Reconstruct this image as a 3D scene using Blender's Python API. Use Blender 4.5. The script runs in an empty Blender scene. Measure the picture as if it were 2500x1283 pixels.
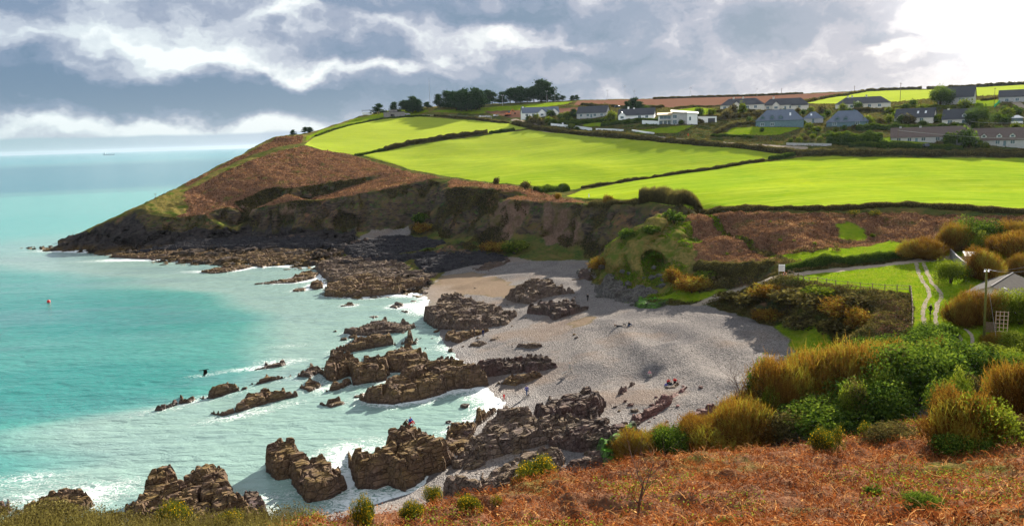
import bpy, math, random
import numpy as np
from mathutils import Vector, Matrix
from mathutils.geometry import delaunay_2d_cdt
R = math.radians
random.seed(7)
rng = np.random.default_rng(11)
scn = bpy.context.scene
COL = scn.collection

# ------------------------------------------------------------------ camera
CAMH = 40.0
FPX = 1962.0                      # focal length in units of a 2500 px wide frame
HY0, HSL = 377.5, -0.0298         # where the sea horizon runs in that frame
ROLL = math.atan(-HSL)
PITCH = math.atan((641.5 - (HY0 + HSL * 1250)) * math.cos(ROLL) / FPX)
FWD = np.array([0, math.cos(PITCH), -math.sin(PITCH)])
R0 = np.array([1.0, 0, 0]); U0 = np.array([0, math.sin(PITCH), math.cos(PITCH)])
CR = math.cos(ROLL) * R0 - math.sin(ROLL) * U0
CU = math.sin(ROLL) * R0 + math.cos(ROLL) * U0
cam_d = bpy.data.cameras.new('camera'); cam = bpy.data.objects.new('camera', cam_d); COL.objects.link(cam)
cam_d.sensor_fit = 'HORIZONTAL'; cam_d.sensor_width = 36.0
cam_d.lens = 36.0 * FPX / 2500.0
cam_d.clip_start = 0.5; cam_d.clip_end = 90000
cam.matrix_world = Matrix(((CR[0], CU[0], -FWD[0], 0), (CR[1], CU[1], -FWD[1], 0), (CR[2], CU[2], -FWD[2], CAMH), (0, 0, 0, 1)))
scn.camera = cam

# ------------------------------------------------------------------ light
SUN_EL, SUN_AZ = R(21), R(27)     # azimuth measured from +Y towards +X
vs = scn.view_settings
vs.view_transform = 'Standard'; vs.look = 'None'; vs.gamma = 1; vs.use_curve_mapping = False
vs.exposure = 1.85
scn.cycles.max_bounces = 5; scn.cycles.diffuse_bounces = 2; scn.cycles.glossy_bounces = 2
scn.cycles.transmission_bounces = 2; scn.cycles.transparent_max_bounces = 8; scn.cycles.volume_bounces = 0; scn.cycles.volume_step_rate = 4; scn.cycles.volume_max_steps = 32
scn.cycles.caustics_reflective = False; scn.cycles.caustics_refractive = False
sd = Vector((math.sin(SUN_AZ) * math.cos(SUN_EL), math.cos(SUN_AZ) * math.cos(SUN_EL), math.sin(SUN_EL)))
sun_l = bpy.data.lights.new('sun', 'SUN'); sun_l.energy = 5.0; sun_l.angle = R(0.6); sun_l.color = (1.0, 0.91, 0.78)
sun = bpy.data.objects.new('sun', sun_l); COL.objects.link(sun)
sun.rotation_euler = sd.to_track_quat('Z', 'Y').to_euler(); sun.location = (100, 100, 200)


# ------------------------------------------------------------------ node helpers
class NT:
    def __init__(s, tree): s.t = tree; s.n = tree.nodes; s.l = tree.links
    def link(s, a, b): s.l.new(a, b)
    def put(s, sock, v):
        if v is None: return
        if isinstance(v, bpy.types.NodeSocket): s.l.new(v, sock)
        elif isinstance(v, (tuple, list)):
            sock.default_value = tuple(v) + (1,) if (sock.type == 'RGBA' and len(v) == 3) else v
        else:
            if sock.type == 'RGBA': sock.default_value = (v, v, v, 1)
            elif sock.type == 'VECTOR': sock.default_value = (v, v, v)
            else: sock.default_value = v
    def m(s, op, a, b=None, c=None, clamp=False):
        n = s.n.new('ShaderNodeMath'); n.operation = op; n.use_clamp = clamp
        for i, v in enumerate((a, b, c)):
            if v is not None: s.put(n.inputs[i], v)
        return n.outputs[0]
    def vm(s, op, a, b=None):
        n = s.n.new('ShaderNodeVectorMath'); n.operation = op
        s.put(n.inputs[0], a)
        if b is not None: s.put(n.inputs[3 if op == 'SCALE' else 1], b)
        return n.outputs[1] if op in ('LENGTH', 'DISTANCE', 'DOT_PRODUCT') else n.outputs[0]
    def mix(s, f, a, b, mode='MIX'):
        n = s.n.new('ShaderNodeMix'); n.data_type = 'RGBA'; n.blend_type = mode
        s.put(n.inputs[0], f); s.put(n.inputs[6], a); s.put(n.inputs[7], b)
        return n.outputs[2]
    def noise(s, vec, scale, detail=4, rough=0.55, dist=0.0, col=False):
        n = s.n.new('ShaderNodeTexNoise'); s.put(n.inputs['Vector'], vec)
        n.inputs['Scale'].default_value = scale; n.inputs['Detail'].default_value = detail
        n.inputs['Roughness'].default_value = rough; n.inputs['Distortion'].default_value = dist
        return n.outputs[1] if col else n.outputs[0]
    def vor(s, vec, scale, feat='F1', out=0):
        n = s.n.new('ShaderNodeTexVoronoi'); n.feature = feat; s.put(n.inputs['Vector'], vec)
        n.inputs['Scale'].default_value = scale
        return n.outputs[out]
    def rng(s, v, a, b, c=0.0, d=1.0, smooth=False):
        n = s.n.new('ShaderNodeMapRange'); n.clamp = True
        if smooth: n.interpolation_type = 'SMOOTHSTEP'
        for i, x in enumerate((v, a, b, c, d)): s.put(n.inputs[i], x)
        return n.outputs[0]
    def comb(s, x, y, z):
        n = s.n.new('ShaderNodeCombineXYZ')
        for i, v in enumerate((x, y, z)): s.put(n.inputs[i], v)
        return n.outputs[0]
    def sep(s, v):
        n = s.n.new('ShaderNodeSeparateXYZ'); s.put(n.inputs[0], v); return n.outputs
    def attr(s, name):
        n = s.n.new('ShaderNodeAttribute'); n.attribute_name = name; return n
    def geo(s): return s.n.new('ShaderNodeNewGeometry')
    def pos(s): return s.geo().outputs['Position']
    def bump(s, h, strength=0.5, dist=0.1, nrm=None):
        n = s.n.new('ShaderNodeBump'); s.put(n.inputs['Height'], h)
        n.inputs['Strength'].default_value = strength; n.inputs['Distance'].default_value = dist
        if nrm is not None: s.put(n.inputs['Normal'], nrm)
        return n.outputs[0]
    def out(s, surf):
        n = s.n.new('ShaderNodeOutputMaterial'); s.l.new(surf, n.inputs['Surface'])
    def bsdf(s, col, rough=0.9, nrm=None, spec=0.2, metal=0.0):
        n = s.n.new('ShaderNodeBsdfPrincipled')
        s.put(n.inputs['Base Color'], col); s.put(n.inputs['Roughness'], rough)
        s.put(n.inputs['Specular IOR Level'], spec); s.put(n.inputs['Metallic'], metal)
        if nrm is not None: s.put(n.inputs['Normal'], nrm)
        return n.outputs[0]


def newmat(name):
    m = bpy.data.materials.new(name); m.use_nodes = True; m.node_tree.nodes.clear()
    return m, NT(m.node_tree)


# ------------------------------------------------------------------ world: cloudy sky, sun behind cloud upper right
def px_ray(px, py):
    v = CR * ((px - 1250) / FPX) + CU * (-(py - 641.5) / FPX) + FWD
    return v / np.linalg.norm(v)


def build_world():
    w = bpy.data.worlds.new('World'); scn.world = w; w.use_nodes = True
    w.node_tree.nodes.clear(); N = NT(w.node_tree)
    tc = N.n.new('ShaderNodeTexCoord'); d = tc.outputs['Generated']
    x, y, z = N.sep(d)
    az = N.m('ARCTAN2', x, y); el = N.m('ARCSINE', z)
    # every cloud lives in (azimuth, elevation), stretched level bands near the horizon
    base = N.comb(N.m('MULTIPLY', az, 1.0), N.m('MULTIPLY', el, 1.5), 0.0)
    warp = N.noise(base, 3.8, 3, 0.6, col=True)
    wv = N.vm('SCALE', N.vm('SUBTRACT', warp, (0.5, 0.5, 0.5)), 0.13)
    wv2 = N.vm('SCALE', N.vm('SUBTRACT', N.noise(base, 13.0, 4, 0.6, col=True), (0.5, 0.5, 0.5)), 0.10)
    b2 = N.vm('ADD', N.vm('ADD', base, wv), wv2)
    wx, wy, _ = N.sep(b2)
    azw = wx; elw = N.m('DIVIDE', wy, 1.5)
    def blob(px, py, rx, ry, tilt=0.0, p=2.0):
        r = px_ray(px, py); a0 = math.atan2(r[0], r[1]); e0 = math.asin(r[2])
        sx = rx / FPX; sy = ry / FPX
        dx = N.m('SUBTRACT', azw, a0); dy = N.m('SUBTRACT', elw, e0)
        c, s_ = math.cos(tilt), math.sin(tilt)
        u = N.m('ADD', N.m('MULTIPLY', dx, c / sx), N.m('MULTIPLY', dy, s_ / sx))
        v = N.m('ADD', N.m('MULTIPLY', dx, -s_ / sy), N.m('MULTIPLY', dy, c / sy))
        q = N.m('ADD', N.m('MULTIPLY', u, u), N.m('MULTIPLY', v, v))
        return N.m('EXPONENT', N.m('MULTIPLY', q, -1.0))
    acc = None
    def add(amp, *a, **k):
        nonlocal acc
        b = N.m('MULTIPLY', blob(*a, **k), amp)
        acc = b if acc is None else N.m('ADD', acc, b)
    for a in BLOBS: add(*a)
    n1 = N.m('SUBTRACT', N.noise(b2, 9.0, 7, 0.6), 0.5)
    n3 = N.m('SUBTRACT', N.noise(b2, 19.0, 6, 0.62), 0.5)
    n2 = N.m('SUBTRACT', N.noise(b2, 2.6, 3, 0.5), 0.5)
    val = N.m('ADD', acc, N.m('ADD', N.m('ADD', N.m('MULTIPLY', n1, 1.35), N.m('MULTIPLY', n3, 0.6)), N.m('MULTIPLY', n2, 0.4)))
    val = N.m('ADD', val, 0.58)
    ramp = N.n.new('ShaderNodeValToRGB'); N.put(ramp.inputs[0], val)
    cr = ramp.color_ramp; cr.interpolation = 'EASE'
    stops = [(0.0, (0.18, 0.27, 0.395)), (0.25, (0.255, 0.33, 0.465)), (0.45, (0.39, 0.435, 0.555)), (0.62, (0.60, 0.63, 0.72)), (0.80, (0.82, 0.855, 0.89)), (1.0, (1.05, 1.06, 1.05))]
    cr.elements[0].position = stops[0][0]; cr.elements[0].color = stops[0][1] + (1,)
    cr.elements[1].position = 1.0; cr.elements[1].color = stops[-1][1] + (1,)
    for p, c in stops[1:-1]:
        e = cr.elements.new(p); e.color = c + (1,)
    # warmer, greyer towards the sun, bluer away
    side = N.rng(az, -0.5, 0.55)
    cloud = N.mix(side, N.mix(1.0, ramp.outputs[0], (0.93, 1.0, 1.02), 'MULTIPLY'), N.mix(1.0, ramp.outputs[0], (1.12, 1.05, 1.0), 'MULTIPLY'))
    # bright glow of cloud round the sun
    r = px_ray(2420, -10)
    dot = N.vm('DOT_PRODUCT', d, tuple(float(q) for q in r))
    gl = N.m('POWER', N.m('MAXIMUM', dot, 0.0), 400.0)
    gl2 = N.m('POWER', N.m('MAXIMUM', dot, 0.0), 9.0)
    gn = N.rng(N.noise(b2, 5.0, 4, 0.6), 0.3, 0.62, 0.25, 1.3)
    glow = N.m('ADD', N.m('MULTIPLY', N.m('MULTIPLY', gl, gn), 0.85), N.m('MULTIPLY', gl2, 0.07))
    cloud = N.mix(1.0, cloud, N.mix(glow, (0, 0, 0), (1.0, 0.99, 0.94)), 'ADD')
    # pale haze at the horizon
    hz = N.m('EXPONENT', N.m('MULTIPLY', N.m('ABSOLUTE', el), -34.0))
    hzc = N.mix(side, (0.60, 0.74, 0.78), (0.66, 0.70, 0.80))
    cloud = N.mix(N.m('MULTIPLY', hz, N.rng(az, -0.2, 0.1, 0.65, 0.25)), cloud, hzc)
    # the grey bank lying low on the sea horizon
    bank_top = N.m('ADD', 0.0145, N.m('MULTIPLY', N.m('SUBTRACT', N.noise(N.comb(az, 0, 0), 9.0, 3, 0.5), 0.5), 0.008))
    bank = N.m('MULTIPLY', N.rng(el, N.m('ADD', bank_top, 0.003), bank_top), N.rng(az, 0.1, -0.1))
    cloud = N.mix(N.m('MULTIPLY', bank, 0.88), cloud, N.mix(N.rng(az, -0.6, -0.25), (0.39, 0.60, 0.66), (0.52, 0.63, 0.76)))
    # unseen cloud behind the viewer, brightened to fill the shaded faces in view
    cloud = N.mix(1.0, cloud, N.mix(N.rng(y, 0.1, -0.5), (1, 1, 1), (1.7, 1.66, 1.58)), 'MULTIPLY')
    sky = N.n.new('ShaderNodeTexSky'); sky.sky_type = 'NISHITA'; sky.sun_disc = False
    sky.sun_elevation = SUN_EL; sky.sun_rotation = SUN_AZ
    bg1 = N.n.new('ShaderNodeBackground'); N.link(sky.outputs[0], bg1.inputs[0]); bg1.inputs[1].default_value = 0.05
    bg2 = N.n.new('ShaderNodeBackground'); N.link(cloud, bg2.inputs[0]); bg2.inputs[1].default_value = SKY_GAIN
    mx = N.n.new('ShaderNodeMixShader'); mx.inputs[0].default_value = 0.975
    N.link(bg1.outputs[0], mx.inputs[1]); N.link(bg2.outputs[0], mx.inputs[2])
    o = N.n.new('ShaderNodeOutputWorld'); N.link(mx.outputs[0], o.inputs[0])
    w.cycles.sampling_method = 'MANUAL'; w.cycles.sample_map_resolution = 512


SKY_GAIN = 0.27
#        amp, px, py, rx, ry, tilt
BLOBS = [(-0.55, 60, 235, 330, 62, 0.03), (-0.50, 480, 240, 330, 50, 0.0), (-0.40, 800, 225, 300, 48, -0.05), (-0.28, 1080, 235, 220, 55, 0.0),
         (-0.32, 680, 85, 150, 36, -0.25), (-0.34, 860, 115, 170, 26, -0.2), (-0.30, 1020, 18, 420, 30, -0.05), (-0.26, 1300, 45, 200, 28, -0.15),
         (-0.20, 120, 8, 420, 30, 0.0), (-0.22, 100, 118, 60, 30, 0.3), (-0.20, 250, 155, 60, 14, -0.3), (-0.20, 30, 130, 60, 80, 0),
         (-0.16, 1330, 190, 330, 60, 0.0), (-0.22, 1600, 30, 330, 40, 0.0), (-0.32, 1850, 75, 230, 34, 0.15), (-0.20, 1560, 110, 260, 40, 0.0), (-0.22, 2100, 100, 120, 40, 0.5),
         (-0.12, 2150, 170, 300, 30, 0), (-0.14, 1750, 195, 300, 26, 0), (-0.12, 1400, 130, 200, 30, 0),
         (0.34, 130, 92, 90, 26, 0.1), (0.34, 330, 70, 120, 44, 0.2), (0.30, 420, 130, 130, 40, 0.0), (0.34, 270, 170, 110, 18, -0.1), (0.26, 190, 225, 40, 10, -0.8), (0.24, 10, 250, 26, 40, -0.6), (0.16, 150, 262, 60, 9, -0.2),
         (0.42, 500, 112, 130, 22, 0.05), (0.36, 700, 50, 130, 16, 0.1), (0.44, 760, 170, 200, 17, -0.16), (0.44, 950, 172, 150, 16, -0.1), (0.38, 1110, 125, 150, 24, 0.25), (0.30, 1200, 85, 130, 26, 0.0), (0.26, 960, 60, 120, 14, -0.3), (0.22, 1430, 95, 130, 16, 0.0),
         (0.38, 200, 318, 420, 24, 0.0), (0.38, 620, 308, 420, 22, 0.0), (0.14, 1330, 165, 60, 16, 0), (0.14, 1850, 180, 60, 20, 0),
         (0.45, 2320, 30, 60, 50, 0.3), (0.5, 2460, 50, 110, 50, 0), (0.40, 2190, 130, 60, 14, 0), (0.30, 2490, 150, 40, 30, 0)]
build_world()

# ------------------------------------------------------------------ numpy noise
def _h(ix, iy, iz=0, seed=0):
    n = (np.asarray(ix).astype(np.int64) * 374761393 + np.asarray(iy).astype(np.int64) * 668265263 + np.asarray(iz) * 2147483647 + seed * 974634777) & 0xFFFFFFFF
    n = ((n ^ (n >> 13)) * 1274126177) & 0xFFFFFFFF
    n = ((n ^ (n >> 16)) * 2246822519) & 0xFFFFFFFF
    n = n ^ (n >> 15)
    return n.astype(np.float64) / 4294967295.0


def vnoise(x, y, seed=0):
    ix = np.floor(x); iy = np.floor(y); fx = x - ix; fy = y - iy
    ix = ix.astype(np.int64); iy = iy.astype(np.int64)
    u = fx * fx * (3 - 2 * fx); v = fy * fy * (3 - 2 * fy)
    a = _h(ix, iy, 0, seed); b = _h(ix + 1, iy, 0, seed); c = _h(ix, iy + 1, 0, seed); d = _h(ix + 1, iy + 1, 0, seed)
    return (a + (b - a) * u) * (1 - v) + (c + (d - c) * u) * v


def fbm(x, y, octaves=4, seed=0, gain=0.5):
    s = 0.0; a = 1.0; t = 0.0
    for o in range(octaves):
        c, sn = math.cos(o * 1.1), math.sin(o * 1.1); k = 2.03 ** o
        s = s + a * vnoise((x * c - y * sn) * k + 7.3 * o, (x * sn + y * c) * k + 3.1 * o, seed + o); t += a; a *= gain
    return s / t * 2 - 1


def vnoise3(x, y, z, seed=0):
    iz = np.floor(z); fz = z - iz; iz = iz.astype(np.int64); w = fz * fz * (3 - 2 * fz)
    ix = np.floor(x); iy = np.floor(y); fx = x - ix; fy = y - iy
    ix = ix.astype(np.int64); iy = iy.astype(np.int64)
    u = fx * fx * (3 - 2 * fx); v = fy * fy * (3 - 2 * fy)
    def pl(k):
        a = _h(ix, iy, k, seed); b = _h(ix + 1, iy, k, seed); c = _h(ix, iy + 1, k, seed); d = _h(ix + 1, iy + 1, k, seed)
        return (a + (b - a) * u) * (1 - v) + (c + (d - c) * u) * v
    return (pl(iz) * (1 - w) + pl(iz + 1) * w) * 2 - 1


def voro(x, y, seed=0):
    ix = np.floor(x).astype(np.int64); iy = np.floor(y).astype(np.int64)
    f1 = np.full(x.shape, 9.0); f2 = np.full(x.shape, 9.0); cr = np.zeros(x.shape)
    for dx in (-1, 0, 1):
        for dy in (-1, 0, 1):
            cx = ix + dx; cy = iy + dy
            d = np.hypot(cx + 0.15 + 0.7 * _h(cx, cy, 1, seed) - x, cy + 0.15 + 0.7 * _h(cx, cy, 2, seed) - y)
            r = _h(cx, cy, 3, seed)
            closer = d < f1
            f2 = np.where(closer, f1, np.minimum(f2, d)); cr = np.where(closer, r, cr); f1 = np.where(closer, d, f1)
    return f1, f2, cr


def sstep(a, b, x):
    t = np.clip((x - a) / (b - a), 0, 1); return t * t * (3 - 2 * t)


STR = math.radians(38)            # the strike of the bedding


def crag(x, y):
    """blocky bedded rock relief, about -0.6..1"""
    c, s = math.cos(STR), math.sin(STR)
    wx = x + 1.3 * fbm(x * 0.35, y * 0.35, 2, 5); wy = y + 1.3 * fbm(x * 0.35 + 9, y * 0.35, 2, 6)
    u = wx * c + wy * s; v = -wx * s + wy * c
    f1, f2, r = voro(u / 5.5, v / 2.6, 3)
    big = (r - 0.5) * 1.2 - 1.1 * (1 - sstep(0.0, 0.13, f2 - f1))
    g1, g2, q = voro(u / 1.9, v / 1.0, 4)
    mid = (q - 0.5) * 0.6 - 0.42 * (1 - sstep(0.0, 0.16, g2 - g1))
    lay = v / 0.9 + 0.6 * fbm(x * 0.5, y * 0.5, 2, 8)
    saw = (lay - np.floor(lay)) * 0.34
    return big + mid + saw + 0.22 * fbm(x * 1.6, y * 1.6, 3, 9)


# ------------------------------------------------------------------ picture point -> place
def ray(px, py):
    return CR * ((px - 1250) / FPX) + CU * (-(py - 641.5) / FPX) + FWD


def PZ(px, py, z):
    d = ray(px, py); t = (z - CAMH) / d[2]; return (d[0] * t, d[1] * t, z)


def PY(px, py, Y):
    d = ray(px, py); t = Y / d[1]; return (d[0] * t, Y, CAMH + d[2] * t)


def to_px(p):
    v = np.asarray(p, float) - np.array([0, 0, CAMH]); f = v @ FWD
    return 1250 + FPX * (v @ CR) / f, 641.5 - FPX * (v @ CU) / f

# ------------------------------------------------------------------ land form: surveyed lines
_pts = []; _edges = []
def line(lst, closed=False):
    """lst of (px, py, 'z'|'y', value) or world ('w', x, y, z)"""
    i0 = len(_pts)
    for a in lst:
        if a[0] == 'w': p = a[1:]
        elif a[2] == 'z': p = PZ(a[0], a[1], a[3])
        else: p = PY(a[0], a[1], a[3])
        _pts.append(p)
    _edges.extend((i, i + 1) for i in range(i0, len(_pts) - 1))
    return _pts[i0:]
def Z(z, *pp): return [(a, b, 'z', z) for a, b in pp]
def D(*tt): return [(a, b, 'y', y) for a, b, y in tt]

line(Z(-3, (-60, 622), (120, 640), (300, 672), (500, 700), (720, 745), (900, 770), (985, 795), (1000, 850), (1060, 930), (1120, 1010), (1000, 1060), (930, 1150), (820, 1250)))
line(Z(0, (60, 607), (150, 613), (240, 619), (330, 630), (430, 642), (560, 645), (700, 648), (790, 655), (800, 724), (900, 728), (975, 718), (1035, 718), (1048, 745), (1052, 790), (1078, 845), (1095, 862), (1150, 930), (1200, 970), (1238, 988), (1200, 1012), (1100, 1065), (1050, 1150), (1022, 1193), (900, 1235), (700, 1262)))
line(Z(0.8, (110, 603), (180, 600), (240, 602)) + Z(1.5, (250, 603), (400, 598)) + Z(2.5, (600, 583), (760, 580), (840, 582), (880, 592), (960, 590), (1000, 572)))
line(Z(3.2, (600, 572), (760, 570), (868, 570)) + Z(4.6, (1000, 556)))
line(Z(4.2, (1004, 578), (1040, 584), (1080, 585), (1112, 592), (1135, 602)) + Z(3.6, (1180, 614), (1250, 626), (1300, 634), (1380, 634), (1425, 636)))
line(Z(4.0, (1428, 655), (1450, 692), (1500, 722)) + Z(4.6, (1560, 747), (1640, 744)) + Z(5.0, (1700, 743), (1760, 757), (1830, 778), (1900, 805), (1945, 850), (1950, 885), (1880, 930), (1820, 970)) + Z(4.0, (1770, 1005), (1700, 1040), (1570, 1085)) + Z(3.2, (1450, 1150), (1300, 1200)) + Z(2, (1080, 1222)))
# headland: seaward ridge lines
line(D((165, 588, 335), (240, 545, 340), (345, 505, 346), (385, 480, 360), (450, 458, 375), (520, 425, 392), (600, 390, 415), (680, 364, 440), (738, 352, 460)))
line([('w', -245, 345, -3), ('w', -215, 368, -3), ('w', -190, 400, -3), ('w', -180, 470, -4), ('w', -175, 560, -4), ('w', -175, 800, -4)])
line(D((440, 452, 395), (520, 420, 415), (600, 384, 440), (680, 358, 462), (742, 345, 485)))
line(D((452, 447, 425), (520, 406, 440), (560, 386, 455), (620, 352, 490), (660, 332, 500), (700, 328, 512), (742, 328, 520), (760, 320, 535), (820, 300, 560), (880, 279, 600), (935, 268, 612)))
line([('w', -172, 430, -1), ('w', -165, 480, 2), ('w', -160, 560, 6), ('w', -150, 660, 12), ('w', -120, 760, 30)])
# green patch, mid slope
line(D((300, 560, 336), (360, 540, 337), (430, 530, 339), (500, 520, 343), (560, 505, 350)))
# the hollow in the bracken slope
line(D((560, 497, 358), (620, 474, 366), (660, 456, 372), (692, 449, 374), (700, 462, 368)))
line([('w', -119, 346, 5), ('w', -112, 353, 8), ('w', -104, 359, 10), ('w', -99, 362, 13)])
line(D((600, 520, 343), (640, 502, 347), (680, 482, 351), (702, 468, 356)))
# brink of the cliffs
line(D((640, 512, 343), (690, 500, 343), (760, 490, 343), (850, 476, 343), (960, 456, 346), (1040, 436, 352), (1062, 431, 355), (1098, 437, 353), (1090, 448, 342), (1082, 461, 314), (1138, 455, 306), (1193, 458, 300), (1263, 464, 292), (1292, 474, 287), (1250, 482, 281), (1203, 493, 275), (1255, 487, 269), (1353, 492, 264), (1442, 498, 254), (1540, 500, 243), (1600, 506, 234), (1660, 512, 220), (1690, 514, 213)))
line([('w', -31, 306, 5), ('w', -31, 322, 7), ('w', -30, 338, 10)])
line([('w', -18, 288, 5.5), ('w', -8, 277, 6), ('w', -3, 279, 8)])
# knob below the gully
line(D((1003, 545, 314), (1022, 517, 313), (1048, 530, 310), (1072, 556, 306)))
# foot of slip below brink three
line(D((1150, 575, 268), (1205, 560, 265), (1300, 565, 262), (1380, 585, 255), (1430, 600, 246)))
# grassy hummock
line(D((1682, 520, 211), (1645, 527, 207), (1600, 542, 205), (1550, 556, 202), (1500, 582, 202), (1468, 606, 204), (1443, 640, 208)))
line([('w', 36, 226, 6), ('w', 46, 219, 9), ('w', 50, 214, 14)])
line(D((1500, 640, 193), (1540, 620, 192), (1580, 600, 192), (1640, 585, 193), (1690, 590, 195)))
line(D((1470, 668, 198), (1540, 690, 184), (1600, 705, 177), (1640, 690, 175), (1690, 660, 177)))
line(D((1655, 560, 200), (1672, 600, 188), (1692, 640, 179), (1750, 655, 172), (1820, 656, 167), (1890, 652, 162), (1950, 640, 160)))
line(Z(5.2, (1700, 738)) + Z(7.2, (1790, 710)) + Z(9.6, (1850, 690)) + Z(12.2, (1900, 668)) + Z(13, (1960, 664)) + Z(13.6, (2100, 648)) + Z(14.2, (2260, 634)) + Z(15, (2420, 628)))
line(Z(5.2, (1712, 748)) + Z(7.0, (1795, 718)) + Z(9.4, (1857, 694)))
# bracken slope
line(D((1700, 516, 211), (1800, 512, 203), (1900, 513, 198), (2000, 512, 195), (2200, 508, 191), (2350, 512, 186), (2500, 522, 180), (2800, 540, 170)))
line(D((1960, 548, 183), (2010, 540, 186), (2080, 540, 187), (2150, 548, 184)))
line(D((1960, 580, 176), (2040, 590, 177), (2100, 588, 177), (2160, 582, 176)))
# lawn, fence line, bank
line(D((1868, 678, 156), (1925, 684, 149), (2000, 698, 141), (2100, 710, 134), (2222, 716, 132), (2228, 760, 122), (2224, 806, 114)))
line(D((1858, 684, 155), (1920, 692, 148), (2000, 708, 139), (2100, 724, 131), (2135, 735, 128), (2120, 790, 118), (2108, 835, 112)))
line(Z(5.5, (1765, 758)) + Z(6, (1880, 792), (1960, 825), (2040, 838), (2080, 850)))
line([('w', 60, 100, 8.5), ('w', 72, 104, 11), ('w', 90, 100, 11.8), ('w', 120, 100, 13)])
line([('w', 70, 118, 12), ('w', 85, 118, 12.3), ('w', 120, 120, 14.5)])
line([('w', 95, 160, 15), ('w', 130, 160, 18), ('w', 180, 160, 20)])
# valley between foreground hill and bay
line([('w', 0, 66, 9), ('w', 20, 76, 6.5), ('w', 34, 84, 6.5), ('w', 50, 86, 7.5), ('w', 70, 86, 9.5), ('w', 110, 84, 13)])
# foreground hill
line([('w', -60, 42, 6), ('w', -30, 52, 6), ('w', -5, 55, 12), ('w', 8, 56, 14), ('w', 24, 62, 12.5), ('w', 40, 68, 12.5), ('w', 70, 72, 13.5)])
line(D((-300, 1262, 28), (0, 1290, 28), (300, 1300, 28), (600, 1300, 29), (850, 1285, 32), (1000, 1248, 35), (1150, 1228, 37), (1300, 1190, 40), (1450, 1150, 43), (1550, 1128, 46), (1700, 1108, 50), (1900, 1088, 53), (2100, 1058, 56), (2300, 1015, 60), (2500, 965, 64), (2900, 930, 66)))
line(D((-300, 1400, 22), (300, 1420, 22), (850, 1350, 27), (1500, 1290, 30), (2000, 1290, 29), (2500, 1290, 27), (2900, 1290, 26)))
line([('w', -60, 12, 32.8), ('w', -20, 13, 31.5), ('w', 0, 12, 32.8), ('w', 20, 12, 33.5), ('w', 60, 12, 36)])
line([('w', -120, -3, 38), ('w', -40, 0, 38.2), ('w', 0, 0, 38.3), ('w', 40, 0, 38.6), ('w', 120, 0, 42)])
line([('w', -120, -50, 41), ('w', 0, -50, 41), ('w', 200, -50, 46)])
line([('w', -120, 30, -3), ('w', -75, 55, -3), ('w', -50, 75, -3), ('w', -20, 90, -2)])
# fields
line(D((738, 354, 462), (790, 366, 452), (870, 379, 443), (930, 396, 425), (1000, 416, 402), (1060, 426, 384), (1100, 433, 372), (1160, 442, 350), (1230, 449, 332), (1290, 457, 316), (1340, 470, 300), (1380, 482, 284), (1430, 488, 268), (1540, 492, 250), (1620, 498, 234), (1695, 509, 214)))
line(D((870, 378, 445), (1000, 352, 470), (1150, 330, 485), (1290, 313, 500)))
line(D((1390, 468, 308), (1420, 460, 316), (1600, 432, 326), (1750, 409, 336), (1880, 391, 345)))
line(D((1290, 313, 500), (1400, 326, 468), (1550, 337, 415), (1700, 352, 385), (1850, 364, 368), (1960, 377, 348), (2200, 381, 335), (2500, 384, 330), (2900, 380, 325)))
line(D((742, 345, 485), (765, 335, 500), (850, 306, 545), (935, 289, 580), (1030, 284, 590), (1150, 292, 560), (1288, 311, 503)))
line(D((1000, 386, 440), (1200, 380, 430), (1400, 385, 395), (1600, 385, 375)))
line(D((1700, 470, 245), (2000, 455, 250), (2300, 455, 245), (2600, 460, 240)))
# village terraces
line(D((1150, 287, 580), (1280, 291, 535), (1320, 285, 515), (1450, 284, 495), (1560, 294, 460), (1620, 304, 430), (1740, 302, 430), (1850, 309, 415), (1960, 308, 412)))
line(D((1400, 318, 482), (1550, 329, 428), (1700, 340, 398), (1850, 352, 380), (1960, 362, 360), (2120, 362, 348), (2300, 358, 344), (2500, 362, 338), (2900, 356, 335)))
line(D((2020, 308, 405), (2110, 304, 403), (2240, 300, 398), (2350, 304, 388), (2500, 300, 385), (2900, 296, 380)))
line(D((2180, 347, 350), (2350, 347, 350), (2500, 354, 346)))
line(D((1760, 266, 485), (1880, 266, 480), (2000, 266, 475), (2170, 263, 460), (2300, 256, 440), (2400, 252, 425), (2500, 248, 425), (2900, 235, 420)))
line(D((1000, 262, 615), (1050, 268, 605), (1150, 266, 595), (1250, 258, 600), (1350, 250, 610), (1420, 243, 640), (1600, 240, 680), (1850, 233, 700), (2100, 221, 700), (2300, 216, 680), (2500, 205, 660), (2900, 190, 640)))
line(D((1200, 282, 560), (1300, 268, 560), (1420, 256, 560), (1600, 262, 540), (1800, 262, 520), (1960, 253, 540), (2100, 248, 520), (2300, 240, 500), (2500, 232, 500), (2900, 215, 500)))
line([('w', -150, 760, 45), ('w', 0, 780, 55), ('w', 200, 800, 62), ('w', 460, 800, 68), ('w', 620, 700, 74)])

GX0, GX1, GY0, GY1, GS = -260, 480, -40, 780, 1.0
NX, NY = int((GX1 - GX0) / GS) + 1, int((GY1 - GY0) / GS) + 1


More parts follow.
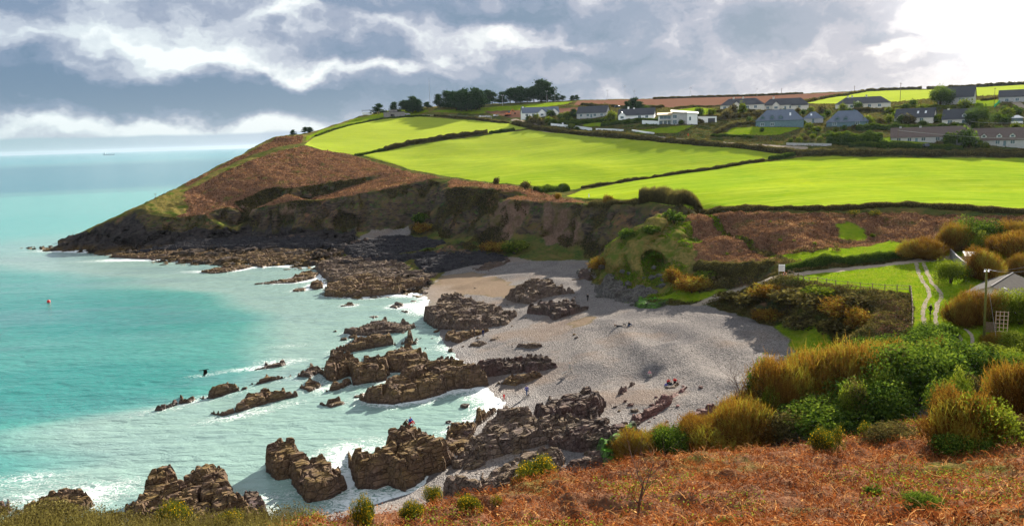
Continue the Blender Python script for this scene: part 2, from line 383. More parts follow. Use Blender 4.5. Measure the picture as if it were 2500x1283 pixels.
def build_height():
    P = list(_pts) + [(-400, -60, -4), (-400, 300, -4), (-400, 900, -4), (700, -60, 50), (700, 300, 45), (700, 900, 70), (-130, -60, 41)]
    vs_, es, fs, ov, _, _ = delaunay_2d_cdt([Vector(p[:2]) for p in P], _edges, [], 0, 1e-4, True)
    zs = []
    for v, o in zip(vs_, ov):
        if len(o): zs.append(float(np.mean([P[k][2] for k in o])))
        else:   # where two surveyed lines cross: take the nearer of both
            best = None
            for a, b in _edges:
                A, B = np.array(P[a][:2]), np.array(P[b][:2]); AB = B - A
                t = np.clip(np.dot((v.x, v.y) - A, AB) / max(AB @ AB, 1e-9), 0, 1)
                d = np.hypot(*(A + t * AB - (v.x, v.y)))
                if best is None or d < best[0]: best = (d, P[a][2] + t * (P[b][2] - P[a][2]))
            zs.append(best[1])
    H = np.full((NY, NX), -4.0)
    for f in fs:
        p = np.array([(vs_[i].x, vs_[i].y, zs[i]) for i in f])
        x0, x1 = max(0, int((p[:, 0].min() - GX0) / GS)), min(NX - 1, int((p[:, 0].max() - GX0) / GS) + 1)
        y0, y1 = max(0, int((p[:, 1].min() - GY0) / GS)), min(NY - 1, int((p[:, 1].max() - GY0) / GS) + 1)
        if x1 < x0 or y1 < y0: continue
        X, Yg = np.meshgrid(GX0 + GS * np.arange(x0, x1 + 1), GY0 + GS * np.arange(y0, y1 + 1))
        a, b, c = p; den = (b[1] - c[1]) * (a[0] - c[0]) + (c[0] - b[0]) * (a[1] - c[1])
        if abs(den) < 1e-9: continue
        l1 = ((b[1] - c[1]) * (X - c[0]) + (c[0] - b[0]) * (Yg - c[1])) / den
        l2 = ((c[1] - a[1]) * (X - c[0]) + (a[0] - c[0]) * (Yg - c[1])) / den
        l3 = 1 - l1 - l2
        m = (l1 > -1e-6) & (l2 > -1e-6) & (l3 > -1e-6)
        sub = H[y0:y1 + 1, x0:x1 + 1]; sub[m] = (l1 * a[2] + l2 * b[2] + l3 * c[2])[m]
    return H


def blur(A, r, n=2):
    k = np.arange(-r, r + 1)
    for _ in range(n):
        for ax in (0, 1):
            Pd = np.pad(A, [(r, r) if i == ax else (0, 0) for i in (0, 1)], mode='edge')
            cs = np.cumsum(Pd, axis=ax, dtype=np.float64)
            z = np.zeros_like(np.take(cs, [0], axis=ax)); cs = np.concatenate([z, cs], axis=ax)
            n_ = A.shape[ax]
            A = (np.take(cs, range(2 * r + 1, 2 * r + 1 + n_), axis=ax) - np.take(cs, range(0, n_), axis=ax)) / (2 * r + 1)
    return A


H0 = build_height()
_XG, _YG = np.meshgrid(GX0 + GS * np.arange(NX), GY0 + GS * np.arange(NY))
_far = np.clip((np.hypot(_XG, _YG) - 380) / 120, 0, 1)
HG = blur(H0, 1, 2) * (1 - _far) + blur(H0, 3, 2) * _far


def samp(G, x, y):
    fx = np.clip((np.asarray(x, float) - GX0) / GS, 0, NX - 1.001); fy = np.clip((np.asarray(y, float) - GY0) / GS, 0, NY - 1.001)
    ix = fx.astype(int); iy = fy.astype(int); u = fx - ix; v = fy - iy
    return (G[iy, ix] * (1 - u) + G[iy, ix + 1] * u) * (1 - v) + (G[iy + 1, ix] * (1 - u) + G[iy + 1, ix + 1] * u) * v


def gz(x, y): return float(samp(HG, x, y))


def cast(px, py, lo=4.0, hi=1100.0, sea=True):
    """where the view ray through a picture point meets land or sea"""
    d = ray(px, py); d = d / np.hypot(d[0], d[1])
    t = np.concatenate([np.arange(lo, 60, 0.1), np.arange(60, hi, 0.5)])
    x, y, z = d[0] * t, d[1] * t, CAMH + d[2] * t
    g = samp(HG, x, y)
    if sea: g = np.maximum(g, 0)
    g = np.where((y > GY1 - 1) | (x < GX0) | (x > GX1), 0 if sea else -99, g)
    k = np.nonzero(z <= g)[0]
    if not len(k): return None
    k = k[0]
    if k > 0:
        a = z[k - 1] - g[k - 1]; b = g[k] - z[k]; w = a / max(a + b, 1e-9)
        tt = t[k - 1] + w * (t[k] - t[k - 1])
    else: tt = t[k]
    x, y = d[0] * tt, d[1] * tt
    return (x, y, max(gz(x, y), 0) if sea else gz(x, y))

# ------------------------------------------------------------------ ground cover map (half-metre cells)
ZS = 0.5
ZNX, ZNY = int((GX1 - GX0) / ZS) + 1, int((GY1 - GY0) / ZS) + 1
ZN = ['field', 'lawn', 'bracken', 'shingle', 'sand', 'rock', 'soil', 'path', 'cliff', 'earth', 'heath']
ZI = {n: i for i, n in enumerate(ZN)}
ZM = np.full((ZNY, ZNX), -1, np.int8)


def inpoly(X, Y, poly):
    res = np.zeros(X.shape, bool); n = len(poly)
    for i in range(n):
        x1, y1 = poly[i][0], poly[i][1]; x2, y2 = poly[(i + 1) % n][0], poly[(i + 1) % n][1]
        if y1 == y2: continue
        c = (Y > min(y1, y2)) & (Y <= max(y1, y2))
        res ^= c & (X < (x2 - x1) * (Y - y1) / (y2 - y1) + x1)
    return res


def segdist(X, Y, poly, closed=True):
    d = np.full(X.shape, 1e9); n = len(poly)
    for i in range(n if closed else n - 1):
        a = poly[i]; b = poly[(i + 1) % n]
        ex, ey = b[0] - a[0], b[1] - a[1]; L = max(ex * ex + ey * ey, 1e-9)
        t = np.clip(((X - a[0]) * ex + (Y - a[1]) * ey) / L, 0, 1)
        d = np.minimum(d, np.hypot(X - a[0] - t * ex, Y - a[1] - t * ey))
    return d


def densify(pp, step=14):
    out = []
    n = len(pp)
    for i in range(n):
        a = pp[i]; b = pp[(i + 1) % n]; L = math.hypot(b[0] - a[0], b[1] - a[1]); k = max(1, int(L / step))
        out += [(a[0] + (b[0] - a[0]) * j / k, a[1] + (b[1] - a[1]) * j / k) for j in range(k)]
    return out


def zwin(xs, ys, pad=2):
    x0 = max(0, int((min(xs) - pad - GX0) / ZS)); x1 = min(ZNX, int((max(xs) + pad - GX0) / ZS) + 1)
    y0 = max(0, int((min(ys) - pad - GY0) / ZS)); y1 = min(ZNY, int((max(ys) + pad - GY0) / ZS) + 1)
    X, Y = np.meshgrid(GX0 + ZS * np.arange(x0, x1), GY0 + ZS * np.arange(y0, y1))
    return x0, x1, y0, y1, X, Y


def wobble(X, Y, a):
    return X + a * fbm(X * 0.35, Y * 0.35, 3, 21), Y + a * fbm(X * 0.35 + 50, Y * 0.35, 3, 22)


def zpoly(name, pp, world=False, wob=1.0):
    w = pp if world else [c[:2] for c in (cast(a, b) for a, b in densify(pp)) if c]
    x0, x1, y0, y1, X, Y = zwin([p[0] for p in w], [p[1] for p in w])
    Xw, Yw = wobble(X, Y, wob)
    ZM[y0:y1, x0:x1][inpoly(Xw, Yw, w)] = ZI[name] if name else -1


def zpath(name, pp, width, world=False, wob=0.5):
    w = pp if world else [cast(a, b)[:2] for a, b in pp]
    x0, x1, y0, y1, X, Y = zwin([p[0] for p in w], [p[1] for p in w], width + 2)
    Xw, Yw = wobble(X, Y, wob)
    ZM[y0:y1, x0:x1][segdist(Xw, Yw, w, False) < width / 2] = ZI[name]
    return w


_ZX, _ZY = np.meshgrid(GX0 + ZS * np.arange(ZNX), GY0 + ZS * np.arange(ZNY))
_hz = samp(HG, _ZX, _ZY)
_gy, _gx = np.gradient(_hz, ZS); _slope = np.degrees(np.arctan(np.hypot(_gx, _gy)))
ZM[_hz < 1.0] = ZI['rock']
zpoly('heath', [(-60, 200), (-200, 320), (-250, 380), (-170, 560), (-150, 780), (60, 700), (-60, 560), (-150, 440), (-40, 340)], world=True)
zpoly('bracken', [(742, 357), (870, 383), (1000, 420), (1098, 438), (1062, 434), (960, 460), (850, 480), (700, 496), (640, 512), (500, 540), (430, 530), (450, 470), (520, 432), (600, 397), (680, 369)])
zpoly('bracken', [(452, 450), (520, 410), (620, 356), (660, 336), (740, 331), (735, 350), (680, 358), (600, 384), (520, 420), (456, 456)])
zpoly('bracken', [(1100, 438), (1160, 446), (1230, 453), (1300, 462), (1380, 486), (1440, 492), (1353, 495), (1255, 492), (1205, 500), (1250, 484), (1290, 476), (1263, 466), (1190, 460), (1138, 458), (1084, 464)])
zpoly('heath', [(375, 490), (420, 468), (455, 470), (450, 520), (400, 530), (350, 525)], wob=3)
zpoly('bracken', [(1697, 516), (2500, 526), (3000, 532), (3000, 590), (2480, 590), (2300, 605), (2150, 632), (1960, 642), (1890, 654), (1750, 660), (1694, 648), (1664, 590), (1655, 545)])
zpoly('lawn', [(1850, 640), (1900, 625), (1960, 612), (2050, 606), (2180, 592), (2300, 585), (2300, 610), (2100, 640), (1950, 644)], wob=4)
zpoly('lawn', [(2040, 545), (2080, 542), (2105, 560), (2110, 585), (2065, 588), (2045, 570)], wob=3)
zpoly('lawn', [(1920, 676), (1965, 668), (2100, 652), (2240, 638), (2290, 620), (2420, 600), (3000, 600), (3000, 900), (2400, 900), (2250, 880), (2230, 810), (2224, 718), (2100, 710)], wob=0.4)
zpoly('lawn', [(1590, 735), (1640, 705), (1720, 700), (1800, 690), (1790, 712), (1700, 735)], wob=1)
zpoly('lawn', [(1880, 795), (2000, 800), (2060, 840), (1960, 880), (1905, 830)], wob=2)
zpoly('bracken', [(2140, 735), (2222, 725), (2226, 800), (2160, 830), (2125, 800)])
zpoly('cliff', [(-100, 100), (-100, 101), (-99, 100)], world=True)
ZM[(_slope > 31) & (_ZY > 140) & (_hz > 1.5)] = ZI['cliff']
zpoly('earth', [(1330, 505), (1395, 505), (1420, 560), (1440, 600), (1360, 600), (1310, 560)], wob=4)
zpoly('earth', [(1215, 495), (1290, 495), (1280, 540), (1240, 590), (1190, 600), (1200, 540)], wob=4)
zpoly('earth', [(685, 505), (720, 500), (715, 540), (680, 545)], wob=3)
zpoly('earth', [(590, 490), (625, 478), (635, 520), (600, 545)], wob=2)
zpoly('heath', [(1440, 640), (1478, 602), (1545, 560), (1640, 528), (1690, 535), (1700, 640), (1660, 700), (1610, 728), (1560, 735), (1500, 705), (1455, 680)], wob=2)
zpoly('rock', [(60, 612), (230, 560), (330, 520), (360, 560), (480, 560), (600, 560), (870, 566), (870, 600), (790, 660), (560, 650), (300, 640)], wob=3)
ZM[(_hz < 1.0) & (_ZY > 240) & (_ZX < -20)] = ZI['rock']
zpoly('shingle', [(872, 582), (905, 560), (1000, 556), (1000, 575), (960, 596), (880, 598)])
zpoly('shingle', [(1030, 712), (1095, 655), (1180, 640), (1250, 628), (1300, 636), (1380, 635), (1440, 634), (1440, 660), (1450, 692), (1500, 722), (1560, 748), (1640, 745), (1700, 742), (1765, 757), (1880, 795), (1945, 850), (1955, 890), (1830, 975), (1775, 1010), (1570, 1090), (1450, 1160), (1300, 1205), (1080, 1235), (900, 1262), (820, 1240), (950, 1100), (1100, 1020), (1000, 850), (980, 780)], wob=1.2)
zpoly('shingle', [(-20, 60), (10, 62), (40, 78), (60, 100), (20, 110), (-20, 110)], world=True)
zpoly('sand', [(1025, 722), (1080, 675), (1150, 665), (1240, 690), (1290, 715), (1220, 728), (1150, 715), (1060, 745)], wob=3)
zpoly('sand', [(1380, 790), (1440, 770), (1450, 790), (1400, 805)], wob=2)
ZM[(_ZY < 66) & (_hz > 8.5) & (_ZX < 140)] = ZI['bracken']
ZM[(_ZY < 44) & (_hz > 3) & (_ZX < -9)] = ZI['heath']
F1 = [(742, 353), (790, 366), (866, 379), (1000, 352), (1150, 330), (1285, 314), (1240, 303), (1150, 293), (1030, 285), (935, 291), (850, 308), (765, 336)]
F2 = [(885, 380), (1000, 356), (1150, 335), (1290, 317), (1400, 330), (1550, 341), (1700, 356), (1850, 368), (1950, 379), (1880, 389), (1750, 408), (1600, 431), (1420, 459), (1390, 464), (1300, 455), (1230, 447), (1160, 439), (1100, 431), (1000, 413), (930, 393)]
F3 = [(1378, 480), (1425, 463), (1600, 434), (1750, 411), (1890, 393), (1970, 382), (2200, 383), (2520, 386), (3100, 390), (3100, 536), (2510, 522), (2350, 510), (2200, 506), (2000, 510), (1800, 510), (1697, 511), (1620, 497), (1540, 491), (1430, 486)]
for f in (F1, F2, F3): zpoly('field', f, wob=0.5)
zpoly('lawn', [(845, 300), (880, 281), (935, 270), (1000, 268), (1050, 270), (1010, 283), (935, 288), (850, 305), (765, 333), (745, 345), (748, 333), (790, 315)])
zpoly('lawn', [(1040, 272), (1150, 264), (1250, 258), (1350, 250), (1400, 248), (1380, 256), (1250, 272), (1150, 278)])
zpoly('soil', [(1400, 257), (1410, 246), (1600, 241.5), (1850, 234), (2090, 224), (1970, 249), (1950, 258), (1800, 262), (1600, 263)], wob=0.5)
zpoly('field', [(1962, 253), (2110, 223), (2300, 218), (2500, 207.5), (3000, 202), (3000, 225), (2500, 230), (2300, 238), (2200, 248), (2000, 254)], wob=0.5)
for q in ([(1420, 302), (1480, 298), (1475, 309), (1425, 310)], [(1545, 320), (1640, 307), (1700, 306), (1650, 324), (1560, 327)], [(1765, 328), (1790, 312), (1850, 309), (1960, 312), (1900, 330)],
          [(2370, 245), (2450, 243), (2440, 258), (2380, 262)], [(1640, 270), (1700, 262), (1780, 270), (1720, 280)], [(2140, 340), (2200, 330), (2360, 345), (2160, 352)]):
    zpoly('lawn', q, wob=0.8)
zpoly('soil', [(1180, 272), (1290, 268), (1420, 262), (1430, 272), (1310, 284), (1250, 288)], wob=2)
# ways
ROAD = zpath('path', [(1255, 292), (1340, 322), (1460, 325), (1560, 333), (1700, 345), (1860, 356), (1960, 361)], 4.5)
zpath('path', [(1700, 744), (1755, 724), (1800, 708), (1860, 686), (1900, 673), (1960, 668), (2040, 660), (2120, 650), (2200, 641), (2262, 634)], 2.2)
zpath('path', [(2262, 634), (2330, 628)], 3.5)
zpath('path', [(2480, 250), (2498, 262)], 4)
# trodden line through the bracken
zpath('cliff', [(1697, 520), (1760, 555), (1830, 590), (1880, 620), (1920, 640)], 1.4, wob=0.8)

# the ploughed and sown fields roll smoothly
_f = (ZM[::2, ::2] == 0).astype(float)
_f = np.clip(blur(_f, 4, 2) * 2.2 - 1.2, 0, 1)
HG = HG * (1 - _f) + blur(HG, 9, 2) * _f
_g = blur(((_XG > 25) & (_YG > 345)).astype(float), 6, 2) * (1 - _f)
HG = HG * (1 - _g) + blur(HG, 5, 2) * _g
ZW = np.stack([(ZM == i).astype(np.float32) for i in range(len(ZN))])
ZW = np.stack([blur(w, 1, 2) if ZN[i] not in ('path',) else blur(w, 1, 1) for i, w in enumerate(ZW)])


def sampz(A, x, y):
    fx = np.clip((np.asarray(x, float) - GX0) / ZS, 0, ZNX - 1.001); fy = np.clip((np.asarray(y, float) - GY0) / ZS, 0, ZNY - 1.001)
    ix = fx.astype(int); iy = fy.astype(int); u = fx - ix; v = fy - iy
    return (A[..., iy, ix] * (1 - u) + A[..., iy, ix + 1] * u) * (1 - v) + (A[..., iy + 1, ix] * (1 - u) + A[..., iy + 1, ix + 1] * u) * v


def zone_at(x, y):
    i = int(round((x - GX0) / ZS)); j = int(round((y - GY0) / ZS))
    return ZN[ZM[j, i]] if 0 <= i < ZNX and 0 <= j < ZNY and ZM[j, i] >= 0 else 'scrub'


# furrow between trodden line, berms on the beach
def ridge(pp, w, h):
    global HG
    wpts = [cast(a, b)[:2] for a, b in pp]
    d = segdist(_XG, _YG, wpts, False)
    HG = HG + h * np.exp(-(d / w) ** 2)


ridge([(1697, 520), (1760, 555), (1830, 590), (1880, 620)], 2.0, -0.8)
for pp, w, h in (([(1490, 790), (1545, 840), (1600, 880), (1630, 915)], 2.6, 0.8), ([(1640, 850), (1680, 890), (1720, 925), (1790, 945), (1850, 950)], 2.6, 0.9),
                 ([(1560, 790), (1640, 800), (1740, 830), (1850, 880)], 3.5, 0.5), ([(1130, 700), (1200, 680), (1290, 670), (1380, 690)], 3.0, 0.5), ([(1440, 770), (1420, 830), (1440, 890)], 3, 0.4)):
    ridge(pp, w, h)
for pp, w, h in (([(1648, 532), (1600, 565), (1550, 610), (1510, 655)], 2.2, 1.8), ([(1655, 565), (1620, 610), (1570, 665), (1540, 700)], 2.0, 1.6), ([(1668, 600), (1650, 640), (1640, 680)], 1.8, 1.0), ([(1600, 545), (1550, 570), (1500, 600), (1470, 625)], 2.0, 1.2)):
    ridge(pp, w, h)
# a scoop dug in the stones
_c = cast(1587, 912); HG = HG - 0.8 * np.exp(-(((_XG - _c[0]) / 4.0) ** 2 + ((_YG - _c[1]) / 3.0) ** 2))


# ------------------------------------------------------------------ mesh helpers
def np_mesh(name, V, F, mats=(), smooth=False, fmat=None):
    """V (n,3); F (m,k) array of one polygon size"""
    V = np.ascontiguousarray(V, np.float32); F = np.ascontiguousarray(F, np.int32)
    me = bpy.data.meshes.new(name); m, k = F.shape
    me.vertices.add(len(V)); me.vertices.foreach_set('co', V.ravel())
    me.loops.add(m * k); me.loops.foreach_set('vertex_index', F.ravel())
    me.polygons.add(m); me.polygons.foreach_set('loop_start', np.arange(0, m * k, k, dtype=np.int32))
    for mt in mats: me.materials.append(mt)
    if fmat is not None: me.polygons.foreach_set('material_index', np.ascontiguousarray(fmat, np.int32))
    me.update(calc_edges=True)
    me.polygons.foreach_set('use_smooth', np.full(m, smooth, bool))
    return me


def put_attr(me, name, arr, kind='FLOAT', dom='POINT'):
    a = me.attributes.new(name, kind, dom)
    a.data.foreach_set('value' if kind == 'FLOAT' else 'color', np.ascontiguousarray(arr, np.float32).ravel())


def add_obj(name, me, label=None, cat=None, group=None, kind=None, parent=None, loc=None):
    o = bpy.data.objects.new(name, me); COL.objects.link(o)
    if label: o['label'] = label
    if cat: o['category'] = cat
    if group: o['group'] = group
    if kind: o['kind'] = kind
    if parent: o.parent = parent
    if loc is not None: o.location = loc
    return o


# ------------------------------------------------------------------ ground material
def ground_material():
    m, N = newmat('ground'); P = N.pos()
    a0 = N.attr('za'); a1 = N.attr('zb'); a2 = N.attr('zc')
    def ch(a): s = N.n.new('ShaderNodeSeparateColor'); N.link(a.outputs['Color'], s.inputs[0]); return s.outputs
    A, B, C = ch(a0), ch(a1), ch(a2)
    W = dict(lawn=A[0], bracken=A[1], shingle=A[2], sand=B[0], rock=B[1], soil=B[2], path=C[0], cliff=C[1], earth=C[2])
    W['field'] = a0.outputs['Alpha']; W['heath'] = a1.outputs['Alpha']
    big = N.noise(P, 0.02, 5, 0.6, 0.8); med = N.noise(P, 0.22, 5, 0.6); fin = N.noise(P, 1.4, 5, 0.65); vfin = N.noise(P, 6.0, 3, 0.6)
    px, py, pz = N.sep(P)
    # scrub (what lies under and between everything)
    scrub = N.mix(N.rng(med, 0.4, 0.62), (0.03, 0.055, 0.014), (0.11, 0.08, 0.028))
    scrub = N.mix(N.rng(fin, 0.45, 0.7), scrub, (0.085, 0.10, 0.02))
    col = scrub
    def over(name, c, edge=0.5, soft=0.18):
        nonlocal col
        k = N.m('ADD', W[name], N.m('MULTIPLY', N.m('SUBTRACT', fin, 0.5), 0.5))
        col = N.mix(N.rng(k, edge - soft, edge + soft), col, c)
    heath = N.mix(N.rng(fin, 0.35, 0.65), (0.085, 0.085, 0.02), (0.20, 0.15, 0.05))
    heath = N.mix(N.rng(med, 0.5, 0.62), heath, (0.07, 0.10, 0.015))
    over('heath', heath)
    br = N.mix(N.rng(fin, 0.3, 0.7), (0.085, 0.042, 0.026), (0.22, 0.115, 0.068))
    br = N.mix(N.rng(N.noise(P, 3.2, 4, 0.7), 0.5, 0.72), br, (0.34, 0.20, 0.11))
    br = N.mix(N.m('MULTIPLY', N.rng(py, 75, 60), 0.42), br, (0.06, 0.022, 0.011))
    br = N.mix(N.m('MULTIPLY', N.rng(N.noise(P, 0.16, 5, 0.62), 0.53, 0.66), 0.75), br, (0.075, 0.10, 0.018))
    over('bracken', br)
    cl = N.mix(N.rng(med, 0.35, 0.6), (0.024, 0.036, 0.017), (0.092, 0.066, 0.030))
    cl = N.mix(N.rng(N.noise(P, 0.5, 5, 0.6), 0.55, 0.68), cl, (0.045, 0.09, 0.018))
    cl = N.mix(N.m('MULTIPLY', N.rng(N.noise(P, 0.13, 4, 0.6), 0.56, 0.66), 0.8), cl, (0.20, 0.10, 0.06))
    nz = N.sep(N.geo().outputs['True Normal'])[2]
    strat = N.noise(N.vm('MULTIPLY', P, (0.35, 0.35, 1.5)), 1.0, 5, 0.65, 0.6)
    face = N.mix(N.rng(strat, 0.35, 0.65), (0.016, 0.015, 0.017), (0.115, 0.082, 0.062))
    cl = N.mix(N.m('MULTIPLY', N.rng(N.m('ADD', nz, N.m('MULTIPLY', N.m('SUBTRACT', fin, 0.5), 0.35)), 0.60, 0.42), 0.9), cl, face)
    over('cliff', cl)
    ea = N.mix(N.rng(fin, 0.3, 0.7), (0.085, 0.052, 0.036), (0.17, 0.115, 0.085))
    ea = N.mix(N.rng(med, 0.5, 0.65), ea, (0.07, 0.06, 0.02))
    over('earth', ea)
    # rock: bedding lines and lichen
    c, s = math.cos(STR), math.sin(STR)
    mp = N.comb(N.m('ADD', N.m('MULTIPLY', px, c * 0.3), N.m('MULTIPLY', py, s * 0.3)), N.m('ADD', N.m('MULTIPLY', px, -s * 1.6), N.m('MULTIPLY', py, c * 1.6)), pz)
    rk = N.mix(N.rng(N.noise(mp, 0.8, 5, 0.65), 0.3, 0.7), (0.012, 0.012, 0.016), (0.065, 0.055, 0.050))
    weed = N.mix(fin, (0.06, 0.042, 0.014), (0.13, 0.085, 0.035))
    rk = N.mix(N.m('MULTIPLY', N.rng(pz, 2.2, 0.6), N.rng(med, 0.35, 0.6)), rk, weed)
    over('rock', rk)
    # shingle: individual stones by cell, bands of size
    stones = N.vor(P, 4.2, out=1); ss = N.sep(stones)[0]
    sh = N.mix(ss, (0.066, 0.061, 0.060), (0.215, 0.196, 0.182))
    sh = N.mix(N.rng(vfin, 0.45, 0.75), sh, (0.31, 0.288, 0.270))
    sh = N.mix(N.m('MULTIPLY', N.rng(N.noise(P, 0.09, 4, 0.6, 1.0), 0.48, 0.62), 0.45), sh, (0.085, 0.082, 0.088))
    sh = N.mix(N.m('MULTIPLY', N.rng(N.noise(P, 0.05, 3, 0.6), 0.52, 0.62), 0.35), sh, (0.22, 0.15, 0.10))
    wet = N.rng(N.m('ADD', pz, N.m('MULTIPLY', med, 0.8)), 1.3, 0.5)
    sh = N.mix(N.m('MULTIPLY', wet, 0.45), sh, (0.06, 0.048, 0.045))
    over('shingle', sh, 0.5, 0.12)
    sa = N.mix(fin, (0.14, 0.105, 0.078), (0.23, 0.175, 0.125)); sa = N.mix(N.m('MULTIPLY', wet, 0.5), sa, (0.09, 0.068, 0.055))
    over('sand', sa, 0.5, 0.35)
    # grass
    rows = N.noise(N.vm('MULTIPLY', P, (0.03, 0.7, 0.0)), 1.0, 4, 0.65, 0.3)
    g = N.mix(N.rng(big, 0.35, 0.65), (0.10, 0.20, 0.006), (0.22, 0.28, 0.008))
    g = N.mix(N.rng(rows, 0.45, 0.62), g, (0.26, 0.33, 0.03))
    g = N.mix(N.m('MULTIPLY', N.rng(med, 0.48, 0.7), 0.55), g, (0.105, 0.21, 0.01))
    g = N.mix(N.m('MULTIPLY', N.rng(vfin, 0.35, 0.75), 0.25), g, (0.34, 0.40, 0.05))
    tl = N.m('FRACT', N.m('ADD', N.m('ADD', N.m('MULTIPLY', py, 0.105), N.m('MULTIPLY', px, 0.018)), N.m('MULTIPLY', big, 2.2)))
    tl2 = N.m('MINIMUM', N.m('ABSOLUTE', N.m('SUBTRACT', tl, 0.40)), N.m('ABSOLUTE', N.m('SUBTRACT', tl, 0.58)))
    g = N.mix(N.rng(tl2, 0.035, 0.0, 0.0, 0.45), g, (0.09, 0.16, 0.01))
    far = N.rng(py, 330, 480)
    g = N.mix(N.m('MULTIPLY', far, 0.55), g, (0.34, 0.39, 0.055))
    over('field', g, 0.5, 0.08)
    lw = N.mix(N.rng(fin, 0.3, 0.7), (0.075, 0.16, 0.006), (0.19, 0.25, 0.010))
    lw = N.mix(N.m('MULTIPLY', N.rng(N.noise(P, 0.4, 4, 0.65), 0.5, 0.68), 0.6), lw, (0.26, 0.24, 0.03))
    over('lawn', lw, 0.5, 0.2)
    so = N.mix(fin, (0.115, 0.058, 0.04), (0.17, 0.092, 0.062)); over('soil', so, 0.5, 0.1)
    pa = N.mix(fin, (0.20, 0.16, 0.115), (0.36, 0.31, 0.25)); over('path', pa, 0.42, 0.15)
    hgt = N.m('ADD', N.m('MULTIPLY', fin, 0.6), N.m('MULTIPLY', vfin, 0.25))
    hgt = N.m('ADD', hgt, N.m('MULTIPLY', N.m('MULTIPLY', W['shingle'], N.vor(P, 4.2)), 0.5))
    soft = N.m('MAXIMUM', W['field'], W['path'])
    bs = N.m('SUBTRACT', 1.0, N.m('MULTIPLY', soft, 0.75))
    b = N.n.new('ShaderNodeBump'); N.link(hgt, b.inputs['Height']); N.link(bs, b.inputs['Strength']); b.inputs['Distance'].default_value = 0.35
    ro = N.m('SUBTRACT', 0.95, N.m('MULTIPLY', N.m('MULTIPLY', wet, N.m('MAXIMUM', W['sand'], W['shingle'])), 0.45))
    N.out(N.bsdf(col, ro, b.outputs[0], N.m('MULTIPLY', wet, 0.2)))
    return m


M_GROUND = ground_material()
GROUND_NAMES = {'field': 'grass_field', 'lawn': 'grass', 'bracken': 'bracken_slope', 'shingle': 'shingle_beach', 'sand': 'sand', 'rock': 'rock_shelf', 'soil': 'bare_soil', 'path': 'path', 'cliff': 'cliff', 'earth': 'bare_earth', 'heath': 'heath', 'scrub': 'hillside'}


def land_z(x, y):
    """surface with its small relief (vectorised)"""
    x = np.asarray(x, float); y = np.asarray(y, float)
    h = samp(HG, x, y); w = sampz(ZW, x, y)
    wf = w[0] + w[1] + w[3] + w[4] + w[6] + w[7]
    rough = np.clip(1 - wf, 0, 1)
    r = np.hypot(x, y)
    h = h + rough * (0.55 * fbm(x * 0.16, y * 0.16, 4, 31) + 0.38 * fbm(x * 0.7, y * 0.7, 3, 32)) + 0.05 * fbm(x * 0.4, y * 0.4, 3, 33)
    h = h + w[ZI['bracken']] * 0.35 * (np.abs(fbm(x * 0.45, y * 0.45, 4, 35)) * 2 - 0.4)
    h = h + (w[ZI['field']]) * 0.9 * fbm(x * 0.03, y * 0.03, 2, 34)
    rk = w[ZI['rock']]
    if np.any(rk > 0.01): h = h + rk * 1.25 * (crag(x * 0.9, y * 0.9) - 0.1) * np.clip((h + 1.5) / 1.5, 0, 1)
    return h


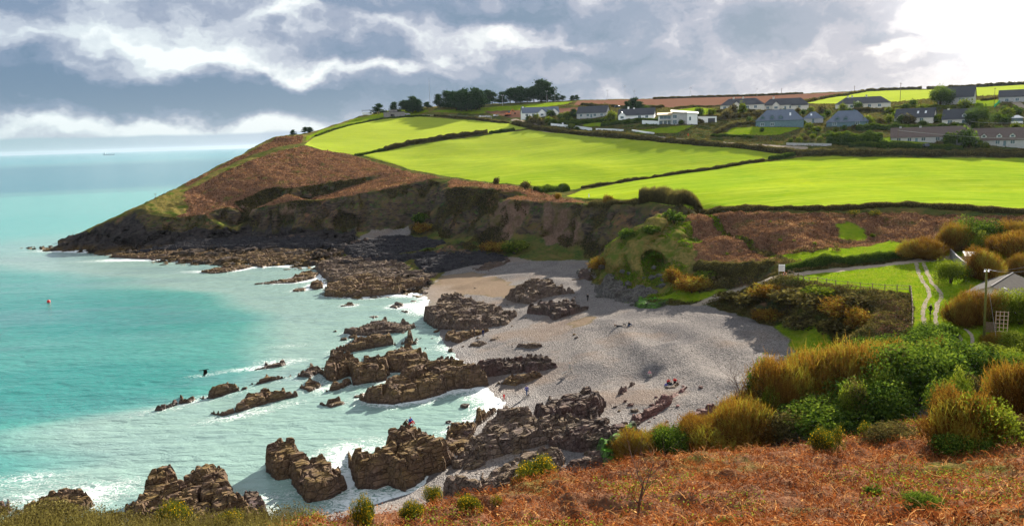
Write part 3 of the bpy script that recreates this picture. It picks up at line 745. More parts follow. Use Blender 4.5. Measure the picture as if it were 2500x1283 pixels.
def build_ground():
    th = np.concatenate([np.arange(-75, -34.5, 0.6), np.arange(-34.5, 34.5, 0.092), np.arange(34.5, 75.1, 0.6)])
    rr = [2.0]
    while rr[-1] < 70: rr.append(rr[-1] * 1.0075)
    while rr[-1] < 240: rr.append(rr[-1] + 0.5)
    while rr[-1] < 385: rr.append(rr[-1] + 0.42)
    while rr[-1] < 860: rr.append(rr[-1] + 1.5 + (rr[-1] - 385) * 0.004)
    rr = np.array(rr); TH, RR = np.meshgrid(np.radians(th), rr)
    X = RR * np.sin(TH); Y = RR * np.cos(TH)
    Zv = land_z(X, Y)
    V = np.stack([X, Y, Zv], -1)
    # push faces out and in along their normal where the ground is steep
    dr = np.gradient(V, axis=0); dt = np.gradient(V, axis=1)
    n = np.cross(dt, dr); n /= np.maximum(np.linalg.norm(n, axis=-1, keepdims=True), 1e-9)
    w = sampz(ZW, X, Y)
    steep = np.clip((0.92 - n[..., 2]) / 0.35, 0, 1) * np.clip((RR - 120) / 40, 0, 1)
    m = steep > 0.02
    disp = np.zeros(X.shape)
    xm, ym, zm = X[m], Y[m], Zv[m]
    d = 2.4 * vnoise3(xm * 0.13, ym * 0.13, zm * 0.16, 41) + 1.1 * vnoise3(xm * 0.36, ym * 0.36, zm * 0.4, 42) + 0.5 * vnoise3(xm * 0.9, ym * 0.9, zm * 1.0, 43) + 0.45 * vnoise3(xm * 1.9, ym * 1.9, zm * 1.9, 44)
    gul = np.abs(fbm(xm * 0.075, ym * 0.05, 3, 45)); d = d + 2.6 * sstep(0.0, 0.28, gul) - 1.7 - 0.9 * sstep(0.12, 0.0, np.abs(fbm(xm * 0.2, ym * 0.1, 3, 46)))
    disp[m] = d * steep[m]
    nn = n.copy(); nn[..., 2] *= 0.35
    V += nn * disp[..., None]
    # the cave at the root of the grassy hummock
    for (cx, cy, Y_, rx, rz, dep) in CAVES:
        c = cast(cx, cy)
        q = ((V[..., 0] - c[0]) / rx) ** 2 + ((V[..., 2] - c[2]) / rz) ** 2
        k = (np.abs(V[..., 1] - c[1]) < 8) & (q < 2.2)
        f = np.where(k, 1 - sstep(0.5, 1.25, q), 0)
        V[..., 1] += f * dep
        V[..., 2] -= f * 0.8
    nr, nc = X.shape
    idx = np.arange(nr * nc).reshape(nr, nc)
    F = np.stack([idx[:-1, :-1], idx[:-1, 1:], idx[1:, 1:], idx[1:, :-1]], -1).reshape(-1, 4)
    V2 = V.reshape(-1, 3)
    low = V2[:, 2] < -1.2
    outb = (V2[:, 0] < GX0 + 2) | (V2[:, 0] > GX1 - 2) | (V2[:, 1] > GY1 - 2)
    keep = ~(low[F].all(1)) & ~(outb[F].any(1))
    F = F[keep]
    me = np_mesh('tmp', V2, F, smooth=True)
    vn = np.zeros(len(V2) * 3, np.float32); me.vertices.foreach_get('normal', vn); vn = vn.reshape(-1, 3)
    bpy.data.meshes.remove(me)
    wt = w.reshape(len(ZN), -1)
    za = np.stack([wt[1], wt[2], wt[3], wt[0]], -1); zb = np.stack([wt[4], wt[5], wt[6], wt[10]], -1); zc = np.stack([wt[7], wt[8], wt[9], wt[8] * 0 + 1], -1)
    fx = V2[F].mean(1)
    i = np.clip(np.rint((fx[:, 0] - GX0) / ZS).astype(int), 0, ZNX - 1); j = np.clip(np.rint((fx[:, 1] - GY0) / ZS).astype(int), 0, ZNY - 1)
    fz = ZM[j, i]
    for k in range(-1, len(ZN)):
        sel = F[fz == k]
        if not len(sel): continue
        u, inv = np.unique(sel, return_inverse=True); inv = inv.reshape(sel.shape)
        nm = GROUND_NAMES[ZN[k] if k >= 0 else 'scrub']
        me = np_mesh(nm, V2[u], inv, [M_GROUND], True)
        put_attr(me, 'za', za[u], 'FLOAT_COLOR'); put_attr(me, 'zb', zb[u], 'FLOAT_COLOR'); put_attr(me, 'zc', zc[u], 'FLOAT_COLOR')
        me.normals_split_custom_set_from_vertices(vn[u])
        add_obj(nm, me, kind='structure')


CAVES = [(1602, 655, 178.5, 2.9, 3.3, 13.0), (845, 540, 345, 6, 3.0, 3.0), (700, 540, 343, 4, 3, 2.5), (1230, 478, 320, 7, 2.5, 2.5)]
build_ground()


def rut(pp, width, seed):
    """worn gravel wheel track, a thin sheet lying on the turf"""
    w = [cast(a, b)[:2] for a, b in pp]; w = np.array(w); L = np.r_[0, np.cumsum(np.hypot(*np.diff(w, axis=0).T))]
    s_ = np.arange(0, L[-1], 0.3); x = np.interp(s_, L, w[:, 0]); y = np.interp(s_, L, w[:, 1])
    k = np.ones(9) / 9; x = np.convolve(np.pad(x, 4, 'edge'), k, 'valid'); y = np.convolve(np.pad(y, 4, 'edge'), k, 'valid')
    tx, ty = np.gradient(x), np.gradient(y); n = np.maximum(np.hypot(tx, ty), 1e-6); nx, ny = -ty / n, tx / n; rows = []
    for q in (-1, -0.5, 0, 0.5, 1):
        wd = width / 2 * (1 + 0.55 * fbm(s_ * 0.8, s_ * 0 + q * 3 + seed, 3, seed)); X = x + nx * q * wd; Y = y + ny * q * wd
        rows.append(np.stack([X, Y, land_z(X, Y) + 0.05 - 0.03 * abs(q)], 1))
    V = np.stack(rows, 1); idx = np.arange(V.shape[0] * 5).reshape(-1, 5)
    F = np.stack([idx[:-1, :-1], idx[:-1, 1:], idx[1:, 1:], idx[1:, :-1]], -1).reshape(-1, 4)[:, ::-1]
    me = np_mesh('path', V.reshape(-1, 3), F, [M_GROUND], True); m_ = len(me.vertices)
    for nm in ('za', 'zb', 'zc'):
        a = np.zeros((m_, 4)); a[:, 0] = 1.0 if nm == 'zc' else 0; put_attr(me, nm, a, 'FLOAT_COLOR')
    add_obj('path', me, kind='structure')


rut([(2236, 640), (2241, 660), (2252, 685), (2266, 705), (2270, 722), (2258, 740), (2253, 760), (2256, 785), (2266, 805)], 0.62, 1)
rut([(2254, 640), (2262, 662), (2274, 688), (2291, 708), (2300, 722), (2290, 740), (2284, 760), (2284, 785), (2292, 808)], 0.62, 2)
rut([(2326, 806), (2342, 820), (2342, 836), (2332, 850)], 0.6, 3)
rut([(2352, 800), (2372, 815), (2376, 835), (2368, 850)], 0.4, 4)


# ------------------------------------------------------------------ rocks mask for the surf is filled by the rock builder
FOAM_PTS = []          # (x, y, radius, strength)


def water_material():
    m, N = newmat('sea_water'); P = N.pos(); px, py, pz = N.sep(P)
    fo = N.attr('foam').outputs['Fac']; sh = N.attr('milk').outputs['Fac']
    dist = N.vm('LENGTH', N.vm('MULTIPLY', P, (1, 1, 0)))
    # broad water masses, stretched along the shore
    q = N.comb(N.m('MULTIPLY', px, 0.006), N.m('MULTIPLY', py, 0.011), 0)
    n1 = N.noise(q, 1.0, 4, 0.5, 0.6)
    qq = N.comb(N.m('MULTIPLY', px, 0.012), N.m('MULTIPLY', py, 0.05), 0); n2 = N.noise(qq, 1.0, 4, 0.6, 0.5)
    deep = (0.015, 0.180, 0.158); light = (0.082, 0.275, 0.232); milk = (0.195, 0.305, 0.270)
    c = N.mix(N.m('MULTIPLY', sh, 1.0), deep, light)
    c = N.mix(N.rng(sh, 0.55, 1.0), c, milk)
    c = N.mix(N.m('MULTIPLY', N.rng(n2, 0.5, 0.68), 0.35), c, (0.10, 0.17, 0.20))
    # far bands: pale streak, then a slate blue band towards the horizon
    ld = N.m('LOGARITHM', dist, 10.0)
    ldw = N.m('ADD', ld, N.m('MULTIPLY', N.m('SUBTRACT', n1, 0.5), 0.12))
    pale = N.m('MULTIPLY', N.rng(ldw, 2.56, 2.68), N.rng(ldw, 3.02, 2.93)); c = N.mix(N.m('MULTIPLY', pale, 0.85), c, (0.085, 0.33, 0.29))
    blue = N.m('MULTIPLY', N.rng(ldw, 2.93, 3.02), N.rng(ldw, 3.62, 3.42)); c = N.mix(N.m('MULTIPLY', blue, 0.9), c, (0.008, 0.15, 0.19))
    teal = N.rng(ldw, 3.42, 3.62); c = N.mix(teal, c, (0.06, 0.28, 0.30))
    # foam: thick near rocks, laced further out
    l1 = N.noise(N.vm('MULTIPLY', P, (0.5, 0.8, 1)), 1.0, 6, 0.68, 1.6)
    l2 = N.noise(P, 2.6, 5, 0.7, 0.8)
    web = N.m('ABSOLUTE', N.m('SUBTRACT', l1, 0.5))
    k = N.m('ADD', N.m('MULTIPLY', fo, 1.25), N.m('MULTIPLY', N.m('SUBTRACT', l2, 0.5), 0.9))
    k = N.m('SUBTRACT', k, N.m('MULTIPLY', web, 4.2))
    foam = N.m('MULTIPLY', N.rng(k, 0.14, 0.40), N.rng(fo, 0.02, 0.12))
    caps = N.m('MULTIPLY', N.rng(N.noise(N.vm('MULTIPLY', P, (0.25, 0.9, 1)), 1.0, 5, 0.7), 0.75, 0.79), 0.25)
    foam = N.m('MAXIMUM', foam, caps)
    c = N.mix(foam, c, (0.62, 0.68, 0.68))
    w1 = N.noise(N.vm('MULTIPLY', P, (0.35, 0.75, 1)), 1.0, 5, 0.62, 0.4)
    w2 = N.noise(N.vm('MULTIPLY', P, (0.06, 0.16, 1)), 1.0, 3, 0.6)
    h = N.m('ADD', N.m('MULTIPLY', w1, 0.75), N.m('MULTIPLY', w2, 1.4)); h = N.m('ADD', h, N.m('MULTIPLY', foam, 0.15))
    b = N.n.new('ShaderNodeBump'); N.link(h, b.inputs['Height']); b.inputs['Distance'].default_value = 0.9
    N.link(N.rng(dist, 90, 1500, 0.6, 0.28), b.inputs['Strength'])
    N.out(N.bsdf(c, N.m('ADD', 0.16, N.m('MULTIPLY', foam, 0.6)), b.outputs[0], 0.34))
    return m


def build_water():
    global SEA
    th = np.radians(np.concatenate([np.arange(-85, -34.5, 1.0), np.arange(-34.5, 10, 0.14), np.arange(10, 86, 1.5)]))
    rr = [30.0]
    while rr[-1] < 120: rr.append(rr[-1] + 0.4)
    while rr[-1] < 400: rr.append(rr[-1] * 1.004)
    while rr[-1] < 29500: rr.append(rr[-1] * 1.025)
    rr = np.array(rr); TH, RR = np.meshgrid(th, rr); X = RR * np.sin(TH); Y = RR * np.cos(TH)
    fade = np.clip(1.3 - RR / 500, 0, 1)
    Zv = fade * (0.16 * fbm(X * 0.10, Y * 0.22, 3, 61) + 0.10 * fbm(X * 0.4, Y * 0.8, 3, 62))
    # surf: distance from land and rocks, from a blurred land mask on the half-metre map
    land = ((_hz > -0.2)).astype(np.float32)
    for (mask, x0, y0) in ROCKMASKS:
        hh, ww = mask.shape
        land[y0:y0 + hh, x0:x0 + ww] = np.maximum(land[y0:y0 + hh, x0:x0 + ww], mask[:land.shape[0] - y0, :land.shape[1] - x0])
    near = blur(land, 3, 2); mid = blur(land, 9, 2); wide = blur(land, 60, 2)
    seaward = fbm(X * 0.05, Y * 0.05, 3, 63)
    f = 1.0 * sampz(near, X, Y) + 0.45 * sampz(mid, X, Y)
    f = f * (0.22 + 1.5 * np.clip(seaward + 0.22, 0, 1))
    for (x, y, rx, ry, a, s) in FOAM_PTS:
        c, sn = math.cos(a), math.sin(a); dx = X - x; dy = Y - y
        f = f + s * np.exp(-(((dx * c + dy * sn) / rx) ** 2 + ((-dx * sn + dy * c) / ry) ** 2))
    f = np.where(RR > 395, 0, f)
    inside = (X > GX0 + 2) & (X < GX1) & (Y > GY0) & (Y < GY1)
    milk = np.where(inside, sampz(wide, X, Y), 0)
    milk = sstep(0.0, 0.42, milk * 1.35 + 0.06 * fbm(X * 0.03, Y * 0.05, 3, 66))
    # the tongue of clear deep water coming in from the left
    for (a, b, rx, ry, ang, s) in DEEP:
        q = PZ(a, b, 0); c, sn = math.cos(ang), math.sin(ang)
        wx = X + 6 * fbm(X * 0.05, Y * 0.05, 2, 67); dx = wx - q[0]; dy = Y - q[1]
        milk = milk + s * np.exp(-(((dx * c + dy * sn) / rx) ** 2 + ((-dx * sn + dy * c) / ry) ** 2) ** 2)
    milk = np.clip(milk + 0.25 + np.clip((RR - 170) / 500, 0, 0.5), 0, 1)
    V = np.stack([X, Y, Zv], -1).reshape(-1, 3)
    nr, nc = X.shape; idx = np.arange(nr * nc).reshape(nr, nc)
    F = np.stack([idx[:-1, :-1], idx[:-1, 1:], idx[1:, 1:], idx[1:, :-1]], -1).reshape(-1, 4)
    me = np_mesh('sea', V, F, [water_material()], True)
    put_attr(me, 'foam', np.clip(f, 0, 1.2).ravel()); put_attr(me, 'milk', milk.ravel())
    add_obj('sea', me, kind='structure')


DEEP = [(40, 960, 30, 14, 0.25, -1.0), (330, 790, 26, 12, 0.1, -0.35), (80, 760, 45, 25, 0.1, -0.30), (300, 1040, 22, 10, 0.2, 0.55), (560, 690, 40, 14, 0.0, 0.3), (60, 540, 120, 50, 0, -0.2), (800, 1100, 20, 12, 0.3, 0.45), (1100, 1000, 14, 7, 0.3, 0.3), (1250, 940, 3, 2, 0, 0)]


# ------------------------------------------------------------------ rocks
def rock_material(name, dark, light, weed, weed_amt, pink=0.0):
    m, N = newmat(name); P = N.pos(); px, py, pz = N.sep(P)
    c, s = math.cos(STR), math.sin(STR)
    mp = N.comb(N.m('ADD', N.m('MULTIPLY', px, c * 0.35), N.m('MULTIPLY', py, s * 0.35)), N.m('ADD', N.m('MULTIPLY', px, -s * 1.8), N.m('MULTIPLY', py, c * 1.8)), N.m('MULTIPLY', pz, 1.3))
    lay = N.noise(mp, 0.9, 6, 0.68); fin = N.noise(P, 2.4, 6, 0.7); med = N.noise(P, 0.35, 4, 0.6)
    col = N.mix(N.rng(lay, 0.32, 0.68), dark, light)
    col = N.mix(N.m('MULTIPLY', N.rng(fin, 0.5, 0.75), 0.6), col, tuple(min(1, q * 1.7) for q in light))
    if pink: col = N.mix(N.m('MULTIPLY', N.rng(med, 0.42, 0.6), pink), col, (0.21, 0.105, 0.10))
    nz = N.sep(N.geo().outputs['Normal'])[2]
    up = N.rng(nz, 0.25, 0.8)
    w = N.m('MULTIPLY', N.m('MULTIPLY', N.rng(N.noise(P, 0.5, 5, 0.65), 0.36, 0.58), N.m('ADD', 0.35, N.m('MULTIPLY', up, 0.65))), weed_amt)
    wc = N.mix(fin, tuple(q * 0.55 for q in weed), tuple(q * 1.6 for q in weed))
    col = N.mix(w, col, wc)
    wet = N.rng(N.m('ADD', pz, N.m('MULTIPLY', med, 0.7)), 1.0, 0.35)
    col = N.mix(N.m('MULTIPLY', wet, 0.7), col, (0.025, 0.014, 0.014))
    crack = N.vor(mp, 1.1, 'DISTANCE_TO_EDGE')
    h = N.m('ADD', N.m('MULTIPLY', lay, 1.0), N.m('MULTIPLY', fin, 0.45)); h = N.m('ADD', h, N.m('MULTIPLY', N.rng(crack, 0.0, 0.09), 0.5))
    col = N.mix(N.rng(crack, 0.0, 0.05, 0.55, 0.0), col, (0.012, 0.010, 0.012))
    rough = N.m('SUBTRACT', 0.85, N.m('MULTIPLY', wet, 0.5))
    N.out(N.bsdf(col, rough, N.bump(h, 0.9, 0.35), N.m('ADD', 0.05, N.m('MULTIPLY', wet, 0.2))))
    return m


M_BROWN = rock_material('weed_covered_rock', (0.05, 0.033, 0.027), (0.17, 0.115, 0.085), (0.15, 0.10, 0.035), 0.85)
M_DARK = rock_material('slate_rock', (0.022, 0.018, 0.020), (0.125, 0.098, 0.092), (0.10, 0.07, 0.032), 0.5, 0.25)
M_MIX = rock_material('bedded_rock', (0.045, 0.033, 0.03), (0.19, 0.145, 0.125), (0.13, 0.09, 0.035), 0.55)
M_PINK = rock_material('red_rock', (0.06, 0.035, 0.035), (0.20, 0.12, 0.11), (0.10, 0.07, 0.035), 0.3, 0.8)
M_PALE = rock_material('pale_rock', (0.04, 0.038, 0.042), (0.19, 0.175, 0.165), (0.05, 0.07, 0.02), 0.3)
M_GREEN = rock_material('algae_rock', (0.02, 0.024, 0.018), (0.09, 0.085, 0.07), (0.08, 0.24, 0.01), 1.0)
M_BLACK = rock_material('black_slate', (0.010, 0.011, 0.016), (0.052, 0.050, 0.058), (0.05, 0.04, 0.02), 0.15)
RMS = dict(k=M_BLACK, b=M_BROWN, d=M_DARK, m=M_MIX, p=M_PINK, l=M_PALE, g=M_GREEN)
ROCKMASKS = []
ROCKTOPS = []; ROCKPOS = []     # (window x0,y0,array) used to stand people on rocks


def build_rock(label, poly, h, kind='m', res=None, group=None, cat='rock', cragk=1.0):
    pp = densify(poly, 8)
    xs = np.array([p[0] for p in pp]); ys = np.array([p[1] for p in pp])
    top = np.zeros(len(pp)); bot = np.zeros(len(pp)); n = len(poly)
    for i, x in enumerate(xs):
        yy = []
        xq = min(max(x, xs.min() + 0.7), xs.max() - 0.7)
        for k in range(n):
            (x1, y1), (x2, y2) = poly[k], poly[(k + 1) % n]
            if (x1 - xq) * (x2 - xq) < 0: yy.append(y1 + (y2 - y1) * (xq - x1) / (x2 - x1))
        yy += [ys[i]]
        top[i], bot[i] = min(yy), max(yy)
    thick = bot - top; tmax = thick.max()
    bi = int(np.argmax(ys)); c0 = cast(xs[bi], ys[bi])
    # ground level along the front edge, read at each front point
    W = []; back = []
    for i in range(len(pp)):
        c = cast(xs[i], bot[i]); z0 = c[2] if c else 0.0
        if c and c[1] < 62: z0 = 0.0 if xs[i] < 1000 else 3.0
        hc = h * min(1.0, thick[i] / (0.55 * tmax))
        t = (bot[i] - ys[i]) / max(thick[i], 1e-6) if thick[i] > 3 else 0.0
        t = t ** 0.8
        q = PZ(xs[i], ys[i], z0 + hc * t)
        W.append([q[0], q[1], z0]); back.append(t)
    W = np.array(W); back = np.array(back)
    dist = float(np.hypot(W[:, 0].mean(), W[:, 1].mean()))
    ew = 0.15 * h + 0.3
    # widen to the rear by the width of the rear flank
    r = np.hypot(W[:, 0], W[:, 1]); W[:, 0] += W[:, 0] / r * ew * back * 1.2; W[:, 1] += W[:, 1] / r * ew * back * 1.2
    res = res or float(np.clip(dist / 820, 0.11, 0.3))
    x0, x1, y0, y1 = W[:, 0].min() - 0.8, W[:, 0].max() + 0.8, W[:, 1].min() - 0.8, W[:, 1].max() + 0.8
    nx, ny = int((x1 - x0) / res) + 2, int((y1 - y0) / res) + 2
    X, Y = np.meshgrid(x0 + res * np.arange(nx), y0 + res * np.arange(ny))
    wb = min(0.4, 0.1 * h + 0.08)
    Xw = X + wb * fbm(X * 0.9, Y * 0.9, 3, 71); Yw = Y + wb * fbm(X * 0.9 + 30, Y * 0.9, 3, 72)
    ins = inpoly(Xw, Yw, W); d = segdist(Xw, Yw, W) * np.where(ins, 1, -1)
    E = np.clip(d / ew, -0.6, 1)
    E = np.where(E > 0, 1 - (1 - E) ** 3.2, E * 1.2)
    # rises towards the rear as the picture shows
    yb = W[:, 1]; fr = np.clip((Y - yb.min()) / max(np.ptp(yb), 0.1), 0, 1)
    z0 = float(W[:, 2].min())
    zf = float(np.median(W[:, 2])); base = np.clip(samp(HG, X, Y), z0 - 0.5, zf + 0.4) if z0 > 0.3 else 0.0
    lift = 0.62 + 0.38 * fr
    cg = crag(X * (1.15 if h < 2.2 else 0.9) + 13 * h, Y * (1.15 if h < 2.2 else 0.9))
    amp = min(1.1, 0.24 * h + 0.2) * cragk
    Zr = base + h * lift * E * (1 + 0.16 * fbm(X * 0.14, Y * 0.14, 3, 73)) + amp * cg * np.clip(E, 0, 1) ** 0.6 - 0.12
    # ledges: the beds weather back in steps
    st = 0.42 + 0.06 * h; ph = Zr / st + 0.45 * fbm(X * 0.35, Y * 0.35, 2, 77) + 0.12 * (X * 0.3 + Y * 0.5)
    fr_ = ph - np.floor(ph); Zr = Zr + np.where(E > 0.02, 0.8 * st * (sstep(0.55, 0.95, fr_) - fr_), 0)
    rb = max(1, int(0.7 / res))
    Zr = np.minimum(Zr, blur(Zr, rb, 1) + 0.8 + 0.2 * h)
    V = np.stack([X, Y, Zr], -1)
    # overhang and fracture: shove points sideways
    sx = 0.28 * min(1, h / 2.5); V[..., 0] += sx * fbm(X * 0.8, Zr * 1.5 + Y * 0.3, 3, 74); V[..., 1] += sx * fbm(Y * 0.8, Zr * 1.5 + X * 0.3, 3, 75)
    idx = np.arange(nx * ny).reshape(ny, nx)
    F = np.stack([idx[:-1, :-1], idx[:-1, 1:], idx[1:, 1:], idx[1:, :-1]], -1).reshape(-1, 4)
    keep = (d.reshape(-1) > -0.7 * ew - 0.1)[F].any(1)
    F = F[keep]
    if not len(F): return None
    u, inv = np.unique(F, return_inverse=True)
    V = V.reshape(-1, 3)[u]; cx, cy, cz = V[:, 0].mean(), V[:, 1].mean(), float(z0)
    me = np_mesh('rock', V - (cx, cy, cz), inv.reshape(F.shape), [RMS[kind]], False)
    o = add_obj('rock', me, label, cat, group, loc=(cx, cy, cz))
    # mask for the surf
    i0, j0 = int((x0 - GX0) / ZS), int((y0 - GY0) / ZS)
    mw, mh = int((x1 - x0) / ZS) + 1, int((y1 - y0) / ZS) + 1
    Xm, Ym = np.meshgrid(GX0 + ZS * (i0 + np.arange(mw)), GY0 + ZS * (j0 + np.arange(mh)))
    if i0 >= 0 and j0 >= 0: ROCKMASKS.append((inpoly(Xm, Ym, W).astype(np.float32), i0, j0))
    ROCKPOS.append((cx, cy, ' '.join(label.split()[:8]).rstrip(',')))
    ROCKTOPS.append((x0, y0, res, Zr))
    return o


def surf_z(x, y):
    z = gz(x, y)
    for (x0, y0, res, Zr) in ROCKTOPS:
        i, j = int((x - x0) / res), int((y - y0) / res)
        if 0 <= j < Zr.shape[0] and 0 <= i < Zr.shape[1]: z = max(z, float(Zr[j, i]))
    return z


def cast_all(px, py):
    """view ray against land, sea and rocks"""
    d = ray(px, py); d = d / np.hypot(d[0], d[1]); t = 20.0
    while t < 400:
        x, y, z = d[0] * t, d[1] * t, CAMH + d[2] * t
        if z <= max(surf_z(x, y), 0): return (x, y, max(surf_z(x, y), 0))
        t += 0.15
    return None


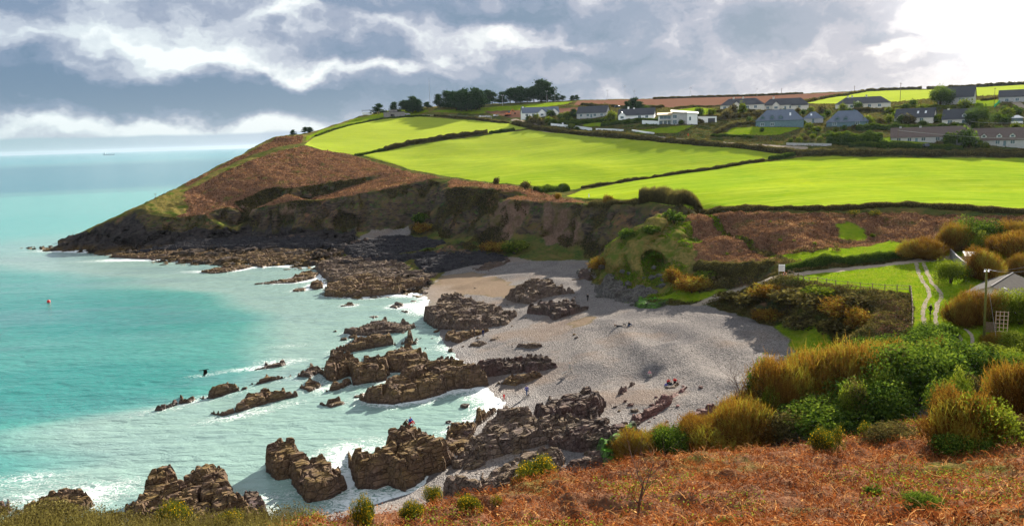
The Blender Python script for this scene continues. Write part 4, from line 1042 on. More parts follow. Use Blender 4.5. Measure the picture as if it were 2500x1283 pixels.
GR = 'rock outcrops in the bay'
ROCKS = [
 ('long brown weed covered ledge stretching along the headland foot into the surf', [(270, 628), (330, 618), (420, 606), (520, 604), (600, 606), (640, 612), (620, 632), (560, 640), (500, 642), (440, 642), (430, 632), (350, 633)], 1.3, 'b', 1),
 ('brown ledge at the headland foot next to the small far cove', [(600, 622), (650, 606), (720, 604), (785, 610), (792, 625), (740, 634), (690, 641), (640, 654), (608, 645)], 1.6, 'b', 1),
 ('low outlying reef with white surf off the headland ledge', [(487, 664), (520, 652), (560, 645), (620, 641), (612, 654), (555, 665), (510, 668)], 1.0, 'b', 1),
 ('flat dark shelf under the shaded headland cliff', [(330, 618), (450, 588), (600, 580), (760, 578), (850, 584), (845, 604), (700, 606), (560, 606), (420, 612)], 1.6, 'k', 1),
 ('thin rock spit leading to the big brown platform from the sea', [(618, 695), (660, 684), (720, 673), (735, 661), (760, 657), (780, 668), (768, 680), (720, 690), (680, 692)], 0.9, 'b', 1),
 ('rounded boulder in water at the seaward corner of the brown platform', [(755, 702), (758, 686), (775, 680), (791, 687), (789, 703), (770, 707)], 1.4, 'b', 1),
 ('small flat skerry left of the rounded boulder', [(712, 711), (725, 702), (748, 701), (746, 710), (722, 714)], 0.5, 'b', 1),
 ('dark slate mass in shade below the small far cove', [(840, 616), (870, 590), (930, 577), (1000, 570), (1080, 576), (1125, 592), (1130, 612), (1060, 627), (960, 642), (860, 637)], 2.8, 'k', 0.8),
 ('dark bedded ridge running under the cliff towards the grey beach', [(1010, 642), (1050, 612), (1120, 602), (1200, 610), (1250, 630), (1212, 643), (1150, 648), (1085, 664), (1035, 668)], 1.8, 'k', 1),
 ('middle of the big platform, brown to seaward and slate grey to landward', [(770, 657), (780, 640), (800, 628), (870, 622), (960, 628), (1020, 648), (1080, 656), (1062, 678), (1000, 692), (900, 694), (810, 692), (785, 674)], 2.4, 'm', 1),
 ('front ledge of the big brown platform, long wall facing turquoise water', [(792, 723), (798, 690), (830, 675), (880, 664), (940, 670), (990, 674), (1045, 677), (1053, 687), (1000, 704), (975, 717), (900, 724), (840, 725)], 2.6, 'b', 1),
 ('thin dark slab lying on the upper sand below the cliff', [(1158, 657), (1180, 645), (1210, 639), (1246, 636), (1232, 646), (1190, 659), (1165, 661)], 0.8, 'd', 0.7),
 ('striped crag rising from the sand at the back of the beach', [(1230, 727), (1235, 705), (1270, 690), (1300, 676), (1350, 674), (1370, 690), (1400, 706), (1406, 716), (1370, 719), (1330, 726), (1290, 742), (1255, 738)], 3.4, 'm', 1),
 ('dark crag with a sunlit pinkish end behind the standing walker', [(1288, 765), (1295, 745), (1320, 732), (1370, 731), (1400, 729), (1412, 738), (1440, 742), (1436, 756), (1400, 767), (1350, 783), (1338, 770)], 2.2, 'd', 1),
 ('broad layered reef at the waterline in the middle of the beach', [(1035, 782), (1035, 765), (1050, 740), (1080, 720), (1120, 712), (1150, 722), (1185, 715), (1195, 725), (1230, 728), (1262, 748), (1265, 772), (1240, 792), (1200, 800), (1150, 806), (1110, 806), (1060, 802)], 3.2, 'm', 1),
 ('low brown toe of the layered reef beside two standing people', [(1085, 830), (1088, 806), (1130, 795), (1190, 794), (1205, 806), (1150, 824), (1118, 839)], 1.6, 'b', 1),
 ('lone split boulder in foam just off the layered reef', [(951, 750), (955, 737), (975, 734), (986, 745), (970, 754)], 0.9, 'm', 1),
 ('half sunk pointed rock in open turquoise water', [(828, 748), (850, 736), (878, 740), (872, 746)], 0.6, 'b', 1),
 ('awash rock at the left edge of white foam by the reef', [(975, 760), (988, 756), (1003, 758), (995, 764)], 0.4, 'b', 1),
 ('small awash rock left of the foam patch', [(898, 773), (912, 769), (925, 772), (912, 777)], 0.4, 'b', 1),
 ('jagged row of knobs in the water, furthest row of the pair', [(838, 813), (860, 800), (895, 782), (940, 779), (985, 782), (1012, 786), (1016, 800), (985, 812), (940, 814), (890, 820), (860, 818)], 1.5, 'm', 1.2),
 ('rounded humps in the water, nearest row of the pair with foam below', [(798, 867), (805, 842), (840, 830), (870, 820), (930, 813), (960, 820), (1000, 812), (1042, 808), (1036, 824), (1000, 836), (950, 842), (900, 851), (870, 858), (830, 859), (812, 869)], 2.0, 'b', 1.1),
 ('big brown hump at the beach end of the seaward reef', [(935, 900), (925, 870), (945, 848), (1000, 838), (1040, 853), (1062, 870), (1080, 882), (1048, 906), (1000, 908), (960, 906)], 3.2, 'b', 0.9),
 ('row of upright brown blocks in the water beside the big hump', [(785, 906), (786, 878), (815, 862), (860, 860), (905, 868), (940, 866), (955, 900), (935, 927), (890, 933), (862, 937), (855, 914), (820, 930), (800, 925)], 3.4, 'b', 1),
 ('low wedge of rock in front of the upright brown blocks', [(790, 951), (805, 930), (850, 915), (870, 925), (840, 946), (812, 953)], 1.6, 'b', 1),
 ('great barrel shaped rock with a pink overhang above the inlet', [(885, 972), (890, 950), (900, 930), (940, 915), (1000, 890), (1060, 878), (1110, 880), (1150, 885), (1180, 920), (1186, 938), (1140, 947), (1100, 950), (1040, 972), (960, 983), (905, 980)], 3.6, 'b', 0.85),
 ('steep sided slate fin standing on the pebbles above the barrel rock', [(1150, 882), (1170, 865), (1220, 853), (1290, 842), (1340, 843), (1372, 856), (1378, 872), (1360, 895), (1320, 905), (1240, 912), (1180, 918)], 3.6, 'd', 1.1),
 ('brown stepped ledge along the foot of the slate fin', [(1215, 934), (1240, 912), (1320, 900), (1352, 898), (1330, 915), (1300, 928), (1260, 940)], 1.5, 'b', 1),
 ('low pebbly ridge directly behind the slate fin', [(1245, 846), (1270, 834), (1310, 832), (1350, 842), (1300, 850)], 1.0, 'm', 1),
 ('squat rock in the water left of the brown wedge', [(728, 946), (735, 932), (765, 922), (792, 928), (786, 945), (755, 957)], 1.2, 'b', 1),
 ('dark knob in foam behind the squat rock', [(718, 920), (722, 901), (760, 886), (785, 887), (785, 906), (760, 921)], 1.6, 'm', 1),
 ('three joined humps in the foam left of the dark knob', [(607, 936), (615, 925), (650, 915), (700, 906), (716, 915), (692, 925), (650, 933), (625, 939)], 1.2, 'b', 1),
 ('pale wave washed rock with white surf behind, furthest out', [(612, 904), (625, 892), (650, 884), (690, 880), (706, 884), (690, 894), (650, 901)], 0.8, 'm', 1),
 ('black seaward tip of the left skerry chain', [(362, 1002), (368, 990), (400, 980), (425, 970), (437, 980), (430, 988), (390, 1004)], 1.1, 'd', 1),
 ('middle hump of the left skerry chain', [(428, 981), (440, 966), (475, 960), (490, 970), (465, 982), (440, 986)], 1.1, 'b', 1),
 ('highest hump of the left skerry chain', [(480, 970), (500, 950), (560, 931), (595, 931), (609, 946), (570, 957), (520, 972)], 1.6, 'b', 1),
 ('long low skerry nearer the viewer, parallel to the left chain', [(510, 1010), (530, 998), (580, 980), (600, 962), (640, 947), (690, 950), (720, 952), (728, 966), (690, 976), (650, 986), (590, 1005), (545, 1016)], 1.5, 'b', 1.1),
 ('single oval skerry in calm water above the anglers rock', [(777, 986), (800, 973), (830, 968), (848, 978), (836, 989), (805, 996)], 0.9, 'b', 1),
 ('little skerry touching the foot of the barrel rock', [(850, 967), (870, 958), (890, 956), (888, 970), (865, 971)], 0.7, 'b', 1),
 ('tilted layered stack standing alone in water nearest the anglers rock', [(648, 1152), (646, 1120), (655, 1090), (680, 1073), (722, 1071), (735, 1093), (790, 1096), (825, 1126), (850, 1166), (848, 1196), (825, 1206), (800, 1221), (750, 1226), (728, 1201), (705, 1171), (670, 1171)], 3.0, 'b', 0.9),
 ('wide layered stack split by a gap, nearest bottom left', [(305, 1262), (315, 1216), (335, 1181), (360, 1161), (365, 1146), (400, 1136), (430, 1136), (440, 1160), (455, 1146), (460, 1126), (490, 1136), (510, 1129), (550, 1129), (562, 1151), (567, 1181), (590, 1210), (640, 1290), (500, 1320), (330, 1310)], 3.2, 'b', 1),
 ('dark rounded stack at the right end of the wide layered one', [(585, 1215), (600, 1186), (630, 1185), (645, 1211), (665, 1256), (660, 1285), (600, 1280)], 2.4, 'd', 0.9),
 ('flat brown rock in white surf at the bottom left corner', [(35, 1240), (60, 1216), (110, 1201), (160, 1188), (205, 1188), (228, 1206), (230, 1232), (200, 1256), (120, 1266), (50, 1256)], 2.0, 'b', 1),
 ('small rock cut by the left edge of the photo', [(-30, 1250), (-20, 1222), (20, 1214), (42, 1226), (20, 1252)], 1.4, 'd', 1),
 ('huge anglers rock, brown top and steep dark front above the surf', [(850, 1112), (852, 1090), (870, 1080), (925, 1074), (940, 1060), (937, 1037), (975, 1026), (1008, 1021), (1056, 1044), (1078, 1054), (1110, 1096), (1113, 1122), (1090, 1147), (1050, 1157), (1020, 1182), (990, 1202), (950, 1187), (920, 1194), (872, 1192), (852, 1150)], 4.6, 'b', 0.9),
 ('brown knobs above the pool right of the anglers rock', [(1090, 1052), (1100, 1031), (1140, 1016), (1190, 1006), (1212, 1006), (1165, 1040), (1152, 1078), (1120, 1088), (1092, 1074)], 1.8, 'b', 1),
 ('grey crag between the small pool and the inlet shore', [(1130, 1115), (1142, 1062), (1190, 1022), (1235, 990), (1290, 992), (1340, 1020), (1350, 1075), (1300, 1092), (1250, 1102), (1180, 1122)], 2.6, 'm', 1),
 ('tall black seaweed crag at the edge of the pebble beach', [(1310, 1015), (1315, 975), (1345, 955), (1385, 942), (1440, 940), (1466, 960), (1473, 992), (1455, 1020), (1400, 1040), (1345, 1038)], 2.8, 'd', 1.1),
 ('dark seaweed slope below the black crag', [(1345, 1088), (1360, 1045), (1400, 1028), (1460, 1022), (1520, 1020), (1546, 1040), (1536, 1062), (1480, 1092), (1420, 1102)], 2.0, 'd', 1),
 ('grey purple blocks above the gravel gully', [(1090, 1205), (1110, 1172), (1180, 1142), (1230, 1102), (1300, 1084), (1352, 1090), (1372, 1122), (1350, 1162), (1280, 1194), (1180, 1210)], 2.2, 'm', 1),
 ('dark ledge under the gorse by the bracken edge', [(1350, 1140), (1400, 1105), (1480, 1093), (1560, 1066), (1562, 1088), (1510, 1122), (1440, 1155), (1370, 1172)], 1.7, 'd', 1),
 ('bright green algae covered slab by the bracken edge', [(1450, 1108), (1478, 1090), (1520, 1066), (1555, 1056), (1562, 1068), (1530, 1088), (1490, 1112)], 3.1, 'g', 0.5),
 ('black boulder casting a shadow on the pebbles', [(1500, 962), (1505, 936), (1525, 921), (1550, 918), (1556, 931), (1532, 946), (1520, 963)], 1.9, 'd', 0.8),
 ('pink slabs lying on the beach near the seated group', [(1540, 1022), (1545, 1003), (1580, 986), (1625, 962), (1645, 966), (1640, 985), (1600, 1012), (1560, 1034)], 1.1, 'p', 1),
 ('narrow pink ribs running up the beach beside the seated group', [(1628, 962), (1645, 950), (1672, 938), (1686, 938), (1668, 958), (1640, 974)], 0.6, 'p', 1),
 ('brown whaleback rock next to the white spring by the bushes', [(1640, 1042), (1660, 1012), (1700, 990), (1750, 980), (1768, 1000), (1745, 1022), (1690, 1050)], 1.9, 'p', 0.9),
 ('small rock that the seated group leans on', [(1618, 948), (1640, 931), (1655, 925), (1661, 937), (1648, 947)], 0.7, 'm', 0.8),
 ('lone dark stone in the middle of the pebbles', [(1685, 857), (1688, 848), (1697, 849), (1699, 857)], 0.7, 'd', 0.8),
 ('small low stone between the black boulder and the pink slabs', [(1528, 992), (1535, 982), (1548, 984), (1546, 992)], 0.5, 'p', 0.8),
 ('grey boulder at the left foot of the grassy hummock', [(1408, 668), (1418, 652), (1440, 654), (1450, 668), (1436, 682), (1415, 680)], 1.6, 'd', 0.7),
 ('tallest grey boulders at the foot of the grassy hummock', [(1452, 712), (1462, 690), (1480, 668), (1512, 672), (1535, 695), (1530, 715), (1500, 731), (1470, 724)], 2.4, 'l', 0.9),
 ('long pale ledge under the hummock below the cave', [(1500, 735), (1520, 710), (1560, 700), (1600, 698), (1612, 712), (1580, 728), (1540, 740)], 1.5, 'l', 0.9),
 ('mossy rock nose where the hummock meets the pebbles', [(1546, 745), (1562, 728), (1600, 724), (1632, 730), (1642, 742), (1600, 753), (1562, 752)], 1.1, 'g', 0.8),
 ('grey rock shelf between the grey crag and the purple blocks', [(1080, 1105), (1150, 1088), (1250, 1095), (1330, 1080), (1365, 1098), (1300, 1130), (1200, 1150), (1115, 1142)], 1.6, 'm', 1),
 ('dark rock shelf joining the black crag to the grey crag', [(1290, 1020), (1360, 998), (1440, 1008), (1485, 1030), (1440, 1062), (1370, 1075), (1310, 1055)], 2.0, 'm', 1),
 ('brown weedy shelf between the anglers rock and the knobs above the pool', [(1070, 1070), (1100, 1060), (1150, 1068), (1160, 1095), (1120, 1112), (1085, 1105)], 1.6, 'b', 1),
 ('dark rock nose under the large round gorse bush', [(1220, 1195), (1260, 1165), (1340, 1150), (1400, 1155), (1380, 1185), (1300, 1205)], 2.0, 'd', 1),
 ('low stones on the wet gravel below two standing people', [(1140, 845), (1155, 832), (1180, 828), (1192, 838), (1170, 846)], 0.6, 'm', 1),
 ('pair of stones on the gravel in a line toward the beach', [(1190, 828), (1205, 820), (1225, 818), (1220, 828), (1200, 832)], 0.5, 'm', 1),
]
def grow(p, k):
    cx = sum(q[0] for q in p) / len(p); cy = sum(q[1] for q in p) / len(p)
    return [(cx + (x - cx) * k, cy + (y - cy) * k) for x, y in p]


for r in ROCKS:
    if any(w in r[0] for w in ('crag', 'blocks', 'slope below', 'knobs', 'shelf', 'gorse by', 'barrel', 'fin', 'big brown hump', 'upright')) and r[1][0][1] > 820: r = (r[0], grow(r[1], 1.07)) + r[2:]
    build_rock(r[0], r[1], r[2], r[3], cragk=r[4], group=GR)


def rubble():
    r = random.Random(12); protos = {}
    spots = [((1095, 990, 1560, 1200), 95, 16, 'md', 'loose boulder among the grey crags near the gravel gully', 'boulders among the near crags'),
             ((1030, 700, 1420, 850), 40, 9, 'mb', 'small loose rock around the layered reefs of the middle beach', 'loose rocks of the middle beach'),
             ((780, 800, 1190, 960), 40, 13, 'b', 'small brown rock in the shallows between the reefs', 'rocks in the shallows'),
             ((780, 590, 1260, 670), 40, 12, 'd', 'dark rock block below the shaded cliffs', 'blocks below the shaded cliffs'),
             ((1520, 930, 1780, 1050), 26, 10, 'p', 'small pink stone beside the pink slabs', 'pink stones on the beach'),
             ((1410, 640, 1640, 745), 22, 16, 'l', 'grey fallen block at the foot of the grassy hummock', 'fallen blocks below the hummock'),
             ((620, 575, 1000, 600), 16, 10, 'd', 'rock at the edge of the small far cove', 'rocks of the small far cove'),
             ((330, 610, 800, 640), 26, 9, 'b', 'knob on the outer edge of the headland ledge', 'knobs on the headland ledge')]
    for (x0, y0, x1, y1), n, s, kinds, lab, grp in spots:
        k = 0
        while k < n:
            px, py = r.uniform(x0, x1), r.uniform(y0, y1)
            if s == 16 and kinds == 'md' and py > 1200 - (px - 1095) * 0.2: py -= 60
            c = cast(px, py); k += 1
            if not c or c[1] < 62 or zone_at(c[0], c[1]) in ('cliff', 'lawn', 'field', 'bracken'): continue
            if c[2] < 0.01 and kinds == 'p': continue
            kd = r.choice(kinds); v = r.randrange(4)
            if (kd, v) not in protos:
                g = np.random.default_rng(v * 7 + ord(kd)); nu, nv = 16, 10; th = np.linspace(0, 2 * np.pi, nu, endpoint=False); ph = np.linspace(0.02, np.pi - 0.02, nv)
                T, Pp = np.meshgrid(th, ph); D3 = np.stack([np.sin(Pp) * np.cos(T), np.sin(Pp) * np.sin(T), np.cos(Pp)], -1)
                Q = np.sign(D3) * np.abs(D3) ** 0.7; Q = Q * (1 + 0.28 * vnoise3(D3[..., 0] * 2 + v * 9, D3[..., 1] * 2, D3[..., 2] * 2, v)[..., None] + 0.1 * vnoise3(D3[..., 0] * 5, D3[..., 1] * 5 + v, D3[..., 2] * 5, v + 5)[..., None])
                idx = np.arange(nu * nv).reshape(nv, nu); nx_ = np.roll(idx, -1, 1)
                F = np.stack([idx[:-1], idx[1:], nx_[1:], nx_[:-1]], -1).reshape(-1, 4)
                protos[(kd, v)] = np_mesh('boulder', Q.reshape(-1, 3), F, [RMS[kd]], False)
            d = math.hypot(c[0], c[1]); w = s * r.uniform(0.35, 1.15) ** 1.3 * d / FPX / 2
            sz = w / (s * d / FPX / 2); near = min(ROCKPOS, key=lambda q: (q[0] - c[0]) ** 2 + (q[1] - c[1]) ** 2)
            sd = ('left' if c[0] < near[0] - 2 else 'right' if c[0] > near[0] + 2 else 'middle') + (' rear' if c[1] > near[1] + 2 else ' front' if c[1] < near[1] - 2 else '')
            lb = '%s %s boulder, %s of the %s' % ('tiny' if sz < 0.45 else 'small' if sz < 0.7 else 'medium sized' if sz < 0.95 else 'larger', {'m': 'mottled', 'd': 'dark grey', 'b': 'brown', 'p': 'pinkish', 'l': 'pale grey', 'g': 'green'}[kd], sd, ' '.join(near[2].split()[:7]))
            o = add_obj('boulder', protos[(kd, v)], lb, 'boulder', grp, loc=(c[0], c[1], max(surf_z(c[0], c[1]), -0.1) + w * 0.15))
            o.scale = (w * r.uniform(0.8, 1.5), w * r.uniform(0.7, 1.2), w * r.uniform(0.5, 0.85)); o.rotation_euler = (r.uniform(-.3, .3), r.uniform(-.3, .3), r.uniform(0, 6.28))


rubble()
for (px, py, rx, ry, a, s) in [(640, 850, 0, 0, 0, 0), (700, 845, 8, 3, 0.15, 0.5), (500, 915, 5, 2.2, 0.3, 0.7), (600, 900, 4, 2, .2, .8), (690, 882, 5, 2.4, 0.1, .8), (430, 630, 26, 6, .1, 1.0), (330, 632, 22, 5, 0.1, 1.0), (500, 662, 12, 4, 0, 1.0), (130, 612, 16, 5, 0, 0.9), (290, 524, 14, 6, 0, .8),
                 (1010, 745, 6, 4, 0.5, 1.1), (1035, 760, 5, 5, 0.5, 1.0), (1020, 720, 7, 3, 0.2, .8), (450, 985, 12, 3, 0.75, .65), (640, 1000, 10, 2.5, .6, .5), (560, 1020, 6, 2, .5, .5), (60, 1170, 7, 3, .2, .9), (240, 1200, 6, 4, .8, .7), (100, 1215, 9, 3, 0.1, .8), (880, 1090, 6, 4, .5, .6), (840, 1120, 3, 5, .5, .7), (860, 1200, 3, 5, .2, .7),
                 (960, 1225, 6, 3, .3, 1.0), (1200, 975, 7, 2.2, -.7, .8), (1225, 990, 3, 1.5, .2, .9), (700, 870, 14, 4, .3, .2), (800, 910, 10, 5, .7, .35), (650, 1215, 4, 2, 0, .5), (1060, 850, 5, 3, .6, .3), (250, 530, 5, 3, 0, .7)]:
    if rx:
        q = PZ(px, py, 0); FOAM_PTS.append((q[0], q[1], rx, ry, a, s * 0.34))
build_water()


def castd(px, py):
    for k in range(16):
        c = cast(px, py + 0.8 * k)
        if c and c[2] > 0.01: return c
    return None


# ------------------------------------------------------------------ foliage kit
def leaf_material(name, cols, trans=0.35, rough=0.6, spec=0.12):
    m, N = newmat(name); t = N.attr('tint').outputs['Fac']
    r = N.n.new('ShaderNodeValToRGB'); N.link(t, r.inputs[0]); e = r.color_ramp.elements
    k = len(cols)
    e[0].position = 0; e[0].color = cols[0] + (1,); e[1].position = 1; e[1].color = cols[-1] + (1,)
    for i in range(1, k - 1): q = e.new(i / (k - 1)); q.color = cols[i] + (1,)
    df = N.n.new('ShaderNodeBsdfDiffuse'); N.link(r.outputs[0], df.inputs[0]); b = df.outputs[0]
    tr = N.n.new('ShaderNodeBsdfTranslucent'); N.link(N.mix(1.0, r.outputs[0], (1.0, 1.0, 0.7), 'MULTIPLY'), tr.inputs[0])
    mx = N.n.new('ShaderNodeMixShader'); mx.inputs[0].default_value = trans
    N.link(b, mx.inputs[1]); N.link(tr.outputs[0], mx.inputs[2]); N.out(mx.outputs[0])
    return m


def plain(name, col, rough=0.8, spec=0.25, var=0.25, scale=2.0, bump=0.0, metal=0.0):
    m, N = newmat(name); P = N.pos()
    n = N.noise(P, scale, 5, 0.6)
    c = N.mix(N.rng(n, 0.3, 0.7), tuple(q * (1 - var) for q in col), tuple(min(1, q * (1 + var)) for q in col))
    N.out(N.bsdf(c, rough, N.bump(n, bump, 0.05) if bump else None, spec, metal)); return m


def unit(n, r):
    v = r.normal(size=(n, 3)); return v / np.linalg.norm(v, axis=1, keepdims=True)


class Leaves:
    """collects rhombic leaves and ribbon stems, then becomes ONE mesh"""
    def __init__(s): s.V = []; s.F = []; s.T = []; s.n = 0
    def _add(s, V, F, T): s.V.append(V); s.F.append(F + s.n); s.T.append(T); s.n += len(V)
    def leaves(s, P, size, tint, r, flat=0.0, aspect=0.5, up=0.0):
        n = len(P); size = np.broadcast_to(size, (n,))
        a = unit(n, r); a[:, 2] = a[:, 2] * (1 - flat) + up; a /= np.linalg.norm(a, axis=1, keepdims=True)
        b = np.cross(a, unit(n, r)); b /= np.maximum(np.linalg.norm(b, axis=1, keepdims=True), 1e-6)
        A = a * size[:, None]; B = b * (size * aspect)[:, None]
        V = np.stack([P - A, P + B, P + A, P - B], 1).reshape(-1, 3)
        s._add(V, np.arange(4 * n).reshape(n, 4), np.repeat(np.broadcast_to(tint, (n,)), 4))
    def stems(s, A, Bq, width, tint, r, bend=0.15, seg=3, taper=0.3):
        n = len(A); D = Bq - A; L = np.linalg.norm(D, axis=1, keepdims=True)
        side = np.cross(D, unit(n, r)); side /= np.maximum(np.linalg.norm(side, axis=1, keepdims=True), 1e-6)
        bo = np.cross(D, unit(n, r)); bo /= np.maximum(np.linalg.norm(bo, axis=1, keepdims=True), 1e-6)
        width = np.broadcast_to(width, (n,))[:, None]; rings = []
        for k in range(seg + 1):
            t = k / seg; c = A + D * t + bo * L * bend * math.sin(t * math.pi) ; w = width * (1 - (1 - taper) * t)
            rings += [c - side * w, c + side * w]
        V = np.stack(rings, 1).reshape(-1, 3); q = 2 * (seg + 1)
        F = np.concatenate([np.array([[2 * k, 2 * k + 1, 2 * k + 3, 2 * k + 2]]) + (np.arange(n) * q)[:, None] for k in range(seg)], 0)
        s._add(V, F, np.repeat(np.broadcast_to(tint, (n,)), q))
    def mesh(s, name, mat):
        V = np.concatenate(s.V); F = np.concatenate(s.F); me = np_mesh(name, V, F, [mat], False)
        put_attr(me, 'tint', np.clip(np.concatenate(s.T), 0, 1)); return me


def tubes(name, segs, mat, sides=5):
    """segs: (p0, r0, p1, r1)"""
    V = []; F = []; n = 0
    for p0, r0, p1, r1 in segs:
        p0 = np.array(p0, float); p1 = np.array(p1, float); d = p1 - p0; d /= max(np.linalg.norm(d), 1e-6)
        a = np.cross(d, (0, 0, 1) if abs(d[2]) < 0.9 else (1, 0, 0)); a /= np.linalg.norm(a); b = np.cross(d, a)
        for p, r_ in ((p0, r0), (p1, r1)):
            for k in range(sides):
                t = 2 * math.pi * k / sides; V.append(p + r_ * (math.cos(t) * a + math.sin(t) * b))
        F += [(n + k, n + (k + 1) % sides, n + sides + (k + 1) % sides, n + sides + k) for k in range(sides)]; n += 2 * sides
    me = np_mesh(name, np.array(V), np.array(F), [mat], True); return me


M_LEAF = leaf_material('green_leaves', [(0.014, 0.028, 0.008), (0.042, 0.080, 0.014), (0.095, 0.150, 0.018), (0.19, 0.24, 0.035)])
M_LEAFY = leaf_material('yellow_green_leaves', [(0.03, 0.05, 0.008), (0.085, 0.12, 0.012), (0.17, 0.21, 0.02), (0.26, 0.30, 0.05)])
M_WILLOW = leaf_material('willow_twigs', [(0.04, 0.022, 0.008), (0.135, 0.062, 0.014), (0.27, 0.14, 0.022), (0.27, 0.26, 0.035)], 0.3)
M_GORSE = leaf_material('gorse_spines', [(0.018, 0.032, 0.008), (0.05, 0.075, 0.012), (0.12, 0.13, 0.02), (0.20, 0.17, 0.03)], 0.3)
M_FLOWER = leaf_material('gorse_flowers', [(0.45, 0.27, 0.01), (0.70, 0.42, 0.015)], 0.3)
M_FERN = leaf_material('dead_bracken', [(0.024, 0.009, 0.006), (0.15, 0.042, 0.016), (0.32, 0.105, 0.035), (0.60, 0.36, 0.18)], 0.35, 0.6)
M_FERN2 = leaf_material('dead_bracken_far', [(0.050, 0.028, 0.020), (0.16, 0.080, 0.048), (0.31, 0.175, 0.105), (0.48, 0.33, 0.21)], 0.3)
M_SCRUB = leaf_material('mixed_scrub', [(0.020, 0.024, 0.010), (0.075, 0.058, 0.024), (0.145, 0.125, 0.038), (0.25, 0.22, 0.085)], 0.3)
M_PINE = leaf_material('pine_needles', [(0.008, 0.020, 0.012), (0.018, 0.042, 0.020), (0.035, 0.075, 0.025), (0.06, 0.11, 0.03)], 0.15)
M_GRASSB = leaf_material('grass_blades', [(0.04, 0.10, 0.006), (0.13, 0.21, 0.012), (0.24, 0.30, 0.03), (0.34, 0.29, 0.09)], 0.4)
M_BARK = plain('bark', (0.06, 0.042, 0.03), 0.9, 0.1, 0.4, 6, 0.4)
M_TWIG = plain('grey_brown_bark', (0.10, 0.06, 0.045), 0.9, 0.1, 0.3, 8)


def blob_points(n, r, lumps=9, squash=0.75, shell=0.6):
    """points in the lumpy outer part of a crown of radius 1, base at z=0"""
    c = unit(lumps, r); c[:, 2] = np.abs(c[:, 2]) * squash; c *= r.uniform(0.35, 0.72, (lumps, 1)); c[:, 2] += 0.35
    rad = r.uniform(0.28, 0.5, lumps); k = r.integers(0, lumps, n)
    p = c[k] + unit(n, r) * (rad[k] * r.uniform(shell, 1.05, n))[:, None]
    p[:, 2] = np.maximum(p[:, 2], r.uniform(0, 0.12, n)); return p, k


def make_shrub(kind, seed, n=2600, leaf=0.07):
    """returns list of (part name, mesh, material) in unit size (radius 1, height about 1.4)"""
    r = np.random.default_rng(seed); L = Leaves(); parts = []
    if kind == 'willow':
        p, k = blob_points(n, r, 17, 0.95, 0.55); lt = r.uniform(-0.28, 0.38, 17)[k % 17]; p[:, 2] *= r.uniform(0.8, 1.25, 17)[k % 17]
        out = p.copy(); out[:, 2] -= 0.2; out /= np.maximum(np.linalg.norm(out, axis=1, keepdims=True), 1e-6)
        dirv = out * 0.45 + np.array([0, 0, 0.9]) + r.normal(0, 0.28, (n, 3)); ln = (0.07 + 0.26 * r.random(n) ** 2)[:, None]
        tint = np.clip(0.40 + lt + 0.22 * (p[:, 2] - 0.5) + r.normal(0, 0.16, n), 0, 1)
        L.stems(p - dirv * ln * 0.6, p + dirv * ln * 0.5, r.uniform(0.004, 0.010, n), tint, r, 0.12, 2)
        q = n // 3; b = np.stack([r.normal(0, 0.12, q), r.normal(0, 0.12, q), r.uniform(0, 0.2, q)], 1)
        L.stems(b, p[:q], r.uniform(0.006, 0.013, q), np.clip(tint[:q] - 0.1, 0, 1), r, 0.12, 3)
        L.leaves(p + r.normal(0, 0.05, (n, 3)), leaf * r.uniform(0.35, 0.8, n), np.clip(tint + r.normal(0.12, 0.2, n), 0, 1), r, 0, 0.5)
        L.leaves(p * 0.97 + r.normal(0, 0.06, (n, 3)), leaf * r.uniform(0.35, 0.7, n), np.clip(tint + r.normal(0.0, 0.25, n), 0, 1), r, 0, 0.5)
        parts.append(('crown', L.mesh('crown', M_WILLOW)))
    else:
        p, k = blob_points(n, r, 15, 0.75, 0.55)
        lt = r.uniform(-0.2, 0.2, 15)[k % 15]
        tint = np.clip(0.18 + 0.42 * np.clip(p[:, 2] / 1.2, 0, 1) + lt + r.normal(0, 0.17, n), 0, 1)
        if kind == 'gorse':
            L.stems(p, p + unit(n, r) * 0.10 + np.array([0, 0, 0.08]), 0.012, tint, r, 0.0, 1)
            L.leaves(p[:n // 2], leaf * 0.6, tint[:n // 2], r, 0, 0.35, 0.5)
        else: L.leaves(p, leaf * r.uniform(0.6, 1.2, n), tint, r, 0, 0.55)
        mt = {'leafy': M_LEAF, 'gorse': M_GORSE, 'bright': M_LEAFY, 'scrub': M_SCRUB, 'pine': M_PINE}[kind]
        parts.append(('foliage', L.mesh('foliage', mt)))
        if kind == 'gorse':
            K = Leaves(); q = p[p[:, 2] > 0.35]; q = q[r.random(len(q)) < 0.22]; q = q * 1.03
            K.leaves(q, 0.035, r.random(len(q)), r, 0, 0.8); parts.append(('flowers', K.mesh('flowers', M_FLOWER)))
    segs = []
    for i in range(9):
        a = r.uniform(0, 6.28); rr = r.uniform(0.15, 0.6); e = (math.cos(a) * rr, math.sin(a) * rr, r.uniform(0.5, 0.85))
        mid = (e[0] * 0.35, e[1] * 0.35, e[2] * 0.5); segs += [((0, 0, -0.15), 0.035, mid, 0.022), (mid, 0.022, e, 0.006)]
    parts.append(('stems', tubes('stems', segs, M_BARK, 4)))
    return parts


SHRUBS = {}
def shrub_parts(kind, variant, hi=True):
    k = (kind, variant, hi)
    if k not in SHRUBS: SHRUBS[k] = make_shrub(kind, 100 + 7 * variant + len(kind), (7500 if kind != 'gorse' else 4200) if hi else 800, 0.034 if hi else 0.11)
    return SHRUBS[k]


NAME_OF = dict(willow='willow_bush', leafy='leafy_bush', gorse='gorse_bush', bright='leafy_bush', scrub='shrub', pine='shrub')
CAT_OF = dict(willow='bush', leafy='bush', gorse='gorse bush', bright='bush', scrub='shrub', pine='shrub')


